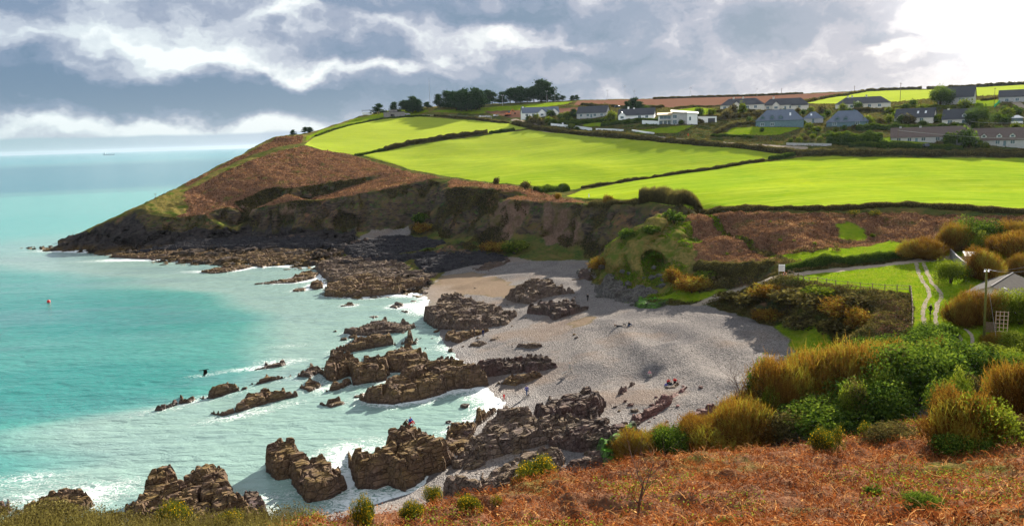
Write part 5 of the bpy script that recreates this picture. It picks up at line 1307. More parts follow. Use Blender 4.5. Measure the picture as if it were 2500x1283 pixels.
def put_parts(name, parts, label, cat, group, loc, scale, yaw, tilt=(0, 0)):
    root = bpy.data.objects.new(name, None); COL.objects.link(root); root.empty_display_size = 0.3
    root['label'] = label; root['category'] = cat
    if group: root['group'] = group
    root.location = loc; root.scale = scale if isinstance(scale, (tuple, list)) else (scale,) * 3
    root.rotation_euler = (tilt[0], tilt[1], yaw)
    for pn, me in parts:
        o = bpy.data.objects.new(pn, me); COL.objects.link(o); o.parent = root
        if pn == 'flowers': o['kind'] = 'stuff'
    return root


_sn = [0]; DIMS = {}
def shrub(kind, px, py, wpx, hpx, label, group=None, Y=None, hi=None):
    """base point in the picture, size in picture pixels; stands where that sight line meets the land"""
    c = castd(px, py) if Y is None else PY(px, py, Y)
    if c is None: return None
    x, y = c[0], c[1]; z = float(land_z(x, y)) if Y is None else c[2]
    d = math.hypot(x, y); W = wpx * d / FPX; Hh = hpx * d / FPX
    _sn[0] += 1; v = _sn[0] % 3
    hi = (wpx > 55) if hi is None else hi
    pt = shrub_parts(kind, v, hi); k = pt[0][1].name
    if k not in DIMS:
        co = np.zeros(len(pt[0][1].vertices) * 3, np.float32); pt[0][1].vertices.foreach_get('co', co); co = co.reshape(-1, 3)
        DIMS[k] = (np.percentile(np.abs(co[:, :2]), 99) * 2, np.percentile(co[:, 2], 99))
    dw, dh = DIMS[k]
    return put_parts(NAME_OF[kind], pt, label, CAT_OF[kind], group, (x, y, z - 0.05), (W / dw, W / dw, Hh / dh), (_sn[0] * 2.4) % 6.28)


# ------------------------------------------------------------------ hedges and rough banks: foliage laid along a line
def hedge(pp, width, height, label, mat=None, group='field hedges', n_per_m=60, leaf=0.16, name='hedge', cat='hedge', world=False, dome=0.5, seed=1, brown=0.0):
    w = [tuple(p[:2]) for p in (pp if world else [castd(a, b) for a, b in pp]) if p]
    r = np.random.default_rng(seed + int(abs(w[0][0]) * 10))
    seg = np.array(w); L = np.linalg.norm(np.diff(seg, axis=0), axis=1); tot = L.sum(); cum = np.concatenate([[0], np.cumsum(L)])
    n = int(min(26000, tot * n_per_m * (0.5 + width * 0.4)))
    s = r.uniform(0, tot, n); i = np.clip(np.searchsorted(cum, s) - 1, 0, len(L) - 1); t = (s - cum[i]) / L[i]
    P = seg[i] + (seg[i + 1] - seg[i]) * t[:, None]; T = (seg[i + 1] - seg[i]) / L[i][:, None]; Nn = np.stack([-T[:, 1], T[:, 0]], 1)
    a = r.uniform(-1, 1, n); hl = height * (0.82 + 0.3 * fbm(s * 0.35, s * 0 + seed, 3, 5))
    prof = (1 - np.abs(a) ** 3) ** dome
    up = np.where(r.random(n) < 0.6, 1.0, r.random(n) ** 0.6)
    x = P[:, 0] + Nn[:, 0] * a * width / 2; y = P[:, 1] + Nn[:, 1] * a * width / 2
    z = land_z(x, y) + hl * prof * up * r.uniform(0.9, 1.06, n)
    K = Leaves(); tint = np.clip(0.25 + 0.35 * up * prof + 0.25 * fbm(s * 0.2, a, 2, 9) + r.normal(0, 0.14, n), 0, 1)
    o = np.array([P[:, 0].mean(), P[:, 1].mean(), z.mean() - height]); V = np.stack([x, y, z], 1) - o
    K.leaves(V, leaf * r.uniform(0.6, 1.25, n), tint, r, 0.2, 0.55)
    if name == 'thicket':
        q = V[: n // 2]; K.stems(q - (0, 0, 0.5), q + np.stack([r.normal(0, 0.15, len(q)), r.normal(0, 0.15, len(q)), r.uniform(0.3, 1.3, len(q)) * height * 0.22], 1), 0.03, np.clip(tint[: n // 2], 0, 1), r, 0.1, 2)
    # woody heart so that the hedge is not see-through
    m = max(2, int(tot / 1.2)); ss = np.linspace(0, tot, m); i = np.clip(np.searchsorted(cum, ss, side='right') - 1, 0, len(L) - 1); t = (ss - cum[i]) / L[i]
    C = seg[i] + (seg[i + 1] - seg[i]) * t[:, None]; T = (seg[i + 1] - seg[i]) / L[i][:, None]; Nn = np.stack([-T[:, 1], T[:, 0]], 1)
    g = [(-0.46, 0), (-0.4, 0.6), (-0.2, 0.86), (0.2, 0.86), (0.4, 0.6), (0.46, 0)]; rows = []
    for (q, hz) in g:
        X = C[:, 0] + Nn[:, 0] * q * width; Yy = C[:, 1] + Nn[:, 1] * q * width
        rows.append(np.stack([X, Yy, land_z(X, Yy) + height * hz * (0.85 + 0.2 * fbm(ss * 0.35, ss * 0 + seed, 3, 5)) - (0.1 if hz == 0 else 0)], 1))
    G = np.stack(rows, 1); idx = np.arange(m * 6).reshape(m, 6)
    F = np.stack([idx[:-1, :-1], idx[:-1, 1:], idx[1:, 1:], idx[1:, :-1]], -1).reshape(-1, 4)
    K._add(G.reshape(-1, 3) - o, F, np.full(m * 6, 0.12))
    return add_obj(name, K.mesh(name, mat or M_LEAF), label, cat, group, loc=tuple(o))


# ------------------------------------------------------------------ loose growth over open ground (nobody could count it)
def sample_region(n, x0, x1, y0, y1, test, r):
    out = []
    while sum(len(o) for o in out) < n:
        x = r.uniform(x0, x1, 60000); y = r.uniform(y0, y1, 60000); k = test(x, y)
        if not k.any(): break
        out.append(np.stack([x[k], y[k]], 1))
    return np.concatenate(out)[:n] if out else np.zeros((0, 2))


def zone_idx(x, y):
    i = np.clip(np.rint((x - GX0) / ZS).astype(int), 0, ZNX - 1); j = np.clip(np.rint((y - GY0) / ZS).astype(int), 0, ZNY - 1)
    return ZM[j, i]


def in_view(x, y, pad=3.0):
    return np.abs(np.degrees(np.arctan2(x, y))) < 32.5 + pad


def foreground_bracken():
    r = np.random.default_rng(3); br = ZI['bracken']
    def t(x, y): return (zone_idx(x, y) == br) & in_view(x, y, 6) & (y > 16) & (r.random(len(x)) < 0.35 + 0.65 * (fbm(x * 0.35, y * 0.35, 3, 81) > -0.25))
    P = sample_region(52000, -14, 62, 16, 66, t, r); n = len(P)
    z = land_z(P[:, 0], P[:, 1]); cl = fbm(P[:, 0] * 0.5, P[:, 1] * 0.5, 3, 82)
    A = np.stack([P[:, 0], P[:, 1], z - 0.03], 1)
    az = r.uniform(0, 6.28, n) ; le = r.uniform(0.25, 0.75, n); lean = r.uniform(0.5, 1.3, n)
    Bq = A + np.stack([np.cos(az) * le * np.sin(lean), np.sin(az) * le * np.sin(lean), le * np.cos(lean) * 0.8 + 0.06], 1)
    tint = np.clip(0.40 + 0.26 * cl + r.normal(0, 0.17, n) + (r.random(n) < 0.08) * 0.45, 0, 1)
    K = Leaves(); K.stems(A, Bq, r.uniform(0.007, 0.020, n), tint, r, 0.3, 3)
    m = 2400; i = r.integers(0, n, m); a2 = r.uniform(0, 6.28, m); l2 = r.uniform(0.5, 1.1, m); A2 = A[i] + np.array([0, 0, 0.12]); B2 = A2 + np.stack([np.cos(a2) * l2, np.sin(a2) * l2, r.uniform(0.0, 0.45, m)], 1)
    K.stems(A2, B2, 0.009, r.uniform(0.75, 1.0, m), r, 0.2, 4, 0.5)
    # fronds hanging from the stems
    m = 100000; i = r.integers(0, n, m); f = r.uniform(0.3, 1.05, (m, 1))
    Q = A[i] + (Bq - A)[i] * f + r.normal(0, 0.07, (m, 3)); Q[:, 2] = np.maximum(Q[:, 2], z[i] + 0.02)
    K.leaves(Q, r.uniform(0.035, 0.085, m), np.clip(tint[i] - 0.08 + r.normal(0, 0.1, m), 0, 1), r, 0.4, 0.4)
    add_obj('bracken', K.mesh('bracken', M_FERN), 'tangle of dead rust coloured bracken covering the near slope', 'bracken', kind='stuff')
    # green bramble and grass showing through
    def t2(x, y): return (zone_idx(x, y) == br) & in_view(x, y, 6) & (y > 16) & (fbm(x * 0.16, y * 0.16, 3, 83) > 0.22)
    P = sample_region(15000, -14, 62, 18, 66, t2, r); n = len(P)
    if n:
        z = land_z(P[:, 0], P[:, 1]); K = Leaves()
        K.leaves(np.stack([P[:, 0], P[:, 1], z + r.uniform(0.1, 0.5, n)], 1), r.uniform(0.03, 0.07, n), r.uniform(0.1, 1, n), r, 0.3, 0.6)
        add_obj('bramble', K.mesh('bramble', M_LEAFY), 'green bramble leaves showing through the near bracken', 'bramble', kind='stuff')


def left_bank():
    r = np.random.default_rng(4)
    def t(x, y): return (zone_idx(x, y) == ZI['heath']) & (y < 60) & in_view(x, y, 6)
    P = sample_region(26000, -30, -6, 14, 46, t, r); n = len(P)
    if not n: return
    z = land_z(P[:, 0], P[:, 1]); A = np.stack([P[:, 0], P[:, 1], z], 1); cl = fbm(P[:, 0] * 0.5, P[:, 1] * 0.5, 3, 84)
    Bq = A + np.stack([r.normal(0, 0.18, n), r.normal(0, 0.18, n), r.uniform(0.25, 0.85, n) * (1 + 0.5 * cl)], 1)
    K = Leaves(); K.stems(A, Bq, 0.010, np.clip(0.5 + 0.3 * cl + r.normal(0, 0.2, n), 0, 1), r, 0.2, 3)
    K.leaves(Bq + r.normal(0, 0.1, (n, 3)), 0.05, np.clip(0.4 + 0.3 * cl + r.normal(0, 0.2, n), 0, 1), r, 0, 0.45)
    add_obj('rough_grass', K.mesh('rough_grass', M_SCRUB), 'rough olive grass and bramble along the bottom left edge', 'rough grass', kind='stuff')


def scatter_tufts(name, label, zones, mat, n, box, size, hgt, seed, test=None, tshift=0.0, upright=0.35):
    r = np.random.default_rng(seed); zi = [ZI[z] if z != 'scrub' else -1 for z in zones]
    def t(x, y):
        k = np.isin(zone_idx(x, y), zi) & in_view(x, y, 4)
        return k & test(x, y) if test else k
    P = sample_region(n, box[0], box[1], box[2], box[3], t, r); n = len(P)
    if not n: return
    z = land_z(P[:, 0], P[:, 1]); cl = fbm(P[:, 0] * 0.22, P[:, 1] * 0.22, 3, seed)
    K = Leaves(); d = np.hypot(P[:, 0], P[:, 1]); sc = size * (0.7 + 0.3 * d / 150)
    h = hgt * np.clip(0.6 + 0.9 * cl, 0.15, 1.6) * r.uniform(0.3, 1.1, n)
    K.leaves(np.stack([P[:, 0], P[:, 1], z + h], 1), sc * r.uniform(0.6, 1.3, n), np.clip(0.4 + tshift + 0.35 * cl + r.normal(0, 0.17, n), 0, 1), r, 0.2, 0.5, upright)
    add_obj(name, K.mesh(name, mat), label, name.replace('_', ' '), kind='stuff')


foreground_bracken()
left_bank()
scatter_tufts('bracken', 'dead brown bracken on the slope between the bright field and the lane', ['bracken'], M_FERN2, 42000, (30, 150, 140, 220), 0.17, 0.35, 91, tshift=-0.06)
scatter_tufts('bracken', 'dead brown bracken covering the headland above the cliffs', ['bracken'], M_FERN2, 46000, (-180, 60, 240, 520), 0.22, 0.4, 92, tshift=-0.12)
scatter_tufts('scrub', 'dark mixed scrub clothing the shaded cliffs around the bay', ['cliff', 'earth'], M_SCRUB, 60000, (-160, 75, 150, 400), 0.24, 0.4, 93, test=lambda x, y: (fbm(x * 0.12, y * 0.12, 3, 94) > -0.15), tshift=-0.15)
scatter_tufts('scrub', 'brown and olive scrub on the bank between the lawn and the beach', ['scrub', 'cliff', 'bracken'], M_SCRUB, 46000, (25, 80, 100, 168), 0.16, 0.8, 95, tshift=0.02, upright=0.8)
scatter_tufts('grass', 'rough olive and green grass on the hummock above the cave', ['cliff', 'scrub', 'heath'], M_GRASSB, 26000, (24, 66, 170, 214), 0.17, 0.3, 98, test=lambda x, y: (x < 62) & (fbm(x * 0.2, y * 0.2, 3, 99) > -0.3), tshift=-0.16, upright=0.6)
scatter_tufts('grass', 'tufts of bright green grass around the car track', ['lawn'], M_GRASSB, 30000, (30, 110, 98, 170), 0.10, 0.12, 96, upright=1.2)
scatter_tufts('undergrowth', 'low green garden growth between the village houses', ['scrub'], M_SCRUB, 60000, (20, 330, 340, 600), 0.22, 0.5, 97, tshift=0.05)

# field boundaries
hedge([(868, 380), (905, 373), (940, 366)], 2.4, 1.3, 'low left end of the hedge bank dividing the two far green fields', M_LEAF, leaf=0.3, n_per_m=40)
hedge([(940, 366), (1000, 352), (1060, 343), (1120, 334), (1160, 329), (1190, 326)], 3.2, 2.6, 'long middle stretch of the hedge bank dividing the two far green fields', M_SCRUB, leaf=0.35, n_per_m=40)
hedge([(1195, 326), (1235, 321), (1255, 318)], 2.6, 1.7, 'right end of the hedge bank dividing the two far green fields', M_LEAF, leaf=0.3, n_per_m=40)
hedge([(1420, 460), (1500, 448), (1600, 433), (1700, 419), (1780, 406), (1865, 393)], 2.0, 1.3, 'long low stone and grass bank dividing the middle field from the nearest field', M_SCRUB, leaf=0.22, n_per_m=60)
hedge([(1878, 391), (1915, 385), (1940, 378)], 2.4, 2.0, 'short bushy end of the dividing bank next to the field gate', M_LEAF, leaf=0.25, n_per_m=60)
hedge([(1255, 302), (1300, 313), (1350, 322), (1450, 330), (1550, 339), (1650, 349), (1750, 358), (1850, 367), (1955, 378)], 4.0, 2.6, 'long brown hedge bank between the middle field and the village road', M_SCRUB, leaf=0.32, n_per_m=60, brown=1)
hedge([(1960, 377), (2060, 377), (2150, 378), (2260, 379), (2380, 380), (2520, 382)], 3.6, 2.4, 'brown hedge bank along the top edge of the nearest bright field', M_SCRUB, leaf=0.3, n_per_m=60)
hedge([(1060, 284), (1120, 287), (1180, 294), (1240, 302)], 2.2, 1.6, 'dark hedge at the top right edge of the far left field', M_SCRUB, leaf=0.35, n_per_m=30)
hedge([(770, 333), (800, 322), (850, 307), (900, 297), (935, 290), (1000, 285), (1050, 284)], 1.6, 1.1, 'low hedge along the seaward top edge of the far left field', M_LEAF, leaf=0.35, n_per_m=25)
hedge([(1702, 512), (1800, 510), (1900, 511), (2000, 511), (2100, 508), (2200, 506), (2350, 511), (2510, 521)], 3.0, 1.3, 'ragged heathery bank along the lower edge of the nearest bright field', M_SCRUB, leaf=0.16, n_per_m=140)
hedge([(1560, 494), (1600, 492), (1650, 497), (1690, 510)], 7.0, 4.2, 'big dark thorn thicket at the corner of the nearest bright field', M_SCRUB, leaf=0.15, n_per_m=420, name='thicket', cat='thicket', group=None)
hedge([(1440, 497), (1480, 498), (1530, 495), (1560, 497)], 3.5, 1.3, 'low dark thorn growth left of the big thicket on the cliff edge', M_SCRUB, leaf=0.14, n_per_m=200, name='thicket', cat='thicket', group=None)
hedge([(1310, 468), (1350, 466), (1385, 463)], 3.5, 2.4, 'row of green thorn bushes on the cliff edge where the two near fields meet', M_LEAF, leaf=0.16, n_per_m=200, name='thicket', cat='thicket', group=None)
hedge([(1700, 652), (1760, 660), (1820, 660), (1885, 654)], 2.6, 1.5, 'dark hedge at the foot of the bracken slope above the beach path', M_SCRUB, leaf=0.15, n_per_m=200)
hedge([(1915, 664), (1960, 656), (2010, 650), (2055, 643)], 2.4, 2.1, 'clipped green hedge behind the white notice board', M_LEAF, leaf=0.12, n_per_m=300)
hedge([(2062, 646), (2120, 639), (2190, 630), (2280, 622)], 2.6, 2.0, 'clipped green hedge along the lane, right hand length', M_LEAF, leaf=0.12, n_per_m=300)

# skyline hedges
hedge([(2115, 223), (2180, 219.5), (2250, 217)], 3, 2.2, 'dark hedge on the skyline, left of the gap above the far bright field', M_SCRUB, leaf=0.5, n_per_m=18)
hedge([(2262, 216), (2330, 213), (2400, 209.5), (2510, 204)], 3, 2.6, 'dark hedge on the skyline, right of the gap above the far bright field', M_SCRUB, leaf=0.5, n_per_m=18)
hedge([(1960, 251), (2010, 242), (2060, 234), (2110, 224)], 3.0, 2.2, 'hedge running uphill between the brown ploughland and the far bright field', M_SCRUB, leaf=0.5, n_per_m=20)
hedge([(1595, 242), (1700, 238.5), (1850, 233.5), (1960, 229)], 2.4, 1.8, 'thin hedge on the skyline above the brown ploughland', M_SCRUB, leaf=0.45, n_per_m=18)

# thicket between the near slope and the bay, nearest first
TG = 'bushes of the big thicket above the beach'
TH = [
 ('willow', 1560, 1118, 126, 70, 'rust brown willow bush at the seaward end of the thicket, beside the bracken'),
 ('leafy', 1650, 1112, 126, 72, 'vivid green bush growing out of the brown willows by the algae rocks'),
 ('willow', 1730, 1100, 172, 80, 'low rounded brown willow bush above the white spring'),
 ('willow', 1810, 1085, 172, 110, 'brown willow bush just right of the white spring'),
 ('willow', 1830, 1030, 138, 70, 'twiggy willow with bare branches reaching over the pebbles'),
 ('willow', 1905, 1015, 161, 135, 'tall brown willow, second hump from the pebbles'),
 ('willow', 1975, 990, 195, 128, 'tall brown willow with the highest crown beside the beach'),
 ('scrub', 1900, 1075, 172, 80, 'dark shaded bush below the tall willows'),
 ('leafy', 2000, 1065, 218, 85, 'deep green bush in the shade at the bracken edge, left of the sprouting gorse'),
 ('willow', 2065, 990, 184, 140, 'brown willow in the middle of the thicket, yellow green at the top'),
 ('bright', 2010, 915, 172, 55, 'yellow green bush at the back of the thicket next to the beach grass'),
 ('bright', 2110, 905, 161, 70, 'yellow green bush at the back below the brown fenced corner'),
 ('willow', 2150, 935, 138, 90, 'small russet willow between two green bushes at the back'),
 ('leafy', 2120, 1040, 218, 120, 'dark green bush behind the sprouting gorse'),
 ('leafy', 2225, 1000, 206, 150, 'big mid green bush in the centre right of the thicket'),
 ('leafy', 2235, 890, 195, 85, 'green bush below the end of the post and rail fence'),
 ('leafy', 2330, 960, 206, 110, 'bright green bush in the right half of the thicket'),
 ('bright', 2420, 900, 200, 48, 'light green bush under the telegraph pole'),
 ('leafy', 2440, 985, 195, 95, 'dark green bush near the right edge of the photo'),
 ('willow', 2490, 1010, 138, 110, 'russet willow at the right edge of the photo'),
 ('willow', 2350, 1090, 172, 125, 'russet bush standing out into the bracken on the right'),
 ('bright', 2410, 1085, 149, 110, 'lime green bush joined to the russet one in the bracken'),
 ('leafy', 2370, 1105, 172, 55, 'dark green skirt of leaves under the russet and lime bushes'),
 ('bright', 2480, 856, 120, 40, 'yellow green bush behind the wooden trellis foot'),
 ('willow', 2436, 838, 80, 22, 'brown bush at the foot of the telegraph pole'),
 ('leafy', 2285, 830, 92, 40, 'dark leafy shrub with white glints beside the two rut track'),
 ('leafy', 2310, 845, 46, 50, 'narrow dark shrub right of the leafy shrub on the track'),
 ('scrub', 2190, 1075, 138, 45, 'straw coloured low shrub at the bracken edge'),
 ('leafy', 2150, 870, 172, 50, 'green bush overlapping the foot of the scrub covered bank'),
 ('leafy', 2280, 930, 172, 80, 'green bush in the rear row below the two rut track'),
]
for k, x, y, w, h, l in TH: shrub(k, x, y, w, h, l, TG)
_r = random.Random(21)
for i in range(70):
    x = _r.uniform(1600, 2500); lo = 1105 - (x - 1600) * 0.10; hi_ = float(np.interp(x, [1600, 1700, 1800, 1850, 1900, 2000, 2500], [1100, 1075, 1045, 1015, 990, 935, 880]))
    y = lo - (lo - hi_) * _r.random(); q = min(TH, key=lambda t: (t[1] - x) ** 2 + (t[2] - y) ** 2)
    k = _r.choice(['willow', 'willow', 'bright', 'leafy', 'scrub']) if x < 2050 else _r.choice(['willow', 'bright', 'bright', 'leafy', 'scrub'])
    w = _r.uniform(50, 95); h = q[4] * _r.uniform(0.65, 0.95)
    shrub(k, x, y, w, h, 'smaller %s bush %s of the %s' % ({'willow': 'russet', 'bright': 'yellow green', 'leafy': 'green', 'scrub': 'olive'}[k], 'left' if x < q[1] else 'right', ' '.join(q[5].split()[:7]).rstrip(',')), TG, hi=True)
shrub('gorse', 1285, 1200, 75, 60, 'smaller dark gorse bush with yellow flowers, left of its larger twin', 'gorse bushes')
shrub('gorse', 1320, 1185, 100, 72, 'large round gorse bush at the lip of the bracken above the purple rocks', 'gorse bushes')
shrub('gorse', 885, 1275, 70, 88, 'tall ragged gorse at the left end of the bracken', 'gorse bushes')
shrub('gorse', 1060, 1236, 62, 52, 'rusty flowered gorse on a thin stem above the gravel inlet', 'gorse bushes')
shrub('gorse', 1010, 1262, 70, 45, 'low green gorse above the foaming inlet', 'gorse bushes')
shrub('gorse', 1120, 1222, 24, 24, 'tiny gorse sprig on the bracken edge', 'gorse bushes')
shrub('gorse', 1150, 1258, 75, 50, 'dark green gorse in the bracken below the tiny sprig', 'gorse bushes')
shrub('gorse', 1215, 1232, 40, 30, 'small gorse to the right of the dark green one', 'gorse bushes')
shrub('gorse', 2010, 1092, 60, 62, 'yellow tipped gorse standing at the bracken edge', 'gorse bushes')
shrub('gorse', 2045, 1095, 36, 78, 'tall narrow sprouting gorse with two spikes', 'gorse bushes')
shrub('gorse', 2110, 1070, 36, 40, 'young gorse sprout in front of the dark hollow', 'gorse bushes')
shrub('gorse', 430, 1300, 90, 80, 'yellow flowering gorse at the bottom left edge', 'gorse bushes', Y=31)
shrub('gorse', 560, 1300, 80, 60, 'second flowering gorse along the bottom edge', 'gorse bushes', Y=31)
shrub('scrub', 100, 1300, 150, 60, 'olive bramble mound at the bottom left corner', None, Y=29)
shrub('scrub', 250, 1310, 150, 65, 'olive bramble mound below the flat brown rock', None, Y=29)
shrub('leafy', 2130, 1208, 50, 30, 'small green plant in the middle of the bracken', 'green plants in the bracken')
shrub('leafy', 2250, 1262, 90, 50, 'green patch of leaves low in the bracken towards the right', 'green plants in the bracken')
shrub('leafy', 1760, 1280, 100, 40, 'green leaves in the bracken at the bottom edge', 'green plants in the bracken')
shrub('scrub', 2440, 1075, 150, 60, 'dry grey green shrub at the right edge of the bracken', None)
# mid distance
shrub('willow', 2250, 630, 95, 40, 'dark brown bush at the end of the lane beside the gate')
shrub('willow', 2335, 612, 80, 55, 'brown hedge bush left of the big dark clipped bush')
shrub('leafy', 2392, 606, 115, 62, 'big dark clipped evergreen bush at the top of the lane')
shrub('bright', 2400, 620, 60, 45, 'pale green shrub in front of the dark clipped bush')
shrub('willow', 2485, 592, 100, 45, 'brown bush at the right edge, farther one')
shrub('willow', 2485, 630, 120, 55, 'large brown bush at the right edge above the bright bank')
shrub('willow', 2398, 680, 80, 62, 'brown hedge bush beside the flat roofed shed')
shrub('willow', 2500, 668, 90, 40, 'brown bush behind the corrugated barn')
shrub('bright', 2320, 690, 70, 50, 'dull green bush on the bright grass beside the track')
shrub('gorse', 2355, 682, 45, 34, 'gorse with a few orange flowers right of the track')
for x, w, h, l in ((2345, 80, 55, 'left end bush of the tall hedge in front of the barn'), (2390, 90, 68, 'second bush of the tall hedge in front of the barn'), (2440, 95, 70, 'third bush of the tall hedge, behind the trellis'), (2492, 95, 70, 'last bush of the tall hedge, at the photo edge')):
    shrub('willow' if x < 2400 else 'bright', x, 790, w, h, l, 'bushes of the hedge in front of the barn')
shrub('scrub', 1212, 452, 20, 18, 'small round bush on the cliff edge below the middle field')
shrub('scrub', 1282, 462, 28, 20, 'wider grey bush on the cliff edge right of the small round one')
shrub('willow', 1483, 497, 26, 24, 'small russet bush on the field edge above the slipped cliff')
shrub('willow', 1362, 488, 18, 16, 'tiny russet bush at the left end of the nearest field')
shrub('gorse', 2085, 530, 28, 14, 'left one of two orange flowering gorse bushes under the field edge')
shrub('gorse', 2134, 530, 28, 16, 'right one of two orange flowering gorse bushes under the field edge')
for i, (x, y, w, h) in enumerate([(1880, 545, 9, 5), (1905, 590, 9, 6), (1990, 598, 11, 9), (2040, 603, 9, 5), (2130, 580, 14, 9), (1940, 592, 8, 6), (1782, 581, 9, 5), (1775, 620, 10, 7)]):
    shrub('bright', x, y, w, h, 'bright green tussock in the brown bracken slope', 'bright tussocks on the bracken slope')
# on the grassy hummock
for x, y, w, h, k, l in [(1645, 545, 60, 30, 'leafy', 'green bush at the top of the grassy hummock'), (1535, 580, 50, 26, 'leafy', 'dark green bush on the left shoulder of the hummock'), (1590, 568, 50, 22, 'leafy', 'dark bush in the middle of the hummock'),
                         (1640, 690, 50, 36, 'willow', 'rust red dead growth on the right flank of the cave'), (1690, 712, 80, 40, 'willow', 'rust red patch of dead growth below the path bank'), (1462, 655, 50, 30, 'willow', 'orange brown growth at the left root of the hummock'),
                         (1200, 612, 60, 22, 'willow', 'orange brown tuft at the cliff foot, left one'), (1262, 612, 70, 26, 'bright', 'yellow green bush at the cliff foot'), (1225, 612, 50, 24, 'willow', 'orange brown tuft at the cliff foot, right one'),
                         (1025, 545, 40, 24, 'leafy', 'pale green bush on top of the rusty knob'), (1030, 565, 50, 24, 'willow', 'rusty growth on the front of the knob')]:
    shrub(k, x, y, w, h, l, hi=False)
for x, y, w, h, k in [(1780, 735, 70, 34, 'scrub'), (1830, 745, 90, 50, 'scrub'), (1880, 730, 90, 50, 'willow'), (1930, 745, 100, 60, 'scrub'), (1880, 780, 80, 40, 'willow'), (1985, 760, 100, 60, 'scrub'), (2050, 770, 100, 60, 'willow'), (1960, 800, 90, 40, 'scrub'), (2040, 815, 90, 50, 'scrub'), (2100, 800, 80, 70, 'willow'), (2100, 745, 80, 36, 'scrub'), (2000, 722, 90, 30, 'bright')]:
    shrub(k, x, y, w, h * 0.68, '%s bush on the beach bank, %s, %s' % ({'scrub': 'olive bramble', 'willow': 'russet twiggy', 'bright': 'yellow green'}[k], 'at the path end' if x < 1850 else 'left of its middle' if x < 1940 else 'in its middle' if x < 2020 else 'toward the brown fenced corner', 'high up' if y < 740 else 'half way down' if y < 785 else 'near its foot'), 'bramble bushes on the beach bank', hi=False)


# ------------------------------------------------------------------ built things
class MB:
    def __init__(s): s.v = []; s.f = []
    def poly(s, *p): n = len(s.v); s.v += [tuple(map(float, q)) for q in p]; s.f.append(tuple(range(n, n + len(p)))); return s
    def box(s, x0, y0, z0, x1, y1, z1):
        n = len(s.v); s.v += [(x0, y0, z0), (x1, y0, z0), (x1, y1, z0), (x0, y1, z0), (x0, y0, z1), (x1, y0, z1), (x1, y1, z1), (x0, y1, z1)]
        s.f += [tuple(n + i for i in q) for q in ((3, 2, 1, 0), (4, 5, 6, 7), (0, 1, 5, 4), (1, 2, 6, 5), (2, 3, 7, 6), (3, 0, 4, 7))]; return s
    def hull(s, bot, top):
        """prism between two rings of equal length"""
        n = len(s.v); k = len(bot); s.v += [tuple(map(float, q)) for q in list(bot) + list(top)]
        s.f.append(tuple(n + i for i in reversed(range(k)))); s.f.append(tuple(n + k + i for i in range(k)))
        s.f += [(n + i, n + (i + 1) % k, n + k + (i + 1) % k, n + k + i) for i in range(k)]; return s
    def bar(s, a, b, r, k=6, r2=None):
        a = Vector(a); b = Vector(b); d = (b - a).normalized(); u = d.orthogonal().normalized(); w = d.cross(u); r2 = r if r2 is None else r2
        return s.hull([a + r * (math.cos(2 * math.pi * i / k) * u + math.sin(2 * math.pi * i / k) * w) for i in range(k)], [b + r2 * (math.cos(2 * math.pi * i / k) * u + math.sin(2 * math.pi * i / k) * w) for i in range(k)])
    def obj(s, name, mat, parent=None, bevel=0, smooth=False, **k):
        me = bpy.data.meshes.new(name); me.from_pydata(s.v, [], s.f); me.materials.append(mat); me.update()
        if smooth: me.polygons.foreach_set('use_smooth', [True] * len(me.polygons))
        o = add_obj(name, me, parent=parent, **k)
        if bevel:
            m = o.modifiers.new('bevel', 'BEVEL'); m.width = bevel; m.segments = 2
        return o


def root(name, label, cat, loc, yaw=0.0, group=None):
    o = bpy.data.objects.new(name, None); COL.objects.link(o); o.location = loc; o.rotation_euler = (0, 0, yaw)
    o.empty_display_size = 0.5; o['label'] = label; o['category'] = cat
    if group: o['group'] = group
    return o


M_WHITE = plain('white_render', (0.84, 0.85, 0.84), 0.85, 0.2, 0.06, 1.5)
M_CREAM = plain('cream_render', (0.66, 0.63, 0.55), 0.85, 0.2, 0.08, 1.5)
M_GREY = plain('grey_render', (0.42, 0.42, 0.42), 0.9, 0.2, 0.12, 1.5)
M_CONC = plain('weathered_concrete', (0.24, 0.225, 0.22), 0.92, 0.15, 0.25, 1.2)
M_TEAL = plain('blue_grey_stone', (0.12, 0.19, 0.22), 0.8, 0.2, 0.2, 2)
M_SLATE = plain('blue_slate', (0.070, 0.10, 0.15), 0.32, 0.7, 0.3, 2.5)
M_DSLATE = plain('dark_slate', (0.030, 0.033, 0.042), 0.42, 0.45, 0.3, 2.5)
M_TILE = plain('brown_tile', (0.105, 0.075, 0.066), 0.6, 0.35, 0.3, 2.5)
M_WOODP = plain('weathered_wood', (0.16, 0.115, 0.075), 0.9, 0.1, 0.3, 5)
M_PALEW = plain('pale_wood', (0.52, 0.38, 0.24), 0.8, 0.15, 0.2, 6)
M_FRAME = plain('white_frame', (0.75, 0.76, 0.76), 0.5, 0.3, 0.03)
M_METAL = plain('galvanised_metal', (0.42, 0.43, 0.44), 0.45, 0.5, 0.1, metal=0.6)
M_WIRE = plain('cable', (0.5, 0.5, 0.5), 0.6, 0.3, 0.05)
M_DARKIN = plain('dark_opening', (0.01, 0.01, 0.012), 0.9, 0.1, 0.1)
M_CORR = plain('corrugated_sheet', (0.055, 0.05, 0.045), 0.95, 0.05, 0.25, 1.5)
M_ORANGE = plain('orange_paint', (0.55, 0.13, 0.03), 0.5, 0.4, 0.1)
M_REDP = plain('red_paint', (0.6, 0.03, 0.03), 0.5, 0.4, 0.1)
M_CARW = plain('silver_car_paint', (0.55, 0.56, 0.58), 0.3, 0.5, 0.03, metal=0.3)
M_CARD = plain('dark_car_paint', (0.05, 0.06, 0.09), 0.3, 0.5, 0.03)
M_TYRE = plain('tyre', (0.02, 0.02, 0.02), 0.9, 0.1, 0.1)
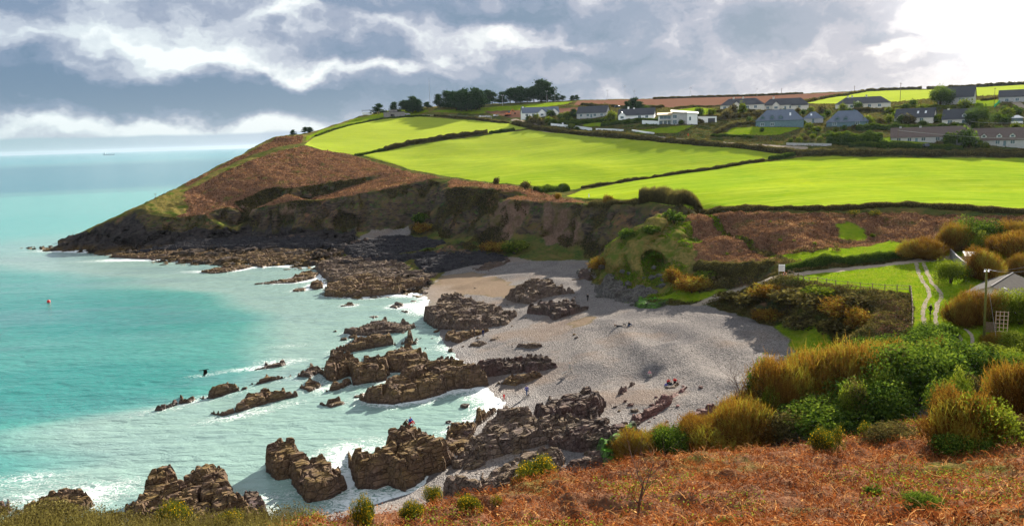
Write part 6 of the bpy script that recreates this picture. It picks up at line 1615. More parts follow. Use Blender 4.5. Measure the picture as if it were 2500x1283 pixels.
def glass_mat():
    m, N = newmat('window_glass'); N.out(N.bsdf((0.03, 0.075, 0.095), 0.12, None, 0.8)); return m
M_GLASS = glass_mat()


def window(par, x, y, z, w, h, bars=1, mat=None, face=-1, side=None):
    """front window centred at x, sill z; frame with its pane as a sub-part"""
    t = 0.09; f = MB()
    if side is None:
        y0, y1 = (y - 0.06, y + 0.02) if face < 0 else (y - 0.02, y + 0.06)
        f.box(x - w / 2 - t, y0, z - t, x + w / 2 + t, y1, z).box(x - w / 2 - t, y0, z + h, x + w / 2 + t, y1, z + h + t)
        f.box(x - w / 2 - t, y0, z, x - w / 2, y1, z + h).box(x + w / 2, y0, z, x + w / 2 + t, y1, z + h)
        for i in range(bars):
            c = x - w / 2 + w * (i + 1) / (bars + 1); f.box(c - 0.03, y0, z, c + 0.03, y1, z + h)
        o = f.obj('window', mat or M_FRAME, par)
        yp = y0 + 0.03; MB().box(x - w / 2, yp, z, x + w / 2, yp + 0.015, z + h).obj('pane', M_GLASS, o)
    else:
        x0, x1 = (side - 0.02, side + 0.06) if side > 0 else (side - 0.06, side + 0.02)
        f.box(x0, y - w / 2 - t, z - t, x1, y + w / 2 + t, z).box(x0, y - w / 2 - t, z + h, x1, y + w / 2 + t, z + h + t)
        f.box(x0, y - w / 2 - t, z, x1, y - w / 2, z + h).box(x0, y + w / 2, z, x1, y + w / 2 + t, z + h)
        o = f.obj('window', mat or M_FRAME, par)
        xp = x1 - 0.04 if side > 0 else x0 + 0.03
        MB().box(xp, y - w / 2, z, xp + 0.012, y + w / 2, z + h).obj('pane', M_GLASS, o)
    return o


def chimney(par, x, y, z0, z1, mat, pots=2):
    c = MB().box(x - 0.45, y - 0.35, z0, x + 0.45, y + 0.35, z1).box(x - 0.52, y - 0.42, z1, x + 0.52, y + 0.42, z1 + 0.15).obj('chimney', mat, par)
    m = MB()
    for i in range(pots): m.bar((x - 0.22 + 0.44 * i / max(pots - 1, 1), y, z1 + 0.15), (x - 0.22 + 0.44 * i / max(pots - 1, 1), y, z1 + 0.55), 0.11)
    m.obj('chimney_pots', M_TILE, c)


def roof_gable(m, x0, x1, y0, y1, z, h, ov=0.35, t=0.14, axis='x'):
    """two slabs; ridge along the given axis"""
    if axis == 'x':
        yc = (y0 + y1) / 2; k = h / (yc - y0); zo = z - ov * k
        for s, ya in ((1, y0 - ov), (-1, y1 + ov)):
            m.hull([(x0 - ov, ya, zo), (x1 + ov, ya, zo), (x1 + ov, yc, z + h), (x0 - ov, yc, z + h)], [(x0 - ov, ya, zo + t), (x1 + ov, ya, zo + t), (x1 + ov, yc, z + h + t), (x0 - ov, yc, z + h + t)])
    else:
        xc = (x0 + x1) / 2; k = h / (xc - x0); zo = z - ov * k
        for s, xa in ((1, x0 - ov), (-1, x1 + ov)):
            m.hull([(xa, y0 - ov, zo), (xc, y0 - ov, z + h), (xc, y1 + ov, z + h), (xa, y1 + ov, zo)], [(xa, y0 - ov, zo + t), (xc, y0 - ov, z + h + t), (xc, y1 + ov, z + h + t), (xa, y1 + ov, zo + t)])


def roof_hip(m, x0, x1, y0, y1, z, h, ov=0.4, inset=None):
    d = (y1 - y0) / 2 + ov; i = d * 0.95 if inset is None else inset; yc = (y0 + y1) / 2
    X0, X1, Y0, Y1 = x0 - ov, x1 + ov, y0 - ov, y1 + ov; i = min(i, (X1 - X0) / 2 - 0.05)
    a, b, c, e = (X0, Y0, z), (X1, Y0, z), (X1, Y1, z), (X0, Y1, z); r1, r2 = (X0 + i, yc, z + h), (X1 - i, yc, z + h)
    m.poly(a, b, r2, r1).poly(b, c, r2).poly(c, e, r1, r2).poly(e, a, r1).poly(e, c, b, a)


def walls_gable(m, x0, x1, y0, y1, z, h, axis='x'):
    if axis == 'x':
        yc = (y0 + y1) / 2
        m.hull([(x0, y0, -1.2), (x0, y1, -1.2), (x0, y1, z), (x0, yc, z + h), (x0, y0, z)][::-1], [(x1, y0, -1.2), (x1, y1, -1.2), (x1, y1, z), (x1, yc, z + h), (x1, y0, z)][::-1])
    else:
        xc = (x0 + x1) / 2
        m.hull([(x0, y0, -1.2), (x1, y0, -1.2), (x1, y0, z), (xc, y0, z + h), (x0, y0, z)], [(x0, y1, -1.2), (x1, y1, -1.2), (x1, y1, z), (xc, y1, z + h), (x0, y1, z)])


def house(px, py, wpx, label, kind='gable', wall=M_WHITE, roof=M_SLATE, wh=2.7, rh=2.6, dp=8.5, yaw=0.0, wins=(), chims=(), dormers=(), sky=(), gables=(), doors=(), name='bungalow', sidewin=0, trim=False, wing=None):
    wh *= 1.2; rh *= 1.32
    c = castd(px, py); d = math.hypot(c[0], c[1]); az = math.atan2(c[0], c[1])
    W = wpx * d / FPX / max(math.cos(yaw), 0.75); z = gz(c[0], c[1])
    cx, cy = c[0] + math.sin(az) * dp * 0.5, c[1] + math.cos(az) * dp * 0.5
    R_ = root(name, label, 'house', (cx, cy, z - 0.1), -az + yaw, 'houses of the hillside village')
    x0, x1, y0, y1 = -W / 2, W / 2, -dp / 2, dp / 2
    m = MB(); rf = MB()
    if kind == 'gable': walls_gable(m, x0, x1, y0, y1, wh, rh - 0.12); roof_gable(rf, x0, x1, y0, y1, wh, rh)
    elif kind == 'hip': m.box(x0, y0, -1.2, x1, y1, wh); roof_hip(rf, x0, x1, y0, y1, wh + 0.01, rh)
    m.obj('wall', wall, R_); ro = rf.obj('roof', roof, R_)
    # projecting front gables: (x0 fraction, x1 fraction, depth forward, height)
    for (a, b, fwd, gh) in gables:
        gx0, gx1 = x0 + W * a, x0 + W * b; g = MB(); walls_gable(g, gx0, gx1, y0 - fwd, y0 - 0.01, wh, gh, 'y'); g.obj('gable', wall, R_)
        k = MB(); roof_gable(k, gx0, gx1, y0 - fwd, y0 + dp * 0.42, wh, gh + 0.08, axis='y', ov=0.25); k.obj('gable_roof', roof, R_)
        window(R_, (gx0 + gx1) / 2, y0 - fwd, 0.9, min(1.8, (gx1 - gx0) * 0.5), 1.25)
    for (a, w, h, zz) in wins: window(R_, x0 + W * a, y0, zz, w * 1.2, h * 1.2, bars=1 if w > 0.9 else 0)
    for a in doors:
        X = x0 + W * a; dd = MB().box(X - 0.5, y0 - 0.05, 0.1, X + 0.5, y0 + 0.02, 2.15).obj('door', M_TEAL, R_)
        MB().bar((X + 0.36, y0 - 0.10, 1.05), (X + 0.36, y0 - 0.05, 1.05), 0.035).obj('handle', M_METAL, dd)
    for i in range(sidewin): window(R_, 0, y0 + dp * (i + 1) / (sidewin + 1), 1.0, 1.1, 1.2, side=x1 if px < 1250 or yaw < 0 else x1)
    for (a, top) in chims: chimney(ro, x0 + W * a, 0, wh + rh * 0.55, wh + rh + top, wall)
    for a in dormers:
        X = x0 + W * a; dw = 1.0; zb = wh + rh * 0.18; g = MB()
        g.hull([(X - dw, y0 + 0.5, zb), (X + dw, y0 + 0.5, zb), (X + dw, y0 + 0.5, zb + 0.75), (X, y0 + 0.5, zb + 1.6), (X - dw, y0 + 0.5, zb + 0.75)], [(X - dw, -0.1, zb), (X + dw, -0.1, zb), (X + dw, -0.1, zb + 0.75), (X, -0.1, zb + 1.6), (X - dw, -0.1, zb + 0.75)])
        do = g.obj('dormer', M_FRAME if trim else wall, R_)
        k = MB(); roof_gable(k, X - dw, X + dw, y0 + 0.4, 0.0, zb + 0.8, 0.9, ov=0.22, axis='y', t=0.1); k.obj('dormer_roof', roof, do)
        MB().box(X - 0.55, y0 + 0.46, zb + 0.15, X + 0.55, y0 + 0.49, zb + 0.95).obj('pane', M_GLASS, do)
    for a in sky:
        X = x0 + W * a; s_ = rh / (dp / 2); ya, yb = y0 * 0.62, y0 * 0.36
        za, zb = wh + (ya - y0) * s_ + 0.2, wh + (yb - y0) * s_ + 0.2
        MB().hull([(X - 0.4, ya, za - 0.05), (X + 0.4, ya, za - 0.05), (X + 0.4, yb, zb - 0.05), (X - 0.4, yb, zb - 0.05)], [(X - 0.4, ya, za + 0.06), (X + 0.4, ya, za + 0.06), (X + 0.4, yb, zb + 0.06), (X - 0.4, yb, zb + 0.06)]).obj('skylight', M_FRAME, ro)
    if wing:   # (x0 frac, x1 frac, forward, wh, rh, kind, roofmat)
        a, b, fwd, wwh, wrh, wk, wm = wing; wx0, wx1 = x0 + W * a, x0 + W * b; g = MB(); k = MB()
        if wk == 'gabley': walls_gable(g, wx0, wx1, y0 - fwd, y1 - 1, wwh, wrh - 0.1, 'y'); roof_gable(k, wx0, wx1, y0 - fwd, y1 - 1, wwh, wrh, axis='y')
        elif wk == 'gablex': walls_gable(g, wx0, wx1, y0 - fwd, y1 - 1, wwh, wrh - 0.1); roof_gable(k, wx0, wx1, y0 - fwd, y1 - 1, wwh, wrh)
        else: g.box(wx0, y0 - fwd, -1.2, wx1, y1 - 1, wwh); roof_hip(k, wx0, wx1, y0 - fwd, y1 - 1, wwh + 0.02, wrh)
        g.obj('wing', wall, R_); k.obj('wing_roof', wm, R_)
        window(R_, (wx0 + wx1) / 2, y0 - fwd, 0.9, 1.3, 1.3)
    return R_


w4 = lambda *a: [(x, 1.3, 1.2, 0.9) for x in a]
house(1318, 286, 88, 'white bungalow with three slate gables, first house after the building site', 'gable', M_WHITE, M_SLATE, 2.5, 2.6, 8, 0.15, w4(0.12, 0.3), gables=[(0.42, 0.62, 2.4, 2.0), (0.76, 0.97, 1.6, 2.2)], chims=[(0.04, 0.5)], sidewin=2)
house(1449, 287, 70, 'grey gabled bungalow with a dark roof above the long clipped hedge', 'gable', M_GREY, M_DSLATE, 2.5, 3.0, 9, -0.3, w4(0.15, 0.38, 0.62, 0.85), doors=[0.5], sidewin=1)
house(1555, 292, 84, 'white bungalow with a black roof and a tall white chimney', 'gable', M_WHITE, M_DSLATE, 2.3, 2.8, 9, -0.12, w4(0.6, 0.8), chims=[(0.26, 1.0), (0.42, 0.3)], gables=[(0.02, 0.22, 1.5, 1.8)], sidewin=1)
house(1812, 268, 98, 'hipped bungalow with two chimneys in front of the brown ploughland', 'hip', M_CREAM, M_DSLATE, 2.4, 3.0, 10, 0.0, w4(0.1, 0.62, 0.8), chims=[(0.3, 0.7), (0.52, 0.8)], gables=[(0.28, 0.46, 1.5, 2.0)])
house(1917, 268, 100, 'cream hipped bungalow, right neighbour of the one before the ploughland', 'hip', M_CREAM, M_DSLATE, 2.4, 3.0, 9, 0.0, w4(0.12, 0.62, 0.85), chims=[(0.24, 1.0)], gables=[(0.22, 0.38, 1.5, 2.0)], wing=(0.62, 0.98, 0.6, 2.4, 2.6, 'hip', M_DSLATE), doors=[0.5])
house(1903, 310, 104, 'large blue grey hipped house with dormers above a sunlit lawn', 'hip', M_TEAL, M_SLATE, 2.8, 4.2, 11, 0.0, w4(0.14, 0.35), doors=[0.56, 0.74], dormers=(0.14, 0.34, 0.52), sky=(0.72,), trim=False, name='detached_house')
house(1985, 300, 42, 'small pyramid roofed garage with a skylight, right of the blue grey house', 'hip', M_GREY, M_SLATE, 2.0, 2.6, 8, 0.0, sky=(0.4,), doors=[0.5], name='garage')
house(2068, 309, 86, 'blue slated hipped house with two little dormers above round garden bushes', 'hip', M_TEAL, M_SLATE, 2.0, 4.2, 11, 0.0, w4(0.2, 0.75), dormers=(0.26, 0.46), chims=[(0.66, 0.3)], name='detached_house')
house(2106, 265, 112, 'long dark roofed bungalow with three chimneys below the far bright field', 'hip', M_CREAM, M_DSLATE, 2.4, 3.0, 11, 0.0, w4(0.3, 0.38, 0.62, 0.8), chims=[(0.22, 0.5), (0.3, 0.7), (0.56, 0.7)], gables=[(0.32, 0.5, 1.2, 1.8)])
house(2235, 300, 74, 'gabled house with two lit skylights and a white gable at its left', 'gable', M_CREAM, M_DSLATE, 2.4, 3.2, 8, -0.2, w4(0.7), sky=(0.58, 0.78), wing=(0.0, 0.36, 1.2, 2.4, 2.4, 'gabley', M_TILE), sidewin=1)
house(2342, 305, 60, 'cream house with a single tall dormer above the dark clipped hedge', 'gable', M_CREAM, M_DSLATE, 2.6, 3.4, 8, -0.15, [(0.25, 1.5, 1.3, 0.8), (0.7, 1.8, 1.2, 0.9)], dormers=(0.68,), chims=[(0.14, 0.3)], sidewin=1, trim=True)
house(2335, 256, 66, 'tall plain dark roofed house standing highest on the right', 'gable', M_GREY, M_DSLATE, 3.6, 4.0, 9, -0.15, [(0.32, 2.4, 1.6, 1.6), (0.68, 2.4, 1.6, 1.6)], sidewin=1, name='detached_house')
house(2488, 250, 72, 'long low house at the right edge behind the green netting', 'gable', M_GREY, M_DSLATE, 2.8, 2.6, 9, 0.0, w4(0.2, 0.45, 0.7))
house(2268, 348, 150, 'long brown tiled bungalow nearest the road, with two stubby chimneys', 'gable', M_GREY, M_TILE, 2.3, 3.0, 9, 0.05, w4(0.1, 0.24, 0.42, 0.6, 0.72), doors=[0.33], chims=[(0.12, 0.4), (0.38, 0.4)])
house(2438, 356, 106, 'bungalow with three white edged triangular dormers at the lower right', 'gable', M_GREY, M_TILE, 2.3, 3.6, 9, -0.1, w4(0.2, 0.5, 0.75), dormers=(0.26, 0.52, 0.74), doors=[0.62], sidewin=1, trim=True)


def modern():
    c = castd(1655, 304); d = math.hypot(c[0], c[1]); az = math.atan2(c[0], c[1]); u = d / FPX
    o = root('modern_house', 'white and glass modern house with mono pitch roofs, centre of the village', 'house', (c[0] + math.sin(az) * 5, c[1] + math.cos(az) * 5, gz(c[0], c[1]) - 0.1), -az, 'houses of the hillside village')
    X = lambda p: (p - 1655) * u
    MB().hull([(X(1640), -4, -1.2), (X(1676), -4, -1.2), (X(1676), 4, -1.2), (X(1640), 4, -1.2)], [(X(1640), -4, 6.0), (X(1676), -4, 6.6), (X(1676), 4, 6.6), (X(1640), 4, 6.0)]).obj('grey_block', M_GREY, o)
    MB().hull([(X(1676), -4.4, -1.2), (X(1700), -4.4, -1.2), (X(1700), 4, -1.2), (X(1676), 4, -1.2)], [(X(1676), -4.4, 6.1), (X(1700), -4.4, 5.2), (X(1700), 4, 5.2), (X(1676), 4, 6.1)]).obj('white_block', M_WHITE, o)
    MB().box(X(1609), -3, -1.2, X(1640) - 0.01, 4, 5.2).obj('glazed_block', M_WHITE, o)
    MB().hull([(X(1606), -5, 5.25), (X(1642), -5, 5.25), (X(1642), 5, 6.6), (X(1606), 5, 6.6)], [(X(1606), -5, 5.5), (X(1642), -5, 5.5), (X(1642), 5, 6.85), (X(1606), 5, 6.85)]).obj('roof', M_PALEW, o)
    MB().hull([(X(1638), -5, 6.8), (X(1703), -5, 5.3), (X(1703), 5, 6.4), (X(1638), 5, 8.0)], [(X(1638), -5, 7.0), (X(1703), -5, 5.5), (X(1703), 5, 6.6), (X(1638), 5, 8.2)]).obj('roof', M_CREAM, o)
    for i, (a, b, z0, z1) in enumerate([(1611, 1620, 0.3, 2.3), (1622, 1630, 0.3, 2.3), (1631, 1639, 0.3, 2.3), (1612, 1639, 3.2, 4.9)]): window(o, (X(a) + X(b)) / 2, -3, z0, X(b) - X(a) - 0.3, z1 - z0, bars=2 if i == 3 else 0)
    window(o, X(1648), -4, 3.4, 2.0, 1.8, 1); window(o, X(1648), -4, 0.4, 2.0, 2.2, 1); window(o, X(1683), -4.4, 2.0, 0.9, 1.9, 0)
    MB().box(X(1640) - 0.2, -6.2, 2.7, X(1612), -3.02, 2.85).obj('balcony', M_GREY, o)
    c = castd(1722, 300); g = root('garage', 'flat roofed white garage with a dark door beside the modern house', 'garage', (c[0] + 2, c[1] + 4, gz(c[0], c[1]) - 0.1), -az)
    w = 42 * u / 2; MB().hull([(-w, -3.5, -1), (w, -3.5, -1), (w, 3.5, -1), (-w, 3.5, -1)], [(-w, -3.5, 3.6), (w, -3.5, 3.4), (w, 3.5, 3.4), (-w, 3.5, 3.6)]).obj('wall', M_WHITE, g)
    MB().hull([(-w - .2, -3.8, 3.64), (w + .2, -3.8, 3.44), (w + .2, 3.8, 3.44), (-w - .2, 3.8, 3.64)], [(-w - .2, -3.8, 3.84), (w + .2, -3.8, 3.64), (w + .2, 3.8, 3.64), (-w - .2, 3.8, 3.84)]).obj('roof', M_DSLATE, g)
    MB().box(0.2, -3.56, 0.1, w - 0.8, -3.48, 2.5).obj('garage_door', M_DSLATE, g)
modern()


def conc():
    c = castd(961, 286); d = math.hypot(c[0], c[1]); u = d / FPX; az = math.atan2(c[0], c[1])
    o = root('concrete_building', 'grey flat roofed concrete fort building beside the lone skyline pine', 'building', (c[0], c[1] + 4, gz(c[0], c[1]) - 0.3), -az)
    w = 50 * u / 2
    MB().box(-w, -4, -2, w, 4, 3.8).obj('wall', M_CONC, o); MB().box(-w - 0.3, -4.3, 3.81, w + 0.3, 4.3, 4.15).obj('roof_slab', M_DSLATE, o)
    MB().box(-w * 0.5, -2, 4.16, w * 0.3, 3, 5.5).obj('upper_block', M_CONC, o); MB().box(-w * 0.35, -4.06, 1.0, -w * 0.0, -3.97, 2.4).obj('opening', M_DARKIN, o)
    for i in range(5): MB().box(-w + w * 0.42 * i + 0.3, -4.14, -0.5, -w + w * 0.42 * i + 0.55, -4.0, 3.8).obj('buttress', M_CONC, o)
    c = castd(897, 279); o = root('shelter', 'small white walled shelter with a thin flat roof on the skyline', 'shelter', (c[0], c[1], gz(c[0], c[1]) - 0.2), -az)
    w = 24 * u / 2
    MB().box(-w, -2, -1, w, 2, 1.6).obj('wall', M_WHITE, o); MB().box(-w - 0.4, -2.4, 2.9, w + 0.4, 2.4, 3.1).obj('roof', M_DSLATE, o)
    for s in (-1, 1): MB().box(s * w - 0.12, -2.1, 1.6, s * w + 0.12, -1.86, 2.9).obj('post', M_CONC, o)
conc()
# small conservatory
c = castd(2482, 300); o = root('conservatory', 'little white glazed conservatory at the right edge among dark trees', 'conservatory', (c[0], c[1], gz(c[0], c[1])), -0.5)
MB().box(-2.4, -2, -0.5, 2.4, 2, 0.7).obj('base_wall', M_WHITE, o); MB().box(-2.3, -1.9, 0.7, 2.3, 1.9, 2.3).obj('glazing', M_GLASS, o); rf = MB(); roof_hip(rf, -2.4, 2.4, -2, 2, 2.31, 1.3); rf.obj('roof', M_FRAME, o)


# barn with corrugated roof at the right edge
def barn():
    a = PY(2421, 699, 119.0); D_ = 13.7; r_ = 3.3; rh = 1.3; cs, sn = math.cos(-0.75), math.sin(-0.75)
    bx, by = a[0] - r_ * cs, a[1] - r_ * sn; zb = gz(a[0], a[1]); ht = max(a[2] - zb - rh, 1.8)
    o = root('barn', 'low pale barn with a grey corrugated roof at the right edge', 'barn', (bx, by, a[2] - rh - ht), -0.75)
    MB().hull([(0, 0, -1), (r_ * 2, 0, -1), (r_ * 2, 0, ht), (r_, 0, ht + rh), (0, 0, ht)], [(0, D_, -1), (r_ * 2, D_, -1), (r_ * 2, D_, ht), (r_, D_, ht + rh), (0, D_, ht)]).obj('wall', M_CREAM, o)
    for s in (0, 1):
        m = MB(); n = 46
        for i in range(n):
            y0 = -0.4 + (D_ + 0.8) * i / n; y1 = -0.4 + (D_ + 0.8) * (i + 1) / n; dz = 0.05 * (i % 2); dz2 = 0.05 * ((i + 1) % 2)
            xe = -0.4 if s == 0 else r_ * 2 + 0.4; ze = ht - 0.4 * rh / r_
            m.poly((xe, y0, ze + 0.06 + dz), (xe, y1, ze + 0.06 + dz2), (r_, y1, ht + rh + 0.06 + dz2), (r_, y0, ht + rh + 0.06 + dz))
        m.obj('roof_sheet', M_CORR, o)
    MB().bar((r_, -0.45, ht + rh + 0.14), (r_, D_ + 0.45, ht + rh + 0.14), 0.09).obj('ridge_cap', M_CONC, o)
    MB().hull([(r_ + 1.2, 2.0, ht + rh - 0.42), (r_ + 3.6, 2.0, ht + rh - 1.70), (r_ + 3.6, 2.25, ht + rh - 1.70), (r_ + 1.2, 2.25, ht + rh - 0.42)], [(r_ + 1.2, 2.0, ht + rh - 0.33), (r_ + 3.6, 2.0, ht + rh - 1.61), (r_ + 3.6, 2.25, ht + rh - 1.61), (r_ + 1.2, 2.25, ht + rh - 0.33)]).obj('roof_light', M_FRAME, o)
    c = cast(2395, 655)
    o = root('shed', 'small flat roofed shed peeping out above the brown hedge bush', 'shed', (c[0], c[1] + 2, gz(c[0], c[1])), -0.4)
    MB().box(-1.6, -1.4, -0.5, 1.6, 1.4, 2.1).obj('wall', M_GREY, o); MB().hull([(-1.9, -1.7, 2.11), (1.9, -1.7, 2.11), (1.9, 1.7, 2.5), (-1.9, 1.7, 2.5)], [(-1.9, -1.7, 2.22), (1.9, -1.7, 2.22), (1.9, 1.7, 2.61), (-1.9, 1.7, 2.61)]).obj('roof', M_CREAM, o)
barn()


def wall_run(pp, h, t, mat, label, name='garden_wall', group=None, piers=()):
    w = [castd(a, b) for a, b in pp]; w = [q for q in w if q]; m = MB(); o0 = w[0]
    for a, b in zip(w[:-1], w[1:]):
        dx, dy = b[0] - a[0], b[1] - a[1]; L = math.hypot(dx, dy); nx, ny = -dy / L * t / 2, dx / L * t / 2
        za, zb = gz(a[0], a[1]), gz(b[0], b[1]); P = [(a[0] - nx, a[1] - ny), (b[0] - nx, b[1] - ny), (b[0] + nx, b[1] + ny), (a[0] + nx, a[1] + ny)]; Zs = [za, zb, zb, za]
        m.hull([(p[0] - o0[0], p[1] - o0[1], z - 1 - o0[2]) for p, z in zip(P, Zs)], [(p[0] - o0[0], p[1] - o0[1], z + h - o0[2]) for p, z in zip(P, Zs)])
    for k in piers:
        p = w[k]; m.box(p[0] - o0[0] - 0.45, p[1] - o0[1] - 0.45, p[2] - o0[2] - 1, p[0] - o0[0] + 0.45, p[1] - o0[1] + 0.45, p[2] - o0[2] + h + 0.9)
    o = m.obj(name, mat); o.location = o0; o['label'] = label; o['category'] = 'wall'; return o
wall_run([(1345, 306), (1374, 309), (1410, 313), (1445, 318)], 1.3, 0.3, M_WHITE, 'long white garden wall with a pier below the clipped hedge', piers=(1,))
wall_run([(1455, 317), (1490, 318), (1522, 320)], 0.9, 0.3, M_WHITE, 'low white garden wall left of the gravel drive')
wall_run([(1543, 320), (1570, 324), (1597, 327)], 0.8, 0.3, M_WHITE, 'low white wall right of the gravel drive below the mown bank')
wall_run([(1568, 303), (1590, 304), (1608, 305)], 2.0, 0.3, M_WHITE, 'high white wall joining the modern house on its left')
wall_run([(1920, 355), (1960, 356), (2030, 357)], 1.2, 0.35, M_GREY, 'grey roadside wall below the garden of round bushes')
wall_run([(2320, 628), (2335, 645), (2350, 658), (2375, 675)], 1.7, 0.25, M_CONC, 'plain concrete block wall at the bend of the lane')

# village hedges
VH = [([(1340, 303), (1400, 302), (1460, 297), (1500, 292)], 3.0, 2.2, 'long clipped hedge running up past the grey gabled bungalow', M_LEAF),
      ([(1470, 306), (1500, 303), (1540, 300), (1590, 297), (1608, 296)], 4.0, 2.4, 'thick dark hedge in front of the black roofed bungalow', M_LEAF),
      ([(1520, 310), (1580, 308), (1610, 309)], 1.5, 0.6, 'very low hedge along the mown bank of the modern house', M_LEAF),
      ([(1745, 330), (1765, 318), (1800, 306), (1845, 303)], 2.5, 2.0, 'curving dark hedge round the left side of the sunlit lawn', M_SCRUB),
      ([(1735, 333), (1790, 334), (1840, 336)], 2.0, 1.2, 'low hedge along the bottom of the sunlit lawn', M_LEAF),
      ([(2020, 350), (2080, 351), (2150, 353)], 7.0, 5.5, 'dense dark evergreen block right of the garden of round bushes', M_LEAF),
      ([(2090, 318), (2180, 318), (2280, 318), (2375, 318)], 3.0, 3.2, 'tall clipped hedge behind the long brown tiled bungalow', M_LEAF),
      ([(2072, 358), (2140, 359), (2250, 361)], 2.4, 2.2, 'clipped front hedge left of the gateway of the brown tiled bungalow', M_LEAF),
      ([(2268, 362), (2320, 364), (2350, 366)], 2.4, 2.2, 'clipped front hedge right of the gateway of the brown tiled bungalow', M_LEAF),
      ([(2380, 367), (2430, 369), (2510, 372)], 1.6, 1.3, 'low reddish hedge before the bungalow with triangular dormers', M_SCRUB),
      ([(1740, 274), (1790, 272), (1850, 274), (1880, 276)], 3, 1.6, 'dark shrub bed in front of the hipped bungalow before the ploughland', M_SCRUB),
      ([(2080, 272), (2130, 272), (2180, 273), (2230, 272)], 4, 2.6, 'dark flowering shrub belt below the long dark roofed bungalow', M_SCRUB),
      ([(1650, 266), (1700, 262), (1760, 262)], 3, 1.5, 'hedge along the lower edge of the brown ploughland', M_SCRUB),
      ([(1420, 258), (1480, 262), (1560, 262), (1620, 264)], 3, 2.0, 'hedge along the left lower edge of the brown ploughland', M_SCRUB),
      ([(1700, 300), (1760, 290), (1830, 284)], 6, 2.2, 'rough brown bank of scrub right of the white garage', M_SCRUB),
      ([(2260, 300), (2290, 296), (2310, 292)], 3, 3, 'bright clipped hedge between the skylight house and the tall dormer house', M_LEAFY),
      ([(2180, 266), (2260, 264), (2330, 266)], 3, 2.2, 'yellow green hedge below the highest plain house', M_LEAFY),
      ([(2400, 246), (2450, 240), (2500, 238)], 3, 1.6, 'dark hedge behind the green netting', M_SCRUB)]
for pp, w, h, l, mt in VH: hedge(pp, w, h, l, mt, group='garden hedges', leaf=0.3, n_per_m=110)

# round garden bushes
vr = random.Random(5)
HPX = []
def nearest_house(x, y):
    q = min(HPX, key=lambda h: (h[0] - x) ** 2 + ((h[1] - y) * 2) ** 2); dx, dy = x - q[0], y - q[1]
    s = ('far left' if dx < -45 else 'left' if dx < -15 else 'centre' if dx < 15 else 'right' if dx < 45 else 'far right')
    return (s + (' foreground' if dy > 8 else ' side' if dy > -8 else ' background'), ' '.join(q[2].split()[:6]).rstrip(','))
for _o in list(COL.objects):
    if _o.get('category') == 'house': _p = to_px(_o.location); HPX.append((_p[0], _p[1], _o['label']))
GB = [(1300, 305, 22), (1320, 306, 20), (1340, 300, 20), (1352, 303, 14), (1372, 300, 16), (1385, 288, 20), (1405, 287, 18), (1395, 300, 12), (1290, 298, 18), (1310, 297, 22), (1395, 316, 22), (1408, 318, 14),
      (1850, 290, 26), (1860, 322, 12), (1950, 350, 16), (1968, 344, 14), (1985, 340, 16), (1960, 334, 14), (1975, 328, 12), (1990, 330, 13), (2002, 345, 15), (2012, 335, 12), (1940, 340, 12), (1930, 348, 12), (1998, 322, 12), (2025, 330, 16), (2040, 322, 14), (2060, 318, 14), (2085, 315, 14),
      (1960, 282, 14), (1980, 276, 16), (1995, 283, 14), (2020, 282, 18), (1935, 284, 14), (2040, 285, 12), (2110, 305, 18), (2130, 302, 20), (2150, 302, 20), (2170, 303, 22), (2190, 306, 14), (2222, 303, 28), (2282, 300, 18), (2300, 300, 22), (2230, 262, 20), (2210, 270, 18), (2170, 276, 20), (2190, 280, 16), (2250, 275, 24),
      (2395, 300, 30), (2430, 300, 24), (2450, 305, 22), (2460, 288, 26), (2405, 330, 26), (2440, 325, 24), (2480, 325, 26), (2370, 352, 20), (2320, 352, 28), (2340, 350, 24), (2060, 352, 18), (2160, 356, 22), (2200, 360, 18), (2390, 360, 14), (2405, 362, 16), (2290, 360, 18)]
for i, (x, y, w) in enumerate(GB):
    k = 'bright' if vr.random() < 0.35 else ('leafy' if vr.random() < 0.7 else 'scrub')
    place = 'below the three gabled bungalow' if x < 1420 else 'around the blue grey hipped house' if x < 1925 else 'in the garden of round bushes' if x < 2100 and y > 295 else 'on the terrace below the hipped bungalows' if y < 290 else 'in the lower right gardens' if y > 318 else 'in the upper right gardens'
    shrub(k, x, y, w, w * vr.uniform(0.6, 0.95), 'round %s garden bush, %s of the %s' % ({'bright': 'yellow green', 'leafy': 'dark green', 'scrub': 'olive'}[k], *nearest_house(x, y)), 'round garden bushes ' + place, hi=False)
_q = random.Random(9); _n = 0
while _n < 60:
    x, y = _q.uniform(1260, 2490), _q.uniform(266, 356); c = cast(x, y)
    if y > 292 + (x - 1260) * 0.055 or not c or zone_at(c[0], c[1]) not in ('scrub',): continue
    _n += 1; k = _q.choice(['leafy', 'leafy', 'scrub', 'bright']); w = _q.uniform(13, 28)
    shrub(k, x, y, w, w * _q.uniform(0.6, 1.0), 'loose %s shrub, %s of the %s' % ({'bright': 'yellow green', 'leafy': 'dark green', 'scrub': 'olive'}[k], *nearest_house(x, y)), 'loose shrubs between the village gardens', hi=False)
shrub('leafy', 2364, 360, 46, 40, 'dark tree bush between the two lower right bungalows', hi=False)
shrub('leafy', 2318, 356, 38, 28, 'dark bush in front of the right end of the brown tiled bungalow', hi=False)
shrub('leafy', 2295, 262, 50, 44, 'large dark domed tree bush left of the highest plain house', hi=True)
shrub('leafy', 2390, 312, 52, 46, 'large round sunlit bush right of the tall dormer house', hi=True)
shrub('bright', 2355, 272, 30, 26, 'dark bush before the right end of the highest plain house', hi=False)


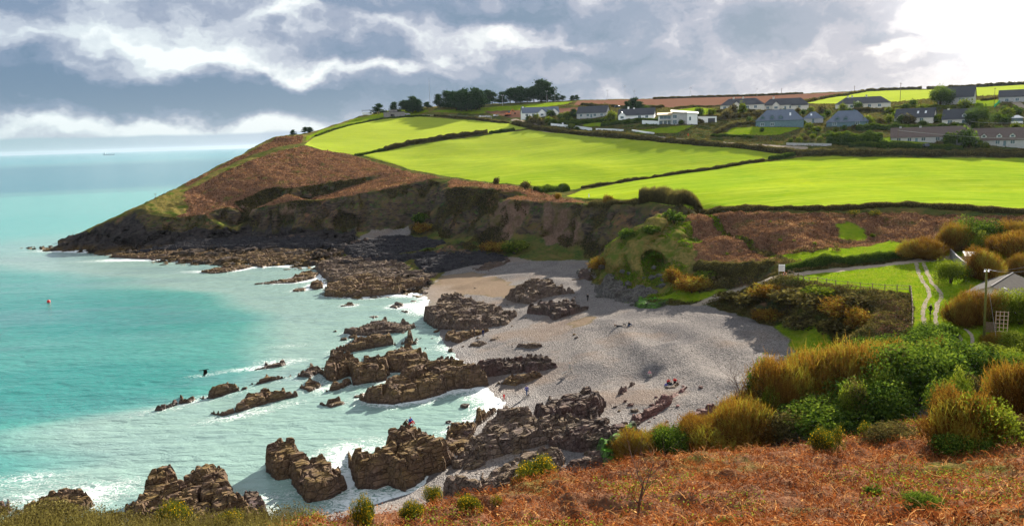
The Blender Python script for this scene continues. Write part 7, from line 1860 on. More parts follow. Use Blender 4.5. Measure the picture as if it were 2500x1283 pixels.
# ------------------------------------------------------------------ skyline trees
def make_pine(seed, n=1500, bent=0.0, bare=0.28):
    r = np.random.default_rng(seed); K = Leaves(); segs = [((0, 0, -0.06), 0.035, (bent * 0.3, 0, bare), 0.028), ((bent * 0.3, 0, bare), 0.028, (bent, 0, 0.9), 0.008)]
    lv = []
    for i in range(15):
        z = bare + (1 - bare) * (i + 0.5) / 15; a = r.uniform(0, 6.28); reach = 0.40 * (1.05 - ((z - bare) / (1 - bare)) ** 1.4) * r.uniform(0.6, 1.15) + 0.04
        c0 = np.array([bent * z, 0, z - 0.04]); c = c0 + np.array([math.cos(a) * reach, math.sin(a) * reach, r.uniform(0.0, 0.07)])
        segs.append((tuple(c0), 0.012, tuple(c), 0.004)); m = n // 15
        for f in (0.55, 1.0):
            q = c0 + (c - c0) * f + r.normal(0, 1, (m // 2, 3)) * np.array([0.12, 0.12, 0.06]) * (0.7 + reach); lv.append(q)
    P = np.concatenate(lv); K.leaves(P, r.uniform(0.028, 0.055, len(P)), np.clip(0.2 + 0.4 * P[:, 2] + r.normal(0, 0.15, len(P)), 0, 1), r, 0.1, 0.5)
    return [('crown', K.mesh('crown', M_PINE)), ('trunk', tubes('trunk', segs, M_BARK, 5))]


PINES = [make_pine(1, 3000, 0, 0.2), make_pine(2, 3200, 0.05, 0.15), make_pine(3, 2600, -0.06, 0.28), make_pine(4, 3600, 0.03, 0.1)]
TR = [(925, 280, 28, 'lone pine between the shelter and the concrete building'), (964, 276, 24, 'pine behind the roof of the concrete building'),
      (984, 273, 26, 'leftmost pine of the small clump right of the concrete building'), (996, 274, 30, 'second pine of the small clump right of the concrete building'), (1008, 275, 34, 'tallest pine of the small clump right of the concrete building'), (1021, 274, 30, 'rightmost pine of the small clump right of the concrete building'),
      (1044, 266, 17, 'small pine at the foot of the tall radio mast'), (1070, 263, 28, 'round pine between the mast and the dense grove'),
      (1092, 262, 36, 'leftmost pine of the dense grove, on its open edge'), (1103, 266, 40, 'second pine of the dense grove'), (1115, 270, 40, 'third pine of the dense grove'), (1127, 271, 42, 'fourth pine of the dense grove'), (1139, 271, 44, 'fifth pine of the dense grove, darkest'), (1151, 270, 44, 'sixth pine of the dense grove'), (1162, 269, 46, 'seventh pine of the dense grove'), (1172, 268, 44, 'rightmost pine of the dense grove'),
      (1109, 264, 40, 'pine in the back row of the dense grove, left'), (1133, 264, 40, 'pine in the back row of the dense grove, middle'), (1158, 262, 38, 'pine in the back row of the dense grove, right'),
      (1192, 252, 34, 'broad pine just right of the dense grove'), (1203, 252, 30, 'pine overlapping the broad one right of the dense grove'), (1228, 250, 26, 'small pine in the gap before the tall pines'),
      (1246, 250, 34, 'pine on the left of the tall group'), (1258, 251, 38, 'middle pine of the left part of the tall group'), (1271, 250, 34, 'pine on the right of the left part of the tall group'), (1288, 249, 32, 'thin topped pine before the two tallest'),
      (1304, 248, 38, 'pine leaning on the tallest one from the left'), (1320, 247, 46, 'tallest pine on the skyline'), (1336, 247, 44, 'rounded pine right of the tallest'), (1357, 245, 14, 'low tree beside the floodlight poles'), (1374, 245, 14, 'small conical tree right of the floodlight poles'),
      (1398, 244, 11, 'left one of two low bushy trees at the end of the ploughland'), (1408, 244, 12, 'right one of two low bushy trees at the end of the ploughland'),
      (1546, 272, 34, 'pointed conifer behind the black roofed bungalow'), (1530, 276, 24, 'round dark tree left of the pointed conifer'), (1562, 274, 24, 'round dark tree right of the pointed conifer'),
      (1400, 288, 22, 'yellow green garden tree between the two left bungalows'),
      (716, 326, 11, 'tiny wind bent tree alone on the headland ridge'), (745, 322, 14, 'left one of two wind bent trees at the corner of the field'), (757, 323, 13, 'right one of two wind bent trees at the corner of the field')]
for i, (x, y, h, l) in enumerate(TR):
    c = castd(x, y); d = math.hypot(c[0], c[1]); Hh = h * d / FPX; k = PINES[i % 4]
    wd = Hh * (1.35 if h < 18 else 1.05)
    put_parts('pine_tree', k, l, 'tree', 'trees on the skyline', (c[0], c[1], gz(c[0], c[1])), (wd, wd, Hh * (0.88 + 0.24 * ((i * 37) % 10) / 10)), i * 1.9)


# near bare sapling
def sapling(px, py, hpx, label, seed=5, Y=None, spread=0.42):
    c = castd(px, py) if Y is None else PY(px, py, Y); d = math.hypot(c[0], c[1]); Hh = hpx * d / FPX; r = random.Random(seed); trunk = []; br = []
    def grow(p, dirv, L, rad, lev):
        n = 3; q = Vector(p)
        for i in range(n):
            dv = (dirv + Vector((r.gauss(0, 0.10), r.gauss(0, 0.10), 0.03))).normalized(); e = q + dv * L / n; r2 = rad * 0.8
            (trunk if lev == 0 else br).append((tuple(q), rad, tuple(e), r2)); q = e; rad = r2; dirv = dv
            if lev < 4 and (lev > 0 or i > 0):
                for _ in range(2 if lev < 2 else 1):
                    a = r.uniform(0, 6.28); s = Vector((math.cos(a), math.sin(a), 0)); grow(q, (dirv * 0.75 + s * r.uniform(0.4, 0.9) * spread * 2).normalized(), L * r.uniform(0.5, 0.72), rad * 0.62, lev + 1)
    grow((0, 0, -0.2), Vector((0.05, 0, 1)), Hh * 0.95, Hh * 0.032, 0)
    put_parts('bare_tree', [('trunk', tubes('trunk', trunk, M_TWIG, 6)), ('branches', tubes('branches', br, M_TWIG, 4))], label, 'tree', None, (c[0], c[1], float(land_z(c[0], c[1]))), 1.0, 0)
sapling(1560, 1282, 165, 'slender leafless sapling standing in the near bracken', 5)
sapling(1795, 1035, 90, 'small leafless tree leaning out over the pebbles', 8, spread=0.5)


# poles, masts, wires
def pole(px, py, top, label, kind='flood', cat='floodlight', group=None, rad=0.11, Y=None):
    c = castd(px, py) if Y is None else PY(px, py, Y); d = math.hypot(c[0], c[1]); Hh = (py - top) * d / FPX
    nm = {'flood': 'floodlight_pole', 'wood': 'utility_pole', 'mast': 'radio_mast'}[kind]
    o = root(nm, label, cat, (c[0], c[1], c[2] - 0.3), 0, group)
    MB().bar((0, 0, 0), (0, 0, Hh + 0.3), rad, 6, rad * 0.6).obj('pole', M_WOODP if kind == 'wood' else M_METAL, o)
    if kind == 'flood':
        MB().box(-0.9, -0.06, Hh + 0.1, 0.9, 0.06, Hh + 0.22).obj('crossarm', M_METAL, o)
        for s in (-0.75, 0.75): MB().hull([(s - 0.3, -0.35, Hh + 0.2), (s + 0.3, -0.35, Hh + 0.2), (s + 0.3, 0.1, Hh + 0.25), (s - 0.3, 0.1, Hh + 0.25)], [(s - 0.3, -0.25, Hh + 0.6), (s + 0.3, -0.25, Hh + 0.6), (s + 0.3, 0.1, Hh + 0.6), (s - 0.3, 0.1, Hh + 0.6)]).obj('lamp_head', M_METAL, o)
    elif kind == 'wood': MB().box(-0.6, -0.06, Hh - 0.4, 0.6, 0.06, Hh - 0.25).obj('crossarm', M_WOODP, o)
    else:
        for f in (0.35, 0.65, 0.9): MB().box(-0.5, -0.05, Hh * f, 0.5, 0.05, Hh * f + 0.08).obj('crossarm', M_METAL, o)
    return (c[0], c[1], c[2] + Hh)
FG = 'floodlight poles round the sports ground'
pole(1335, 250, 224, 'floodlight pole in front of the tallest skyline pine', group=FG); pole(1355, 249, 219, 'floodlight pole just right of the tallest pines', group=FG)
pole(1483, 243, 221, 'first floodlight pole on the ploughland skyline', group=FG); pole(1526, 242, 211, 'tall floodlight pole, second on the ploughland skyline', group=FG)
pole(1549, 241, 221, 'third floodlight pole, close to the tall one', group=FG); pole(1686, 238, 215, 'floodlight pole alone in the middle of the ploughland skyline', group=FG)
pole(1848, 235, 218, 'short floodlight pole over the hipped bungalows', group=FG); pole(1908, 232, 217, 'thin pole right of the short floodlight pole', 'wood', 'utility pole', rad=0.2)
pole(2086, 224, 211, 'thin pole where the ploughland meets the far bright field', 'wood', 'utility pole', rad=0.2); A1 = pole(2197, 258, 209, 'tall utility pole before the far bright field', 'wood', 'utility pole', rad=0.16)
A2 = pole(2380, 246, 213, 'utility pole right of the highest plain house', 'wood', 'utility pole', rad=0.14); pole(2427, 255, 221, 'utility pole beside the green netting', 'wood', 'utility pole', rad=0.14)
pole(1050, 264, 197, 'very tall thin radio mast on the skyline', 'mast', 'mast', rad=0.16); pole(1227, 258, 234, 'floodlight pole by the building site', group=FG); pole(2192, 345, 318, 'short utility pole at the end of the brown tiled bungalow', 'wood', 'utility pole', rad=0.12)
pole(380, 486, 472, 'thin marker post on the green headland tip', 'wood', 'post', rad=0.10)
pole(1453, 320, 289, 'thin roadside pole before the black roofed bungalow', 'wood', 'utility pole', rad=0.08)


def wire(a, b, sag, label, r_=0.02, name='overhead_wire', group='overhead wires'):
    m = MB(); n = 14; P = [(a[0] + (b[0] - a[0]) * i / n, a[1] + (b[1] - a[1]) * i / n, a[2] + (b[2] - a[2]) * i / n - sag * 4 * (i / n) * (1 - i / n)) for i in range(n + 1)]
    for p, q in zip(P[:-1], P[1:]): m.bar(tuple(np.subtract(p, a)), tuple(np.subtract(q, a)), r_, 4)
    o = m.obj(name, M_WIRE); o.location = a; o['label'] = label; o['category'] = 'wire'; o['group'] = group
wire(PY(2192, 318, 338), PY(2530, 339, 325), 0.7, 'overhead wire crossing in front of the brown tiled bungalow', 0.05)
wire(PY(2370, 297, 370), PY(2530, 298, 365), 0.6, 'overhead wire in front of the round sunlit bush', 0.05)


# ------------------------------------------------------------------ fence, notice board, posts near the lawn
def near(px, py): c = cast(px, py); return (c[0], c[1], float(land_z(c[0], c[1])))


def rail_fence(pp, label, spacing=2.1, h=1.05, mat=None, name='post_and_rail_fence'):
    w = [near(a, b) for a, b in pp]; o0 = w[0]; posts = []
    for a, b in zip(w[:-1], w[1:]):
        L = math.hypot(b[0] - a[0], b[1] - a[1]); n = max(1, round(L / spacing))
        posts += [(a[0] + (b[0] - a[0]) * i / n, a[1] + (b[1] - a[1]) * i / n) for i in range(n)]
    posts.append(w[-1][:2]); posts = [(x, y, float(land_z(x, y))) for x, y in posts]
    o = root(name, label, 'fence', o0); mat = mat or M_WOODP
    for p in posts:
        q = np.subtract(p, o0); MB().box(q[0] - 0.06, q[1] - 0.06, q[2] - 0.4, q[0] + 0.06, q[1] + 0.06, q[2] + h + 0.1).obj('post', mat, o)
    for zz in (0.42, 0.95):
        for a, b in zip(posts[:-1], posts[1:]):
            A, B = np.subtract(a, o0), np.subtract(b, o0); MB().bar((A[0], A[1] - 0.05, A[2] + h * zz), (B[0], B[1] - 0.05, B[2] + h * zz), 0.05, 4).obj('rail', mat, o)
rail_fence([(1924, 674), (1975, 688), (2040, 698), (2100, 705), (2160, 709), (2220, 711)], 'brown post and rail fence along the seaward edge of the lawn')
rail_fence([(2223, 713), (2226, 745), (2228, 775), (2226, 808)], 'short side of the timber fence running down toward the bushes, sunlit on top')
# roadside timber fence by the building site
rail_fence([(1030, 284), (1080, 284), (1140, 286), (1200, 291)], 'thin wire fence posts above the far left field', 6.0, 1.2, M_METAL, 'wire_fence')
rail_fence([(790, 321), (830, 310), (870, 301), (900, 296)], 'thin post fence running up the headland beside the far left field', 6.0, 1.2, M_WOODP, 'wire_fence')

p = near(1908, 677); o = root('notice_board', 'white notice board on two posts where the beach path meets the lane', 'notice board', p, -0.2)
for s in (-0.5, 0.5): MB().box(s - 0.04, -0.04, -0.3, s + 0.04, 0.04, 2.5).obj('post', M_METAL, o)
bd = MB().box(-0.58, -0.08, 1.15, 0.58, -0.04, 2.45).obj('board', M_FRAME, o)
for i, z in enumerate((2.2, 2.0, 1.8, 1.6, 1.4)): MB().box(-0.45, -0.095, z, 0.45 - 0.12 * (i % 3), -0.082, z + 0.06).obj('print_line', M_METAL, bd)
p = near(1916, 679); o = root('lifebuoy', 'orange and white lifebuoy on a low post right of the notice board', 'lifebuoy', p, -0.2)
MB().box(-0.06, -0.04, -0.3, 0.06, 0.04, 1.3).obj('post', M_WOODP, o)
m = MB(); m2 = MB(); n = 16
for i in range(n):
    a0, a1 = 2 * math.pi * i / n, 2 * math.pi * (i + 1) / n
    (m if i % 4 else m2).bar((0.3 * math.cos(a0), -0.12, 0.95 + 0.3 * math.sin(a0)), (0.3 * math.cos(a1), -0.12, 0.95 + 0.3 * math.sin(a1)), 0.085, 6)
m.obj('ring', M_ORANGE, o); m2.obj('white_bands', M_FRAME, o)

# lane end gate
p = near(2293, 620); o = root('field_gate', 'grey metal gate between two timber posts at the end of the lane', 'gate', p, 0.5)
for s in (-1.5, 1.5): MB().box(s - 0.11, -0.11, -0.3, s + 0.11, 0.11, 1.6).obj('post', M_WOODP, o)
m = MB()
for z in (0.3, 0.55, 0.8, 1.05, 1.25): m.bar((-1.4, 0, z), (1.4, 0, z), 0.03, 6)
for x in (-1.4, -0.5, 0.5, 1.4): m.bar((x, 0, 0.3), (x, 0, 1.25), 0.03, 6)
m.obj('gate_bars', M_METAL, o)

# telegraph pole with its wire
a = cast(2402, 836); gzp = float(land_z(a[0], a[1])); top = PY(2409, 657, a[1])
o = root('telegraph_pole', 'tall mossy wooden telegraph pole standing in the bushes on the right', 'telegraph pole', (a[0], a[1], gzp - 0.5))
m = MB(); m.bar((0, 0, 0), (top[0] - a[0], 0, top[2] - gzp + 0.5), 0.19, 8, 0.13); m.obj('pole', plain('mossy_wood', (0.12, 0.12, 0.03), 0.9, 0.1, 0.3, 4), o, smooth=True)
zt = top[2] - gzp + 0.4; xt = top[0] - a[0]
MB().box(xt - 0.35, -0.06, zt - 0.25, xt + 0.35, 0.06, zt - 0.15).obj('crossarm', M_METAL, o)
for s in (-0.28, 0.28): MB().bar((xt + s, 0, zt - 0.15), (xt + s, 0, zt + 0.08), 0.05, 6, 0.03).obj('insulator', M_FRAME, o)
wire((top[0] + 0.28, top[1], top[2] + 0.0), PY(2540, 655, 60), 0.35, 'pale overhead wire leading right from the mossy telegraph pole', 0.012)
wire((top[0] - 0.28, top[1], top[2] + 0.0), PY(2545, 640, 60), 0.35, 'second overhead wire leading right from the mossy telegraph pole', 0.010)
m = MB().bar((0, 0, 0), (xt + 1.6, -1.2, -(zt - 0.8)), 0.012, 4)
o = m.obj('stay_wire', M_WIRE); o.location = (top[0], top[1], top[2] - 0.6); o['label'] = 'thin stay wire slanting down from the mossy telegraph pole'; o['category'] = 'wire'

# trellis and crate
a = cast(2444, 810); z0 = float(land_z(a[0], a[1])); Wd, Ht = 26 * a[1] / FPX, 54 * a[1] / FPX
o = root('trellis', 'tall pale wooden trellis leaning in front of the brown hedge', 'trellis', (a[0], a[1], z0), -0.45)
for i in range(4): x = -Wd / 2 + Wd * i / 3; MB().box(x - 0.05, -0.05, -0.8, x + 0.05, 0.0, Ht).obj('upright', M_PALEW, o)
for i in range(6): z = 0.15 + (Ht - 0.25) * i / 5; MB().box(-Wd / 2 - 0.08, -0.09, z - 0.045, Wd / 2 + 0.08, -0.052, z + 0.045).obj('slat', M_PALEW, o)
a = cast(2418, 808)
o = root('pallet_crate', 'slatted wooden pallet crate beside the trellis and telegraph pole', 'crate', (a[0], a[1], a[2] - 0.1), -0.4)
for i in range(5): MB().box(-0.7, -0.55, 0.1 + i * 0.26, 0.7, -0.5, 0.26 + i * 0.26).obj('slat', M_WOODP, o)
for i in range(5): MB().box(0.66, -0.5, 0.1 + i * 0.26, 0.71, 0.5, 0.26 + i * 0.26).obj('slat', M_WOODP, o)
for x in (-0.65, 0, 0.6): MB().box(x, -0.49, -0.5, x + 0.09, -0.4, 1.35).obj('batten', M_WOODP, o)
MB().box(-0.7, 0.42, -0.4, 0.7, 0.5, 1.35).obj('back_panel', M_WOODP, o)

# building site and cars in the village
def car(px, py, label, mat, yaw=0.4, L=4.2, group='cars and vans of the village'):
    c = castd(px, py); o = root('parked_car', label, 'car', (c[0], c[1], gz(c[0], c[1])), yaw, group)
    h = L / 2; pr = [(-h, 0.35), (h, 0.35), (h, 0.8), (h - 0.7, 0.92), (h - 1.3, 1.42), (-h + 0.6, 1.42), (-h + 0.1, 0.95)]
    MB().hull([(x, -0.85, z) for x, z in pr][::-1], [(x, 0.85, z) for x, z in pr][::-1]).obj('body', mat, o, bevel=0.05)
    for s in (-0.87, 0.87): MB().hull([(-h + 0.55, s - 0.01, 0.95), (h - 1.0, s - 0.01, 0.95), (h - 1.35, s - 0.01, 1.33), (-h + 0.7, s - 0.01, 1.33)], [(-h + 0.55, s + 0.01, 0.95), (h - 1.0, s + 0.01, 0.95), (h - 1.35, s + 0.01, 1.33), (-h + 0.7, s + 0.01, 1.33)]).obj('side_window', M_GLASS, o)
    for x in (-h + 0.85, h - 0.85):
        for s in (-0.8, 0.8): MB().bar((x, s - 0.1, 0.33), (x, s + 0.1, 0.33), 0.33, 12).obj('wheel', M_TYRE, o)
car(994, 281, 'silver car parked right of the concrete building', M_CARW, 0.3)
car(1178, 287, 'white van, leftmost vehicle on the building site', M_CARW, 0.6, 5)
car(1192, 287, 'white car, second vehicle on the building site', M_CARW, 0.2)
car(1211, 285, 'pale car near the orange digger', M_CARW, 0.9)
car(1490, 262, 'white car parked behind the left village hedge', M_CARW, 0.1)
car(1508, 263, 'dark car parked behind the left village hedge', M_CARD, 0.1)
car(2260, 359, 'dark car in the gateway of the long brown tiled bungalow', M_CARD, 1.4)
c = castd(1240, 283); o = root('excavator', 'orange tracked excavator on the building site left of the first bungalow', 'excavator', (c[0], c[1], gz(c[0], c[1])), 0.3)
for s in (-1.1, 1.1): MB().box(-2.0, s - 0.3, 0, 2.0, s + 0.3, 0.8).obj('track', M_TYRE, o, bevel=0.2)
MB().box(-1.8, -1.2, 0.9, 1.6, 1.2, 1.9).obj('body', M_ORANGE, o, bevel=0.08); MB().box(0.0, -1.2, 1.91, 1.3, 0.0, 3.1).obj('cab', M_GLASS, o, bevel=0.06)
MB().bar((1.2, 0.4, 1.6), (3.6, 0.4, 4.4), 0.25, 6, 0.2).obj('boom', M_ORANGE, o); MB().bar((3.6, 0.4, 4.4), (5.2, 0.4, 2.2), 0.2, 6, 0.15).obj('dipper_arm', M_ORANGE, o)
MB().hull([(4.7, 0.0, 1.2), (5.6, 0.0, 1.2), (5.6, 0.8, 1.2), (4.7, 0.8, 1.2)], [(4.9, 0.0, 2.2), (5.5, 0.0, 2.2), (5.5, 0.8, 2.2), (4.9, 0.8, 2.2)]).obj('bucket', M_TYRE, o)
# green netting on the slope
a, b = castd(2427, 264), castd(2450, 246); m = MB(); n = 10; A = np.array(a); B = np.array(b); B[2] = gz(b[0], b[1]) + 1.5; A[2] = gz(a[0], a[1]) + 0.3; pv = None
for i in range(n):
    p0 = A + (B - A) * i / n; p1 = A + (B - A) * (i + 1) / n; w0 = 1.1 + 0.25 * math.sin(i * 1.7); w1 = 1.1 + 0.25 * math.sin((i + 1) * 1.7)
    q = [p0 - A, p1 - A]; m.hull([q[0] - (0, 0, .2), q[1] - (0, 0, .2), q[1] + (0, .15, w1), q[0] + (0, .15, w0)], [q[0] + (.1, .1, -.2), q[1] + (.1, .1, -.2), q[1] + (.1, .25, w1), q[0] + (.1, .25, w0)])
o = m.obj('green_netting', plain('green_net', (0.02, 0.42, 0.20), 0.7, 0.2, 0.2, 3)); o.location = A; o['label'] = 'strip of bright green netting climbing the slope at the upper right'; o['category'] = 'netting'

# small white marker in the field, buoy, ship, driftwood
p = near(1438, 484); o = MB().box(-0.15, -0.15, -0.2, 0.15, 0.15, 1.1).obj('marker_post', M_FRAME); o.location = p; o['label'] = 'small white marker post at the cliff edge of the nearest field'; o['category'] = 'post'
c = PZ(119, 738, 0); o = root('buoy', 'small red mooring buoy floating far left in the turquoise water', 'buoy', (c[0], c[1], 0.1))
bm_ = MB(); rings = [(0.05, -0.3), (0.38, -0.1), (0.48, 0.2), (0.38, 0.5), (0.15, 0.62)]
for (r0, z0_), (r1, z1_) in zip(rings[:-1], rings[1:]): bm_.hull([(r0 * math.cos(k * .785), r0 * math.sin(k * .785), z0_) for k in range(8)], [(r1 * math.cos(k * .785), r1 * math.sin(k * .785), z1_) for k in range(8)])
bm_.obj('float', M_REDP, o, smooth=True); MB().bar((0, 0, 0.6), (0, 0, 0.85), 0.05).obj('lifting_eye', M_METAL, o)
d = ray(265, 370.2); t = 9000 / d[1]; o = root('ship', 'faint grey cargo ship on the sea horizon at the left', 'ship', (d[0] * t, 9000, -1), 0.1)
M_SHIP = plain('ship_grey', (0.26, 0.36, 0.42), 0.9, 0.1, 0.05, 0.01)
MB().hull([(-55, -9, 0), (60, -9, 0), (60, 9, 0), (-55, 9, 0)], [(-60, -10, 9), (70, -4, 11), (70, 4, 11), (-60, 10, 9)]).obj('hull', M_SHIP, o); MB().box(-52, -8, 9.5, -36, 8, 26).obj('bridge', M_SHIP, o)
for i in range(3): MB().bar((-15 + 26 * i, 0, 10), (-15 + 26 * i, 0, 24), 1.2).obj('crane', M_SHIP, o)
for i, (x, y, a) in enumerate([(1408, 683, 0.1), (1425, 681, 0.3)]):
    p = near(x, y); m = MB().bar((-1.3, 0, 0.1), (0.2, 0.1, 0.16), 0.13, 7, 0.11).bar((0.2, 0.1, 0.16), (1.4, -0.1, 0.1), 0.11, 7, 0.07); o = m.obj('driftwood_log', M_WOODP); o.location = p; o.rotation_euler = (0, 0, a)
    o['label'] = ['dark driftwood log on the upper beach, left of the pair', 'dark driftwood log on the upper beach, nearer the hummock'][i]; o['category'] = 'log'
# the little spring falling over pale rock
def spring():
    top = [(1772, 1018), (1758, 1028), (1742, 1036), (1728, 1046), (1712, 1056)]; c0 = None; m = MB(); P = []
    for (x, y) in top: q = cast(x, y); P.append((q[0], q[1], float(land_z(q[0], q[1])) + 0.25))
    c0 = P[0]; r = random.Random(4)
    for i in range(len(P) - 1):
        a, b = np.subtract(P[i], c0), np.subtract(P[i + 1], c0); n = np.array([0.75, -0.25, -0.15]) * (0.8 + 0.3 * r.random())
        for k in range(3): m.hull([a - n + n * k * .7 + (0, 0, -.3), a - n + n * (k + 1) * .7 + (0, 0, -.3), b - n + n * (k + 1) * .7 + (0, 0, -.35), b - n + n * k * .7 + (0, 0, -.35)], [a - n + n * k * .7 + (0, 0, .12 * r.random()), a - n + n * (k + 1) * .7 + (0, 0, .12 * r.random()), b - n + n * (k + 1) * .7 + (0, 0, .05), b - n + n * k * .7 + (0, 0, .08)])
    o = m.obj('stream', plain('white_water', (0.62, 0.66, 0.60), 0.35, 0.5, 0.25, 3, 0.6), kind='structure'); o.location = c0
spring()


# ------------------------------------------------------------------ people, dogs, the bird
SKIN = plain('skin', (0.42, 0.25, 0.17), 0.6, 0.3, 0.05)
CL = {k: plain(k + '_cloth', v, 0.9, 0.1, 0.1, 8) for k, v in dict(black=(0.012, 0.012, 0.015), navy=(0.015, 0.025, 0.08), blue=(0.02, 0.05, 0.32), red=(0.55, 0.03, 0.03), olive=(0.06, 0.06, 0.035), pale=(0.42, 0.40, 0.36), lilac=(0.14, 0.14, 0.36), pink=(0.42, 0.22, 0.26), brown=(0.05, 0.03, 0.02), denim=(0.06, 0.10, 0.20), dark=(0.03, 0.03, 0.035)).items()}


def skin_mesh(name, chains, mat, parent, lvl=1):
    """chains: lists of (x,y,z,r); points at the same place are merged into one skeleton"""
    V = []; Rr = []; E = []; key = {}
    def vid(p):
        k = tuple(round(q, 3) for q in p[:3])
        if k not in key: key[k] = len(V); V.append(p[:3]); Rr.append(p[3])
        return key[k]
    for ch in chains:
        ids = [vid(p) for p in ch]; E += [(a, b) for a, b in zip(ids[:-1], ids[1:]) if a != b]
    me = bpy.data.meshes.new(name); me.from_pydata(V, E, []); me.materials.append(mat)
    o = bpy.data.objects.new(name, me); COL.objects.link(o); o.parent = parent
    sk = o.modifiers.new('skin', 'SKIN'); sk.use_smooth_shade = True
    if not me.skin_vertices: me.attributes.new('skin', 'FLOAT', 'POINT')
    return o, V, Rr, lvl


def person(px, py, label, pose='stand', jacket='navy', legs='dark', hair='brown', scale=1.0, face=0.0, Y=None, group=None, pack=None):
    if Y: c = PY(px, py, Y)
    else: c = cast_all(px, py) or castd(px, py)
    o = root('person', label, 'person', c, face, group); o.scale = (scale,) * 3
    # joints (facing -y); legs: (hip, knee, ankle, toe)
    if pose in ('stand', 'walk'):
        s = 0.16 if pose == 'walk' else 0.03; hz = 0.90
        pel = (0, 0, hz); chest = (0, -0.02, 1.30); neck = (0, -0.03, 1.47); head = (0, -0.04, 1.62)
        L = [[(sx * 0.09, 0, hz - 0.03), (sx * 0.10, -0.03 - k * s, 0.49), (sx * 0.10, k * -s * 1.7 + 0.03, 0.08), (sx * 0.11, k * -s * 1.7 - 0.13, 0.035)] for sx, k in ((-1, 1), (1, -1))]
        A = [[(sx * 0.19, -0.01, 1.40), (sx * 0.25, 0.03 + k * s * 0.6, 1.13), (sx * 0.24, -0.08 + k * s, 0.90)] for sx, k in ((-1, 1), (1, -1))]
    elif pose == 'sit':
        pel = (0, 0, 0.12); chest = (0, -0.06, 0.50); neck = (0, -0.09, 0.66); head = (0, -0.12, 0.80)
        L = [[(sx * 0.09, -0.02, 0.12), (sx * 0.12, -0.40, 0.40), (sx * 0.12, -0.62, 0.06), (sx * 0.13, -0.76, 0.03)] for sx in (-1, 1)]
        A = [[(sx * 0.19, -0.06, 0.60), (sx * 0.24, -0.18, 0.38), (sx * 0.14, -0.38, 0.42)] for sx in (-1, 1)]
    elif pose == 'crouch':
        pel = (0, 0.05, 0.38); chest = (0, -0.18, 0.72); neck = (0, -0.28, 0.84); head = (0, -0.36, 0.96)
        L = [[(sx * 0.1, 0.05, 0.36), (sx * 0.15, -0.32, 0.46), (sx * 0.12, -0.08, 0.08), (sx * 0.13, -0.22, 0.03)] for sx in (-1, 1)]
        A = [[(sx * 0.19, -0.2, 0.78), (sx * 0.22, -0.42, 0.58), (sx * 0.12, -0.55, 0.42)] for sx in (-1, 1)]
    else:  # recline
        pel = (0, 0, 0.12); chest = (0, 0.38, 0.30); neck = (0, 0.52, 0.38); head = (0, 0.62, 0.50)
        L = [[(sx * 0.09, 0, 0.12), (sx * 0.11, -0.44, 0.16), (sx * 0.12, -0.86, 0.09), (sx * 0.14, -0.9, 0.20)] for sx in (-1, 1)]
        A = [[(sx * 0.19, 0.42, 0.34), (sx * 0.27, 0.60, 0.14), (sx * 0.22, 0.40, 0.05)] for sx in (-1, 1)]
    up = Vector(head) - Vector(neck); up.normalize(); f = Vector((0, -1, 0))
    hd = Vector(head)
    body = [[(*pel, .13), (*chest, .13), (*neck, .055), (*hd, .088), (*(hd + up * 0.10), .082)], [(*hd, .088), (*(hd + f * 0.075 - up * 0.02), .03)]]
    body += [[(*pel, .13)] + [(*q, r_) for q, r_ in zip(l, (.085, .055, .038, .03))] for l in L]
    body += [[(*chest, .13)] + [(*q, r_) for q, r_ in zip(a, (.055, .042, .028))] + [(*(Vector(a[2]) + Vector((0, -0.07, -0.03 if pose != 'stand' else -0.08))), .024)] for a in A]
    parts = [('body', body, SKIN), ('jacket', [[(*(Vector(pel) + Vector((0, 0, 0.0))), .165), (*chest, .170), (*(Vector(chest) * 0.35 + Vector(neck) * 0.65), .095)]] + [[(*chest, .170)] + [(*q, r_) for q, r_ in zip(a, (.078, .062, .050))] for a in A], CL[jacket]),
             ('trousers', [[(*pel, .155)] + [(*q, r_) for q, r_ in zip(l[:3], (.108, .078, .062))] for l in L], CL[legs]),
             ('hair', [[(*(hd + up * 0.07 - f * 0.03), .088), (*(hd + up * 0.0 - f * 0.06), .075)]], CL[hair])]
    for l in L: parts.append(('shoe', [[(*(Vector(l[2]) - Vector((0, 0, 0.02))), .05), (*l[3], .042)]], CL['black']))
    for pn, chains, mt in parts: PENDING.append(skin_mesh(pn, chains, mt, o))
    if pack: MB().box(-0.14, 0.10, chest[2] - 0.22, 0.14, 0.30, chest[2] + 0.20).obj('backpack', CL[pack], o, bevel=0.04)
    return o


PENDING = []


def rock_lip(px, py):
    for k in range(60):
        c = cast_all(px, py + k)
        if c and c[2] > 2.0: return py + k + 1.5
    return py


def flush_skins():
    """turn every skeleton into a real tapered surface"""
    bpy.context.view_layer.update()
    for (o, V, Rr, lvl) in PENDING:
        me = o.data
        if not me.skin_vertices:
            bm = __import__('bmesh').new(); bm.from_mesh(me); bm.verts.layers.skin.verify(); bm.to_mesh(me); bm.free()
        sv = me.skin_vertices[0].data
        for i, r_ in enumerate(Rr): sv[i].radius = (r_, r_); sv[i].use_root = (i == 0)
        ss = o.modifiers.new('smooth', 'SUBSURF'); ss.levels = lvl; ss.render_levels = lvl
    dg = bpy.context.evaluated_depsgraph_get()
    for (o, *_r) in PENDING:
        ev = o.evaluated_get(dg); nm = bpy.data.meshes.new_from_object(ev); mt = o.data.materials[0]
        nm.materials.clear(); nm.materials.append(mt); nm.name = o.name
        o.modifiers.clear(); o.data = nm
        nm.polygons.foreach_set('use_smooth', [True] * len(nm.polygons))


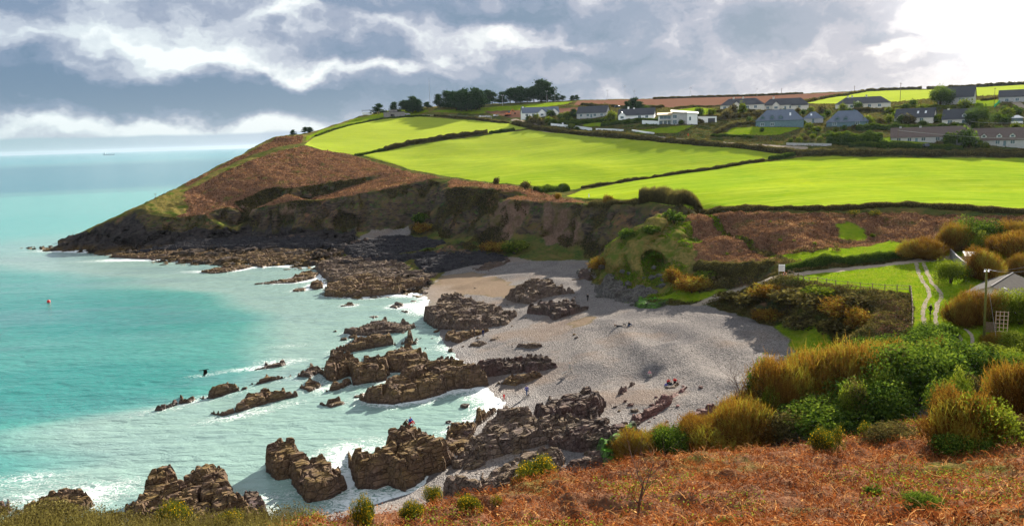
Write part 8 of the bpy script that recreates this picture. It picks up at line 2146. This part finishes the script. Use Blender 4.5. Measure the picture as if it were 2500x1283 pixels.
person(1435, 735, 'person in black with a backpack standing alone by the striped crag', 'stand', 'black', 'dark', 'black', face=0.4, pack='dark')
person(1180, 822, 'person in navy standing on the gravel below the layered reef', 'stand', 'navy', 'navy', face=-0.6)
person(1158, 817, 'person in black standing against the brown toe of the reef', 'stand', 'black', 'dark', 'black', scale=0.9, face=1.2)
person(1286, 966, 'adult in lilac blue on the pebbles above the inlet', 'walk', 'lilac', 'denim', face=0.5)
person(1231, 976, 'small child in red at the edge of the inlet', 'stand', 'red', 'red', scale=0.62, face=-0.5)
person(1392, 909, 'person in pale clothes casting a long shadow near the slate fin', 'walk', 'pale', 'pale', face=-0.9)
person(988, rock_lip(988, 1024), 'person in olive crouching on top of the anglers rock', 'crouch', 'olive', 'olive', face=1.3)
person(1001, rock_lip(1001, 1024), 'person in blue jacket and red trousers on top of the anglers rock', 'sit', 'blue', 'red', scale=1.1, face=1.0)
person(1508, 797, 'sunbather in brown lying back on the stones, left of the seated pair', 'recline', 'brown', 'dark', face=1.6)
person(1535, 795, 'person in black sitting on the stones beside a dog', 'sit', 'black', 'denim', face=1.9)
person(1631, 936, 'person in red sitting on the left at the pink ribs', 'sit', 'red', 'dark', face=0.3)
person(1648, 934, 'person in red sitting on the right at the pink ribs', 'sit', 'red', 'black', face=-0.3)
person(1585, 916, 'person in pink sitting in the hollow of stones', 'sit', 'pink', 'pale', face=0.2)
person(2271, 769, 'man in black walking down between the ruts of the track', 'walk', 'black', 'dark', 'dark', face=0.15)
person(1680, 333, 'tiny figure in red on the village road', 'walk', 'red', 'red', 'brown', face=1.0)
person(1882, 344, 'tiny dark figure at the roadside near the grey wall', 'walk', 'navy', 'black', 'brown', face=1.0)


def dog(px, py, label, col, scale=1.0, face=0.0):
    c = cast_all(px, py); o = root('dog', label, 'dog', c, face); o.scale = (scale,) * 3
    b = [[(-0.30, 0, .40, .09), (-0.08, 0, .42, .095), (0.18, 0, .43, .125), (0.33, 0, .55, .07), (0.43, 0, .63, .075), (0.55, 0, .60, .035)], [(-0.30, 0, .40, .09), (-0.42, 0, .46, .03), (-0.55, 0, .56, .018)]]
    for s in (-1, 1):
        b.append([(-0.30, 0, .40, .09), (-0.28, s * .08, .34, .07), (-0.20, s * .09, .24, .045), (-0.33, s * .09, .14, .025), (-0.30, s * .09, .03, .028)])
        b.append([(0.18, 0, .43, .125), (0.20, s * .08, .32, .05), (0.21, s * .08, .17, .028), (0.22, s * .08, .03, .028)])
        b.append([(0.43, 0, .63, .075), (0.39, s * .06, .70, .02)])
    PENDING.append(skin_mesh('body', b, CL[col], o))
dog(1377, 916, 'pale dog on the pebbles near the person in pale clothes', 'pale', 1.0, 0.4)
dog(1525, 795, 'dark dog lying by the person in black on the stones', 'dark', 0.8, 2.6)
dog(1290, 968, 'small dark dog beside the adult in lilac blue', 'dark', 0.7, 1.0)


def raven():
    c = PY(500, 903, 70); o = root('raven', 'black raven flying low over the surf on the left', 'bird', c, 0.15); o.scale = (0.95,) * 3
    PENDING.append(skin_mesh('body', [[(-0.30, 0, -0.02, .02), (-0.16, 0, 0, .05), (0.05, 0, 0.02, .075), (0.20, 0, 0.05, .045), (0.29, 0, 0.07, .045), (0.40, 0, 0.06, .012)]], CL['black'], o))
    for s in (-1, 1):
        m = MB(); rootc = [(-0.10, 0), (0.16, 0)]; n = 5; sw = [(0.16, 0.0, 0.02, -0.12), (0.20, 0.22, 0.10, -0.16), (0.14, 0.42, 0.02 - 0.10, -0.22), (-0.04, 0.60, -0.22, -0.26), (-0.20, 0.72, -0.36, -0.30)]
        if s > 0: sw = [(a, b * 0.55, -0.9 * b, d_) for a, b, z, d_ in sw]
        else: sw = [(a, b * 0.9, 0.25 * b, d_) for a, b, z, d_ in sw]
        for (a, b, z, d_), (a2, b2, z2, d2) in zip(sw[:-1], sw[1:]):
            m.hull([(a, s * b, z), (a2, s * b2, z2), (d2, s * b2, z2 - 0.02), (d_, s * b, z - 0.02)], [(a, s * b, z + .02), (a2, s * b2, z2 + .015), (d2, s * b2, z2), (d_, s * b, z)])
        for k in range(4): m.hull([(-0.05 - 0.07 * k, s * sw[-1][1] * (0.92 - 0.04 * k), sw[-1][2] * 0.95), (-0.11 - 0.07 * k, s * sw[-1][1] * (0.92 - 0.04 * k), sw[-1][2] * 0.95), (-0.2 - 0.06 * k, s * sw[-1][1] * (1.15 - 0.06 * k), sw[-1][2] * 1.18)], [(-0.05 - 0.07 * k, s * sw[-1][1] * (0.92 - 0.04 * k), sw[-1][2] * 0.95 + .01), (-0.11 - 0.07 * k, s * sw[-1][1] * (0.92 - 0.04 * k), sw[-1][2] * 0.95 + .01), (-0.2 - 0.06 * k, s * sw[-1][1] * (1.15 - 0.06 * k), sw[-1][2] * 1.18 + .01)])
        m.obj('wing', CL['black'], o)
    MB().hull([(-0.2, -0.05, -0.02), (-0.2, 0.05, -0.02), (-0.48, 0.10, -0.04), (-0.52, 0, -0.04), (-0.48, -0.10, -0.04)], [(-0.2, -0.05, 0), (-0.2, 0.05, 0), (-0.48, 0.10, -0.03), (-0.52, 0, -0.03), (-0.48, -0.10, -0.03)]).obj('tail', CL['black'], o)
raven()
# bags by the seated pair
for x, y, l, k in ((1638, 938, 'dark bag lying between the two people in red', 'black'), (1626, 940, 'blue and white bag left of the two people in red', 'lilac')):
    c = cast_all(x, y); o = root('bag', l, 'bag', c, 0.3); MB().hull([(-.25, -.15, 0), (.25, -.15, 0), (.25, .15, 0), (-.25, .15, 0)], [(-.18, -.08, .3), (.18, -.08, .3), (.18, .08, .3), (-.18, .08, .3)]).obj('sack', CL[k], o, bevel=0.05)
    MB().bar((-.1, 0, .3), (0, 0, .42), .015).bar((0, 0, .42), (.1, 0, .3), .015).obj('handle', CL[k], o)
flush_skins()


# ------------------------------------------------------------------ the bright sea air
def haze():
    m = bpy.data.materials.new('haze'); m.use_nodes = True; m.node_tree.nodes.clear(); N = NT(m.node_tree)
    v = N.n.new('ShaderNodeVolumePrincipled'); v.inputs['Color'].default_value = (0.50, 0.62, 0.74, 1); v.inputs['Density'].default_value = 0.000016; v.inputs['Anisotropy'].default_value = 0.4
    o = N.n.new('ShaderNodeOutputMaterial'); N.link(v.outputs[0], o.inputs['Volume'])
    b = MB().box(-31000, -2000, -12, 31000, 31000, 112).obj('haze', m, kind='stuff')
    b['label'] = 'thin bright haze over the bay and village'; b['category'] = 'haze'
haze()
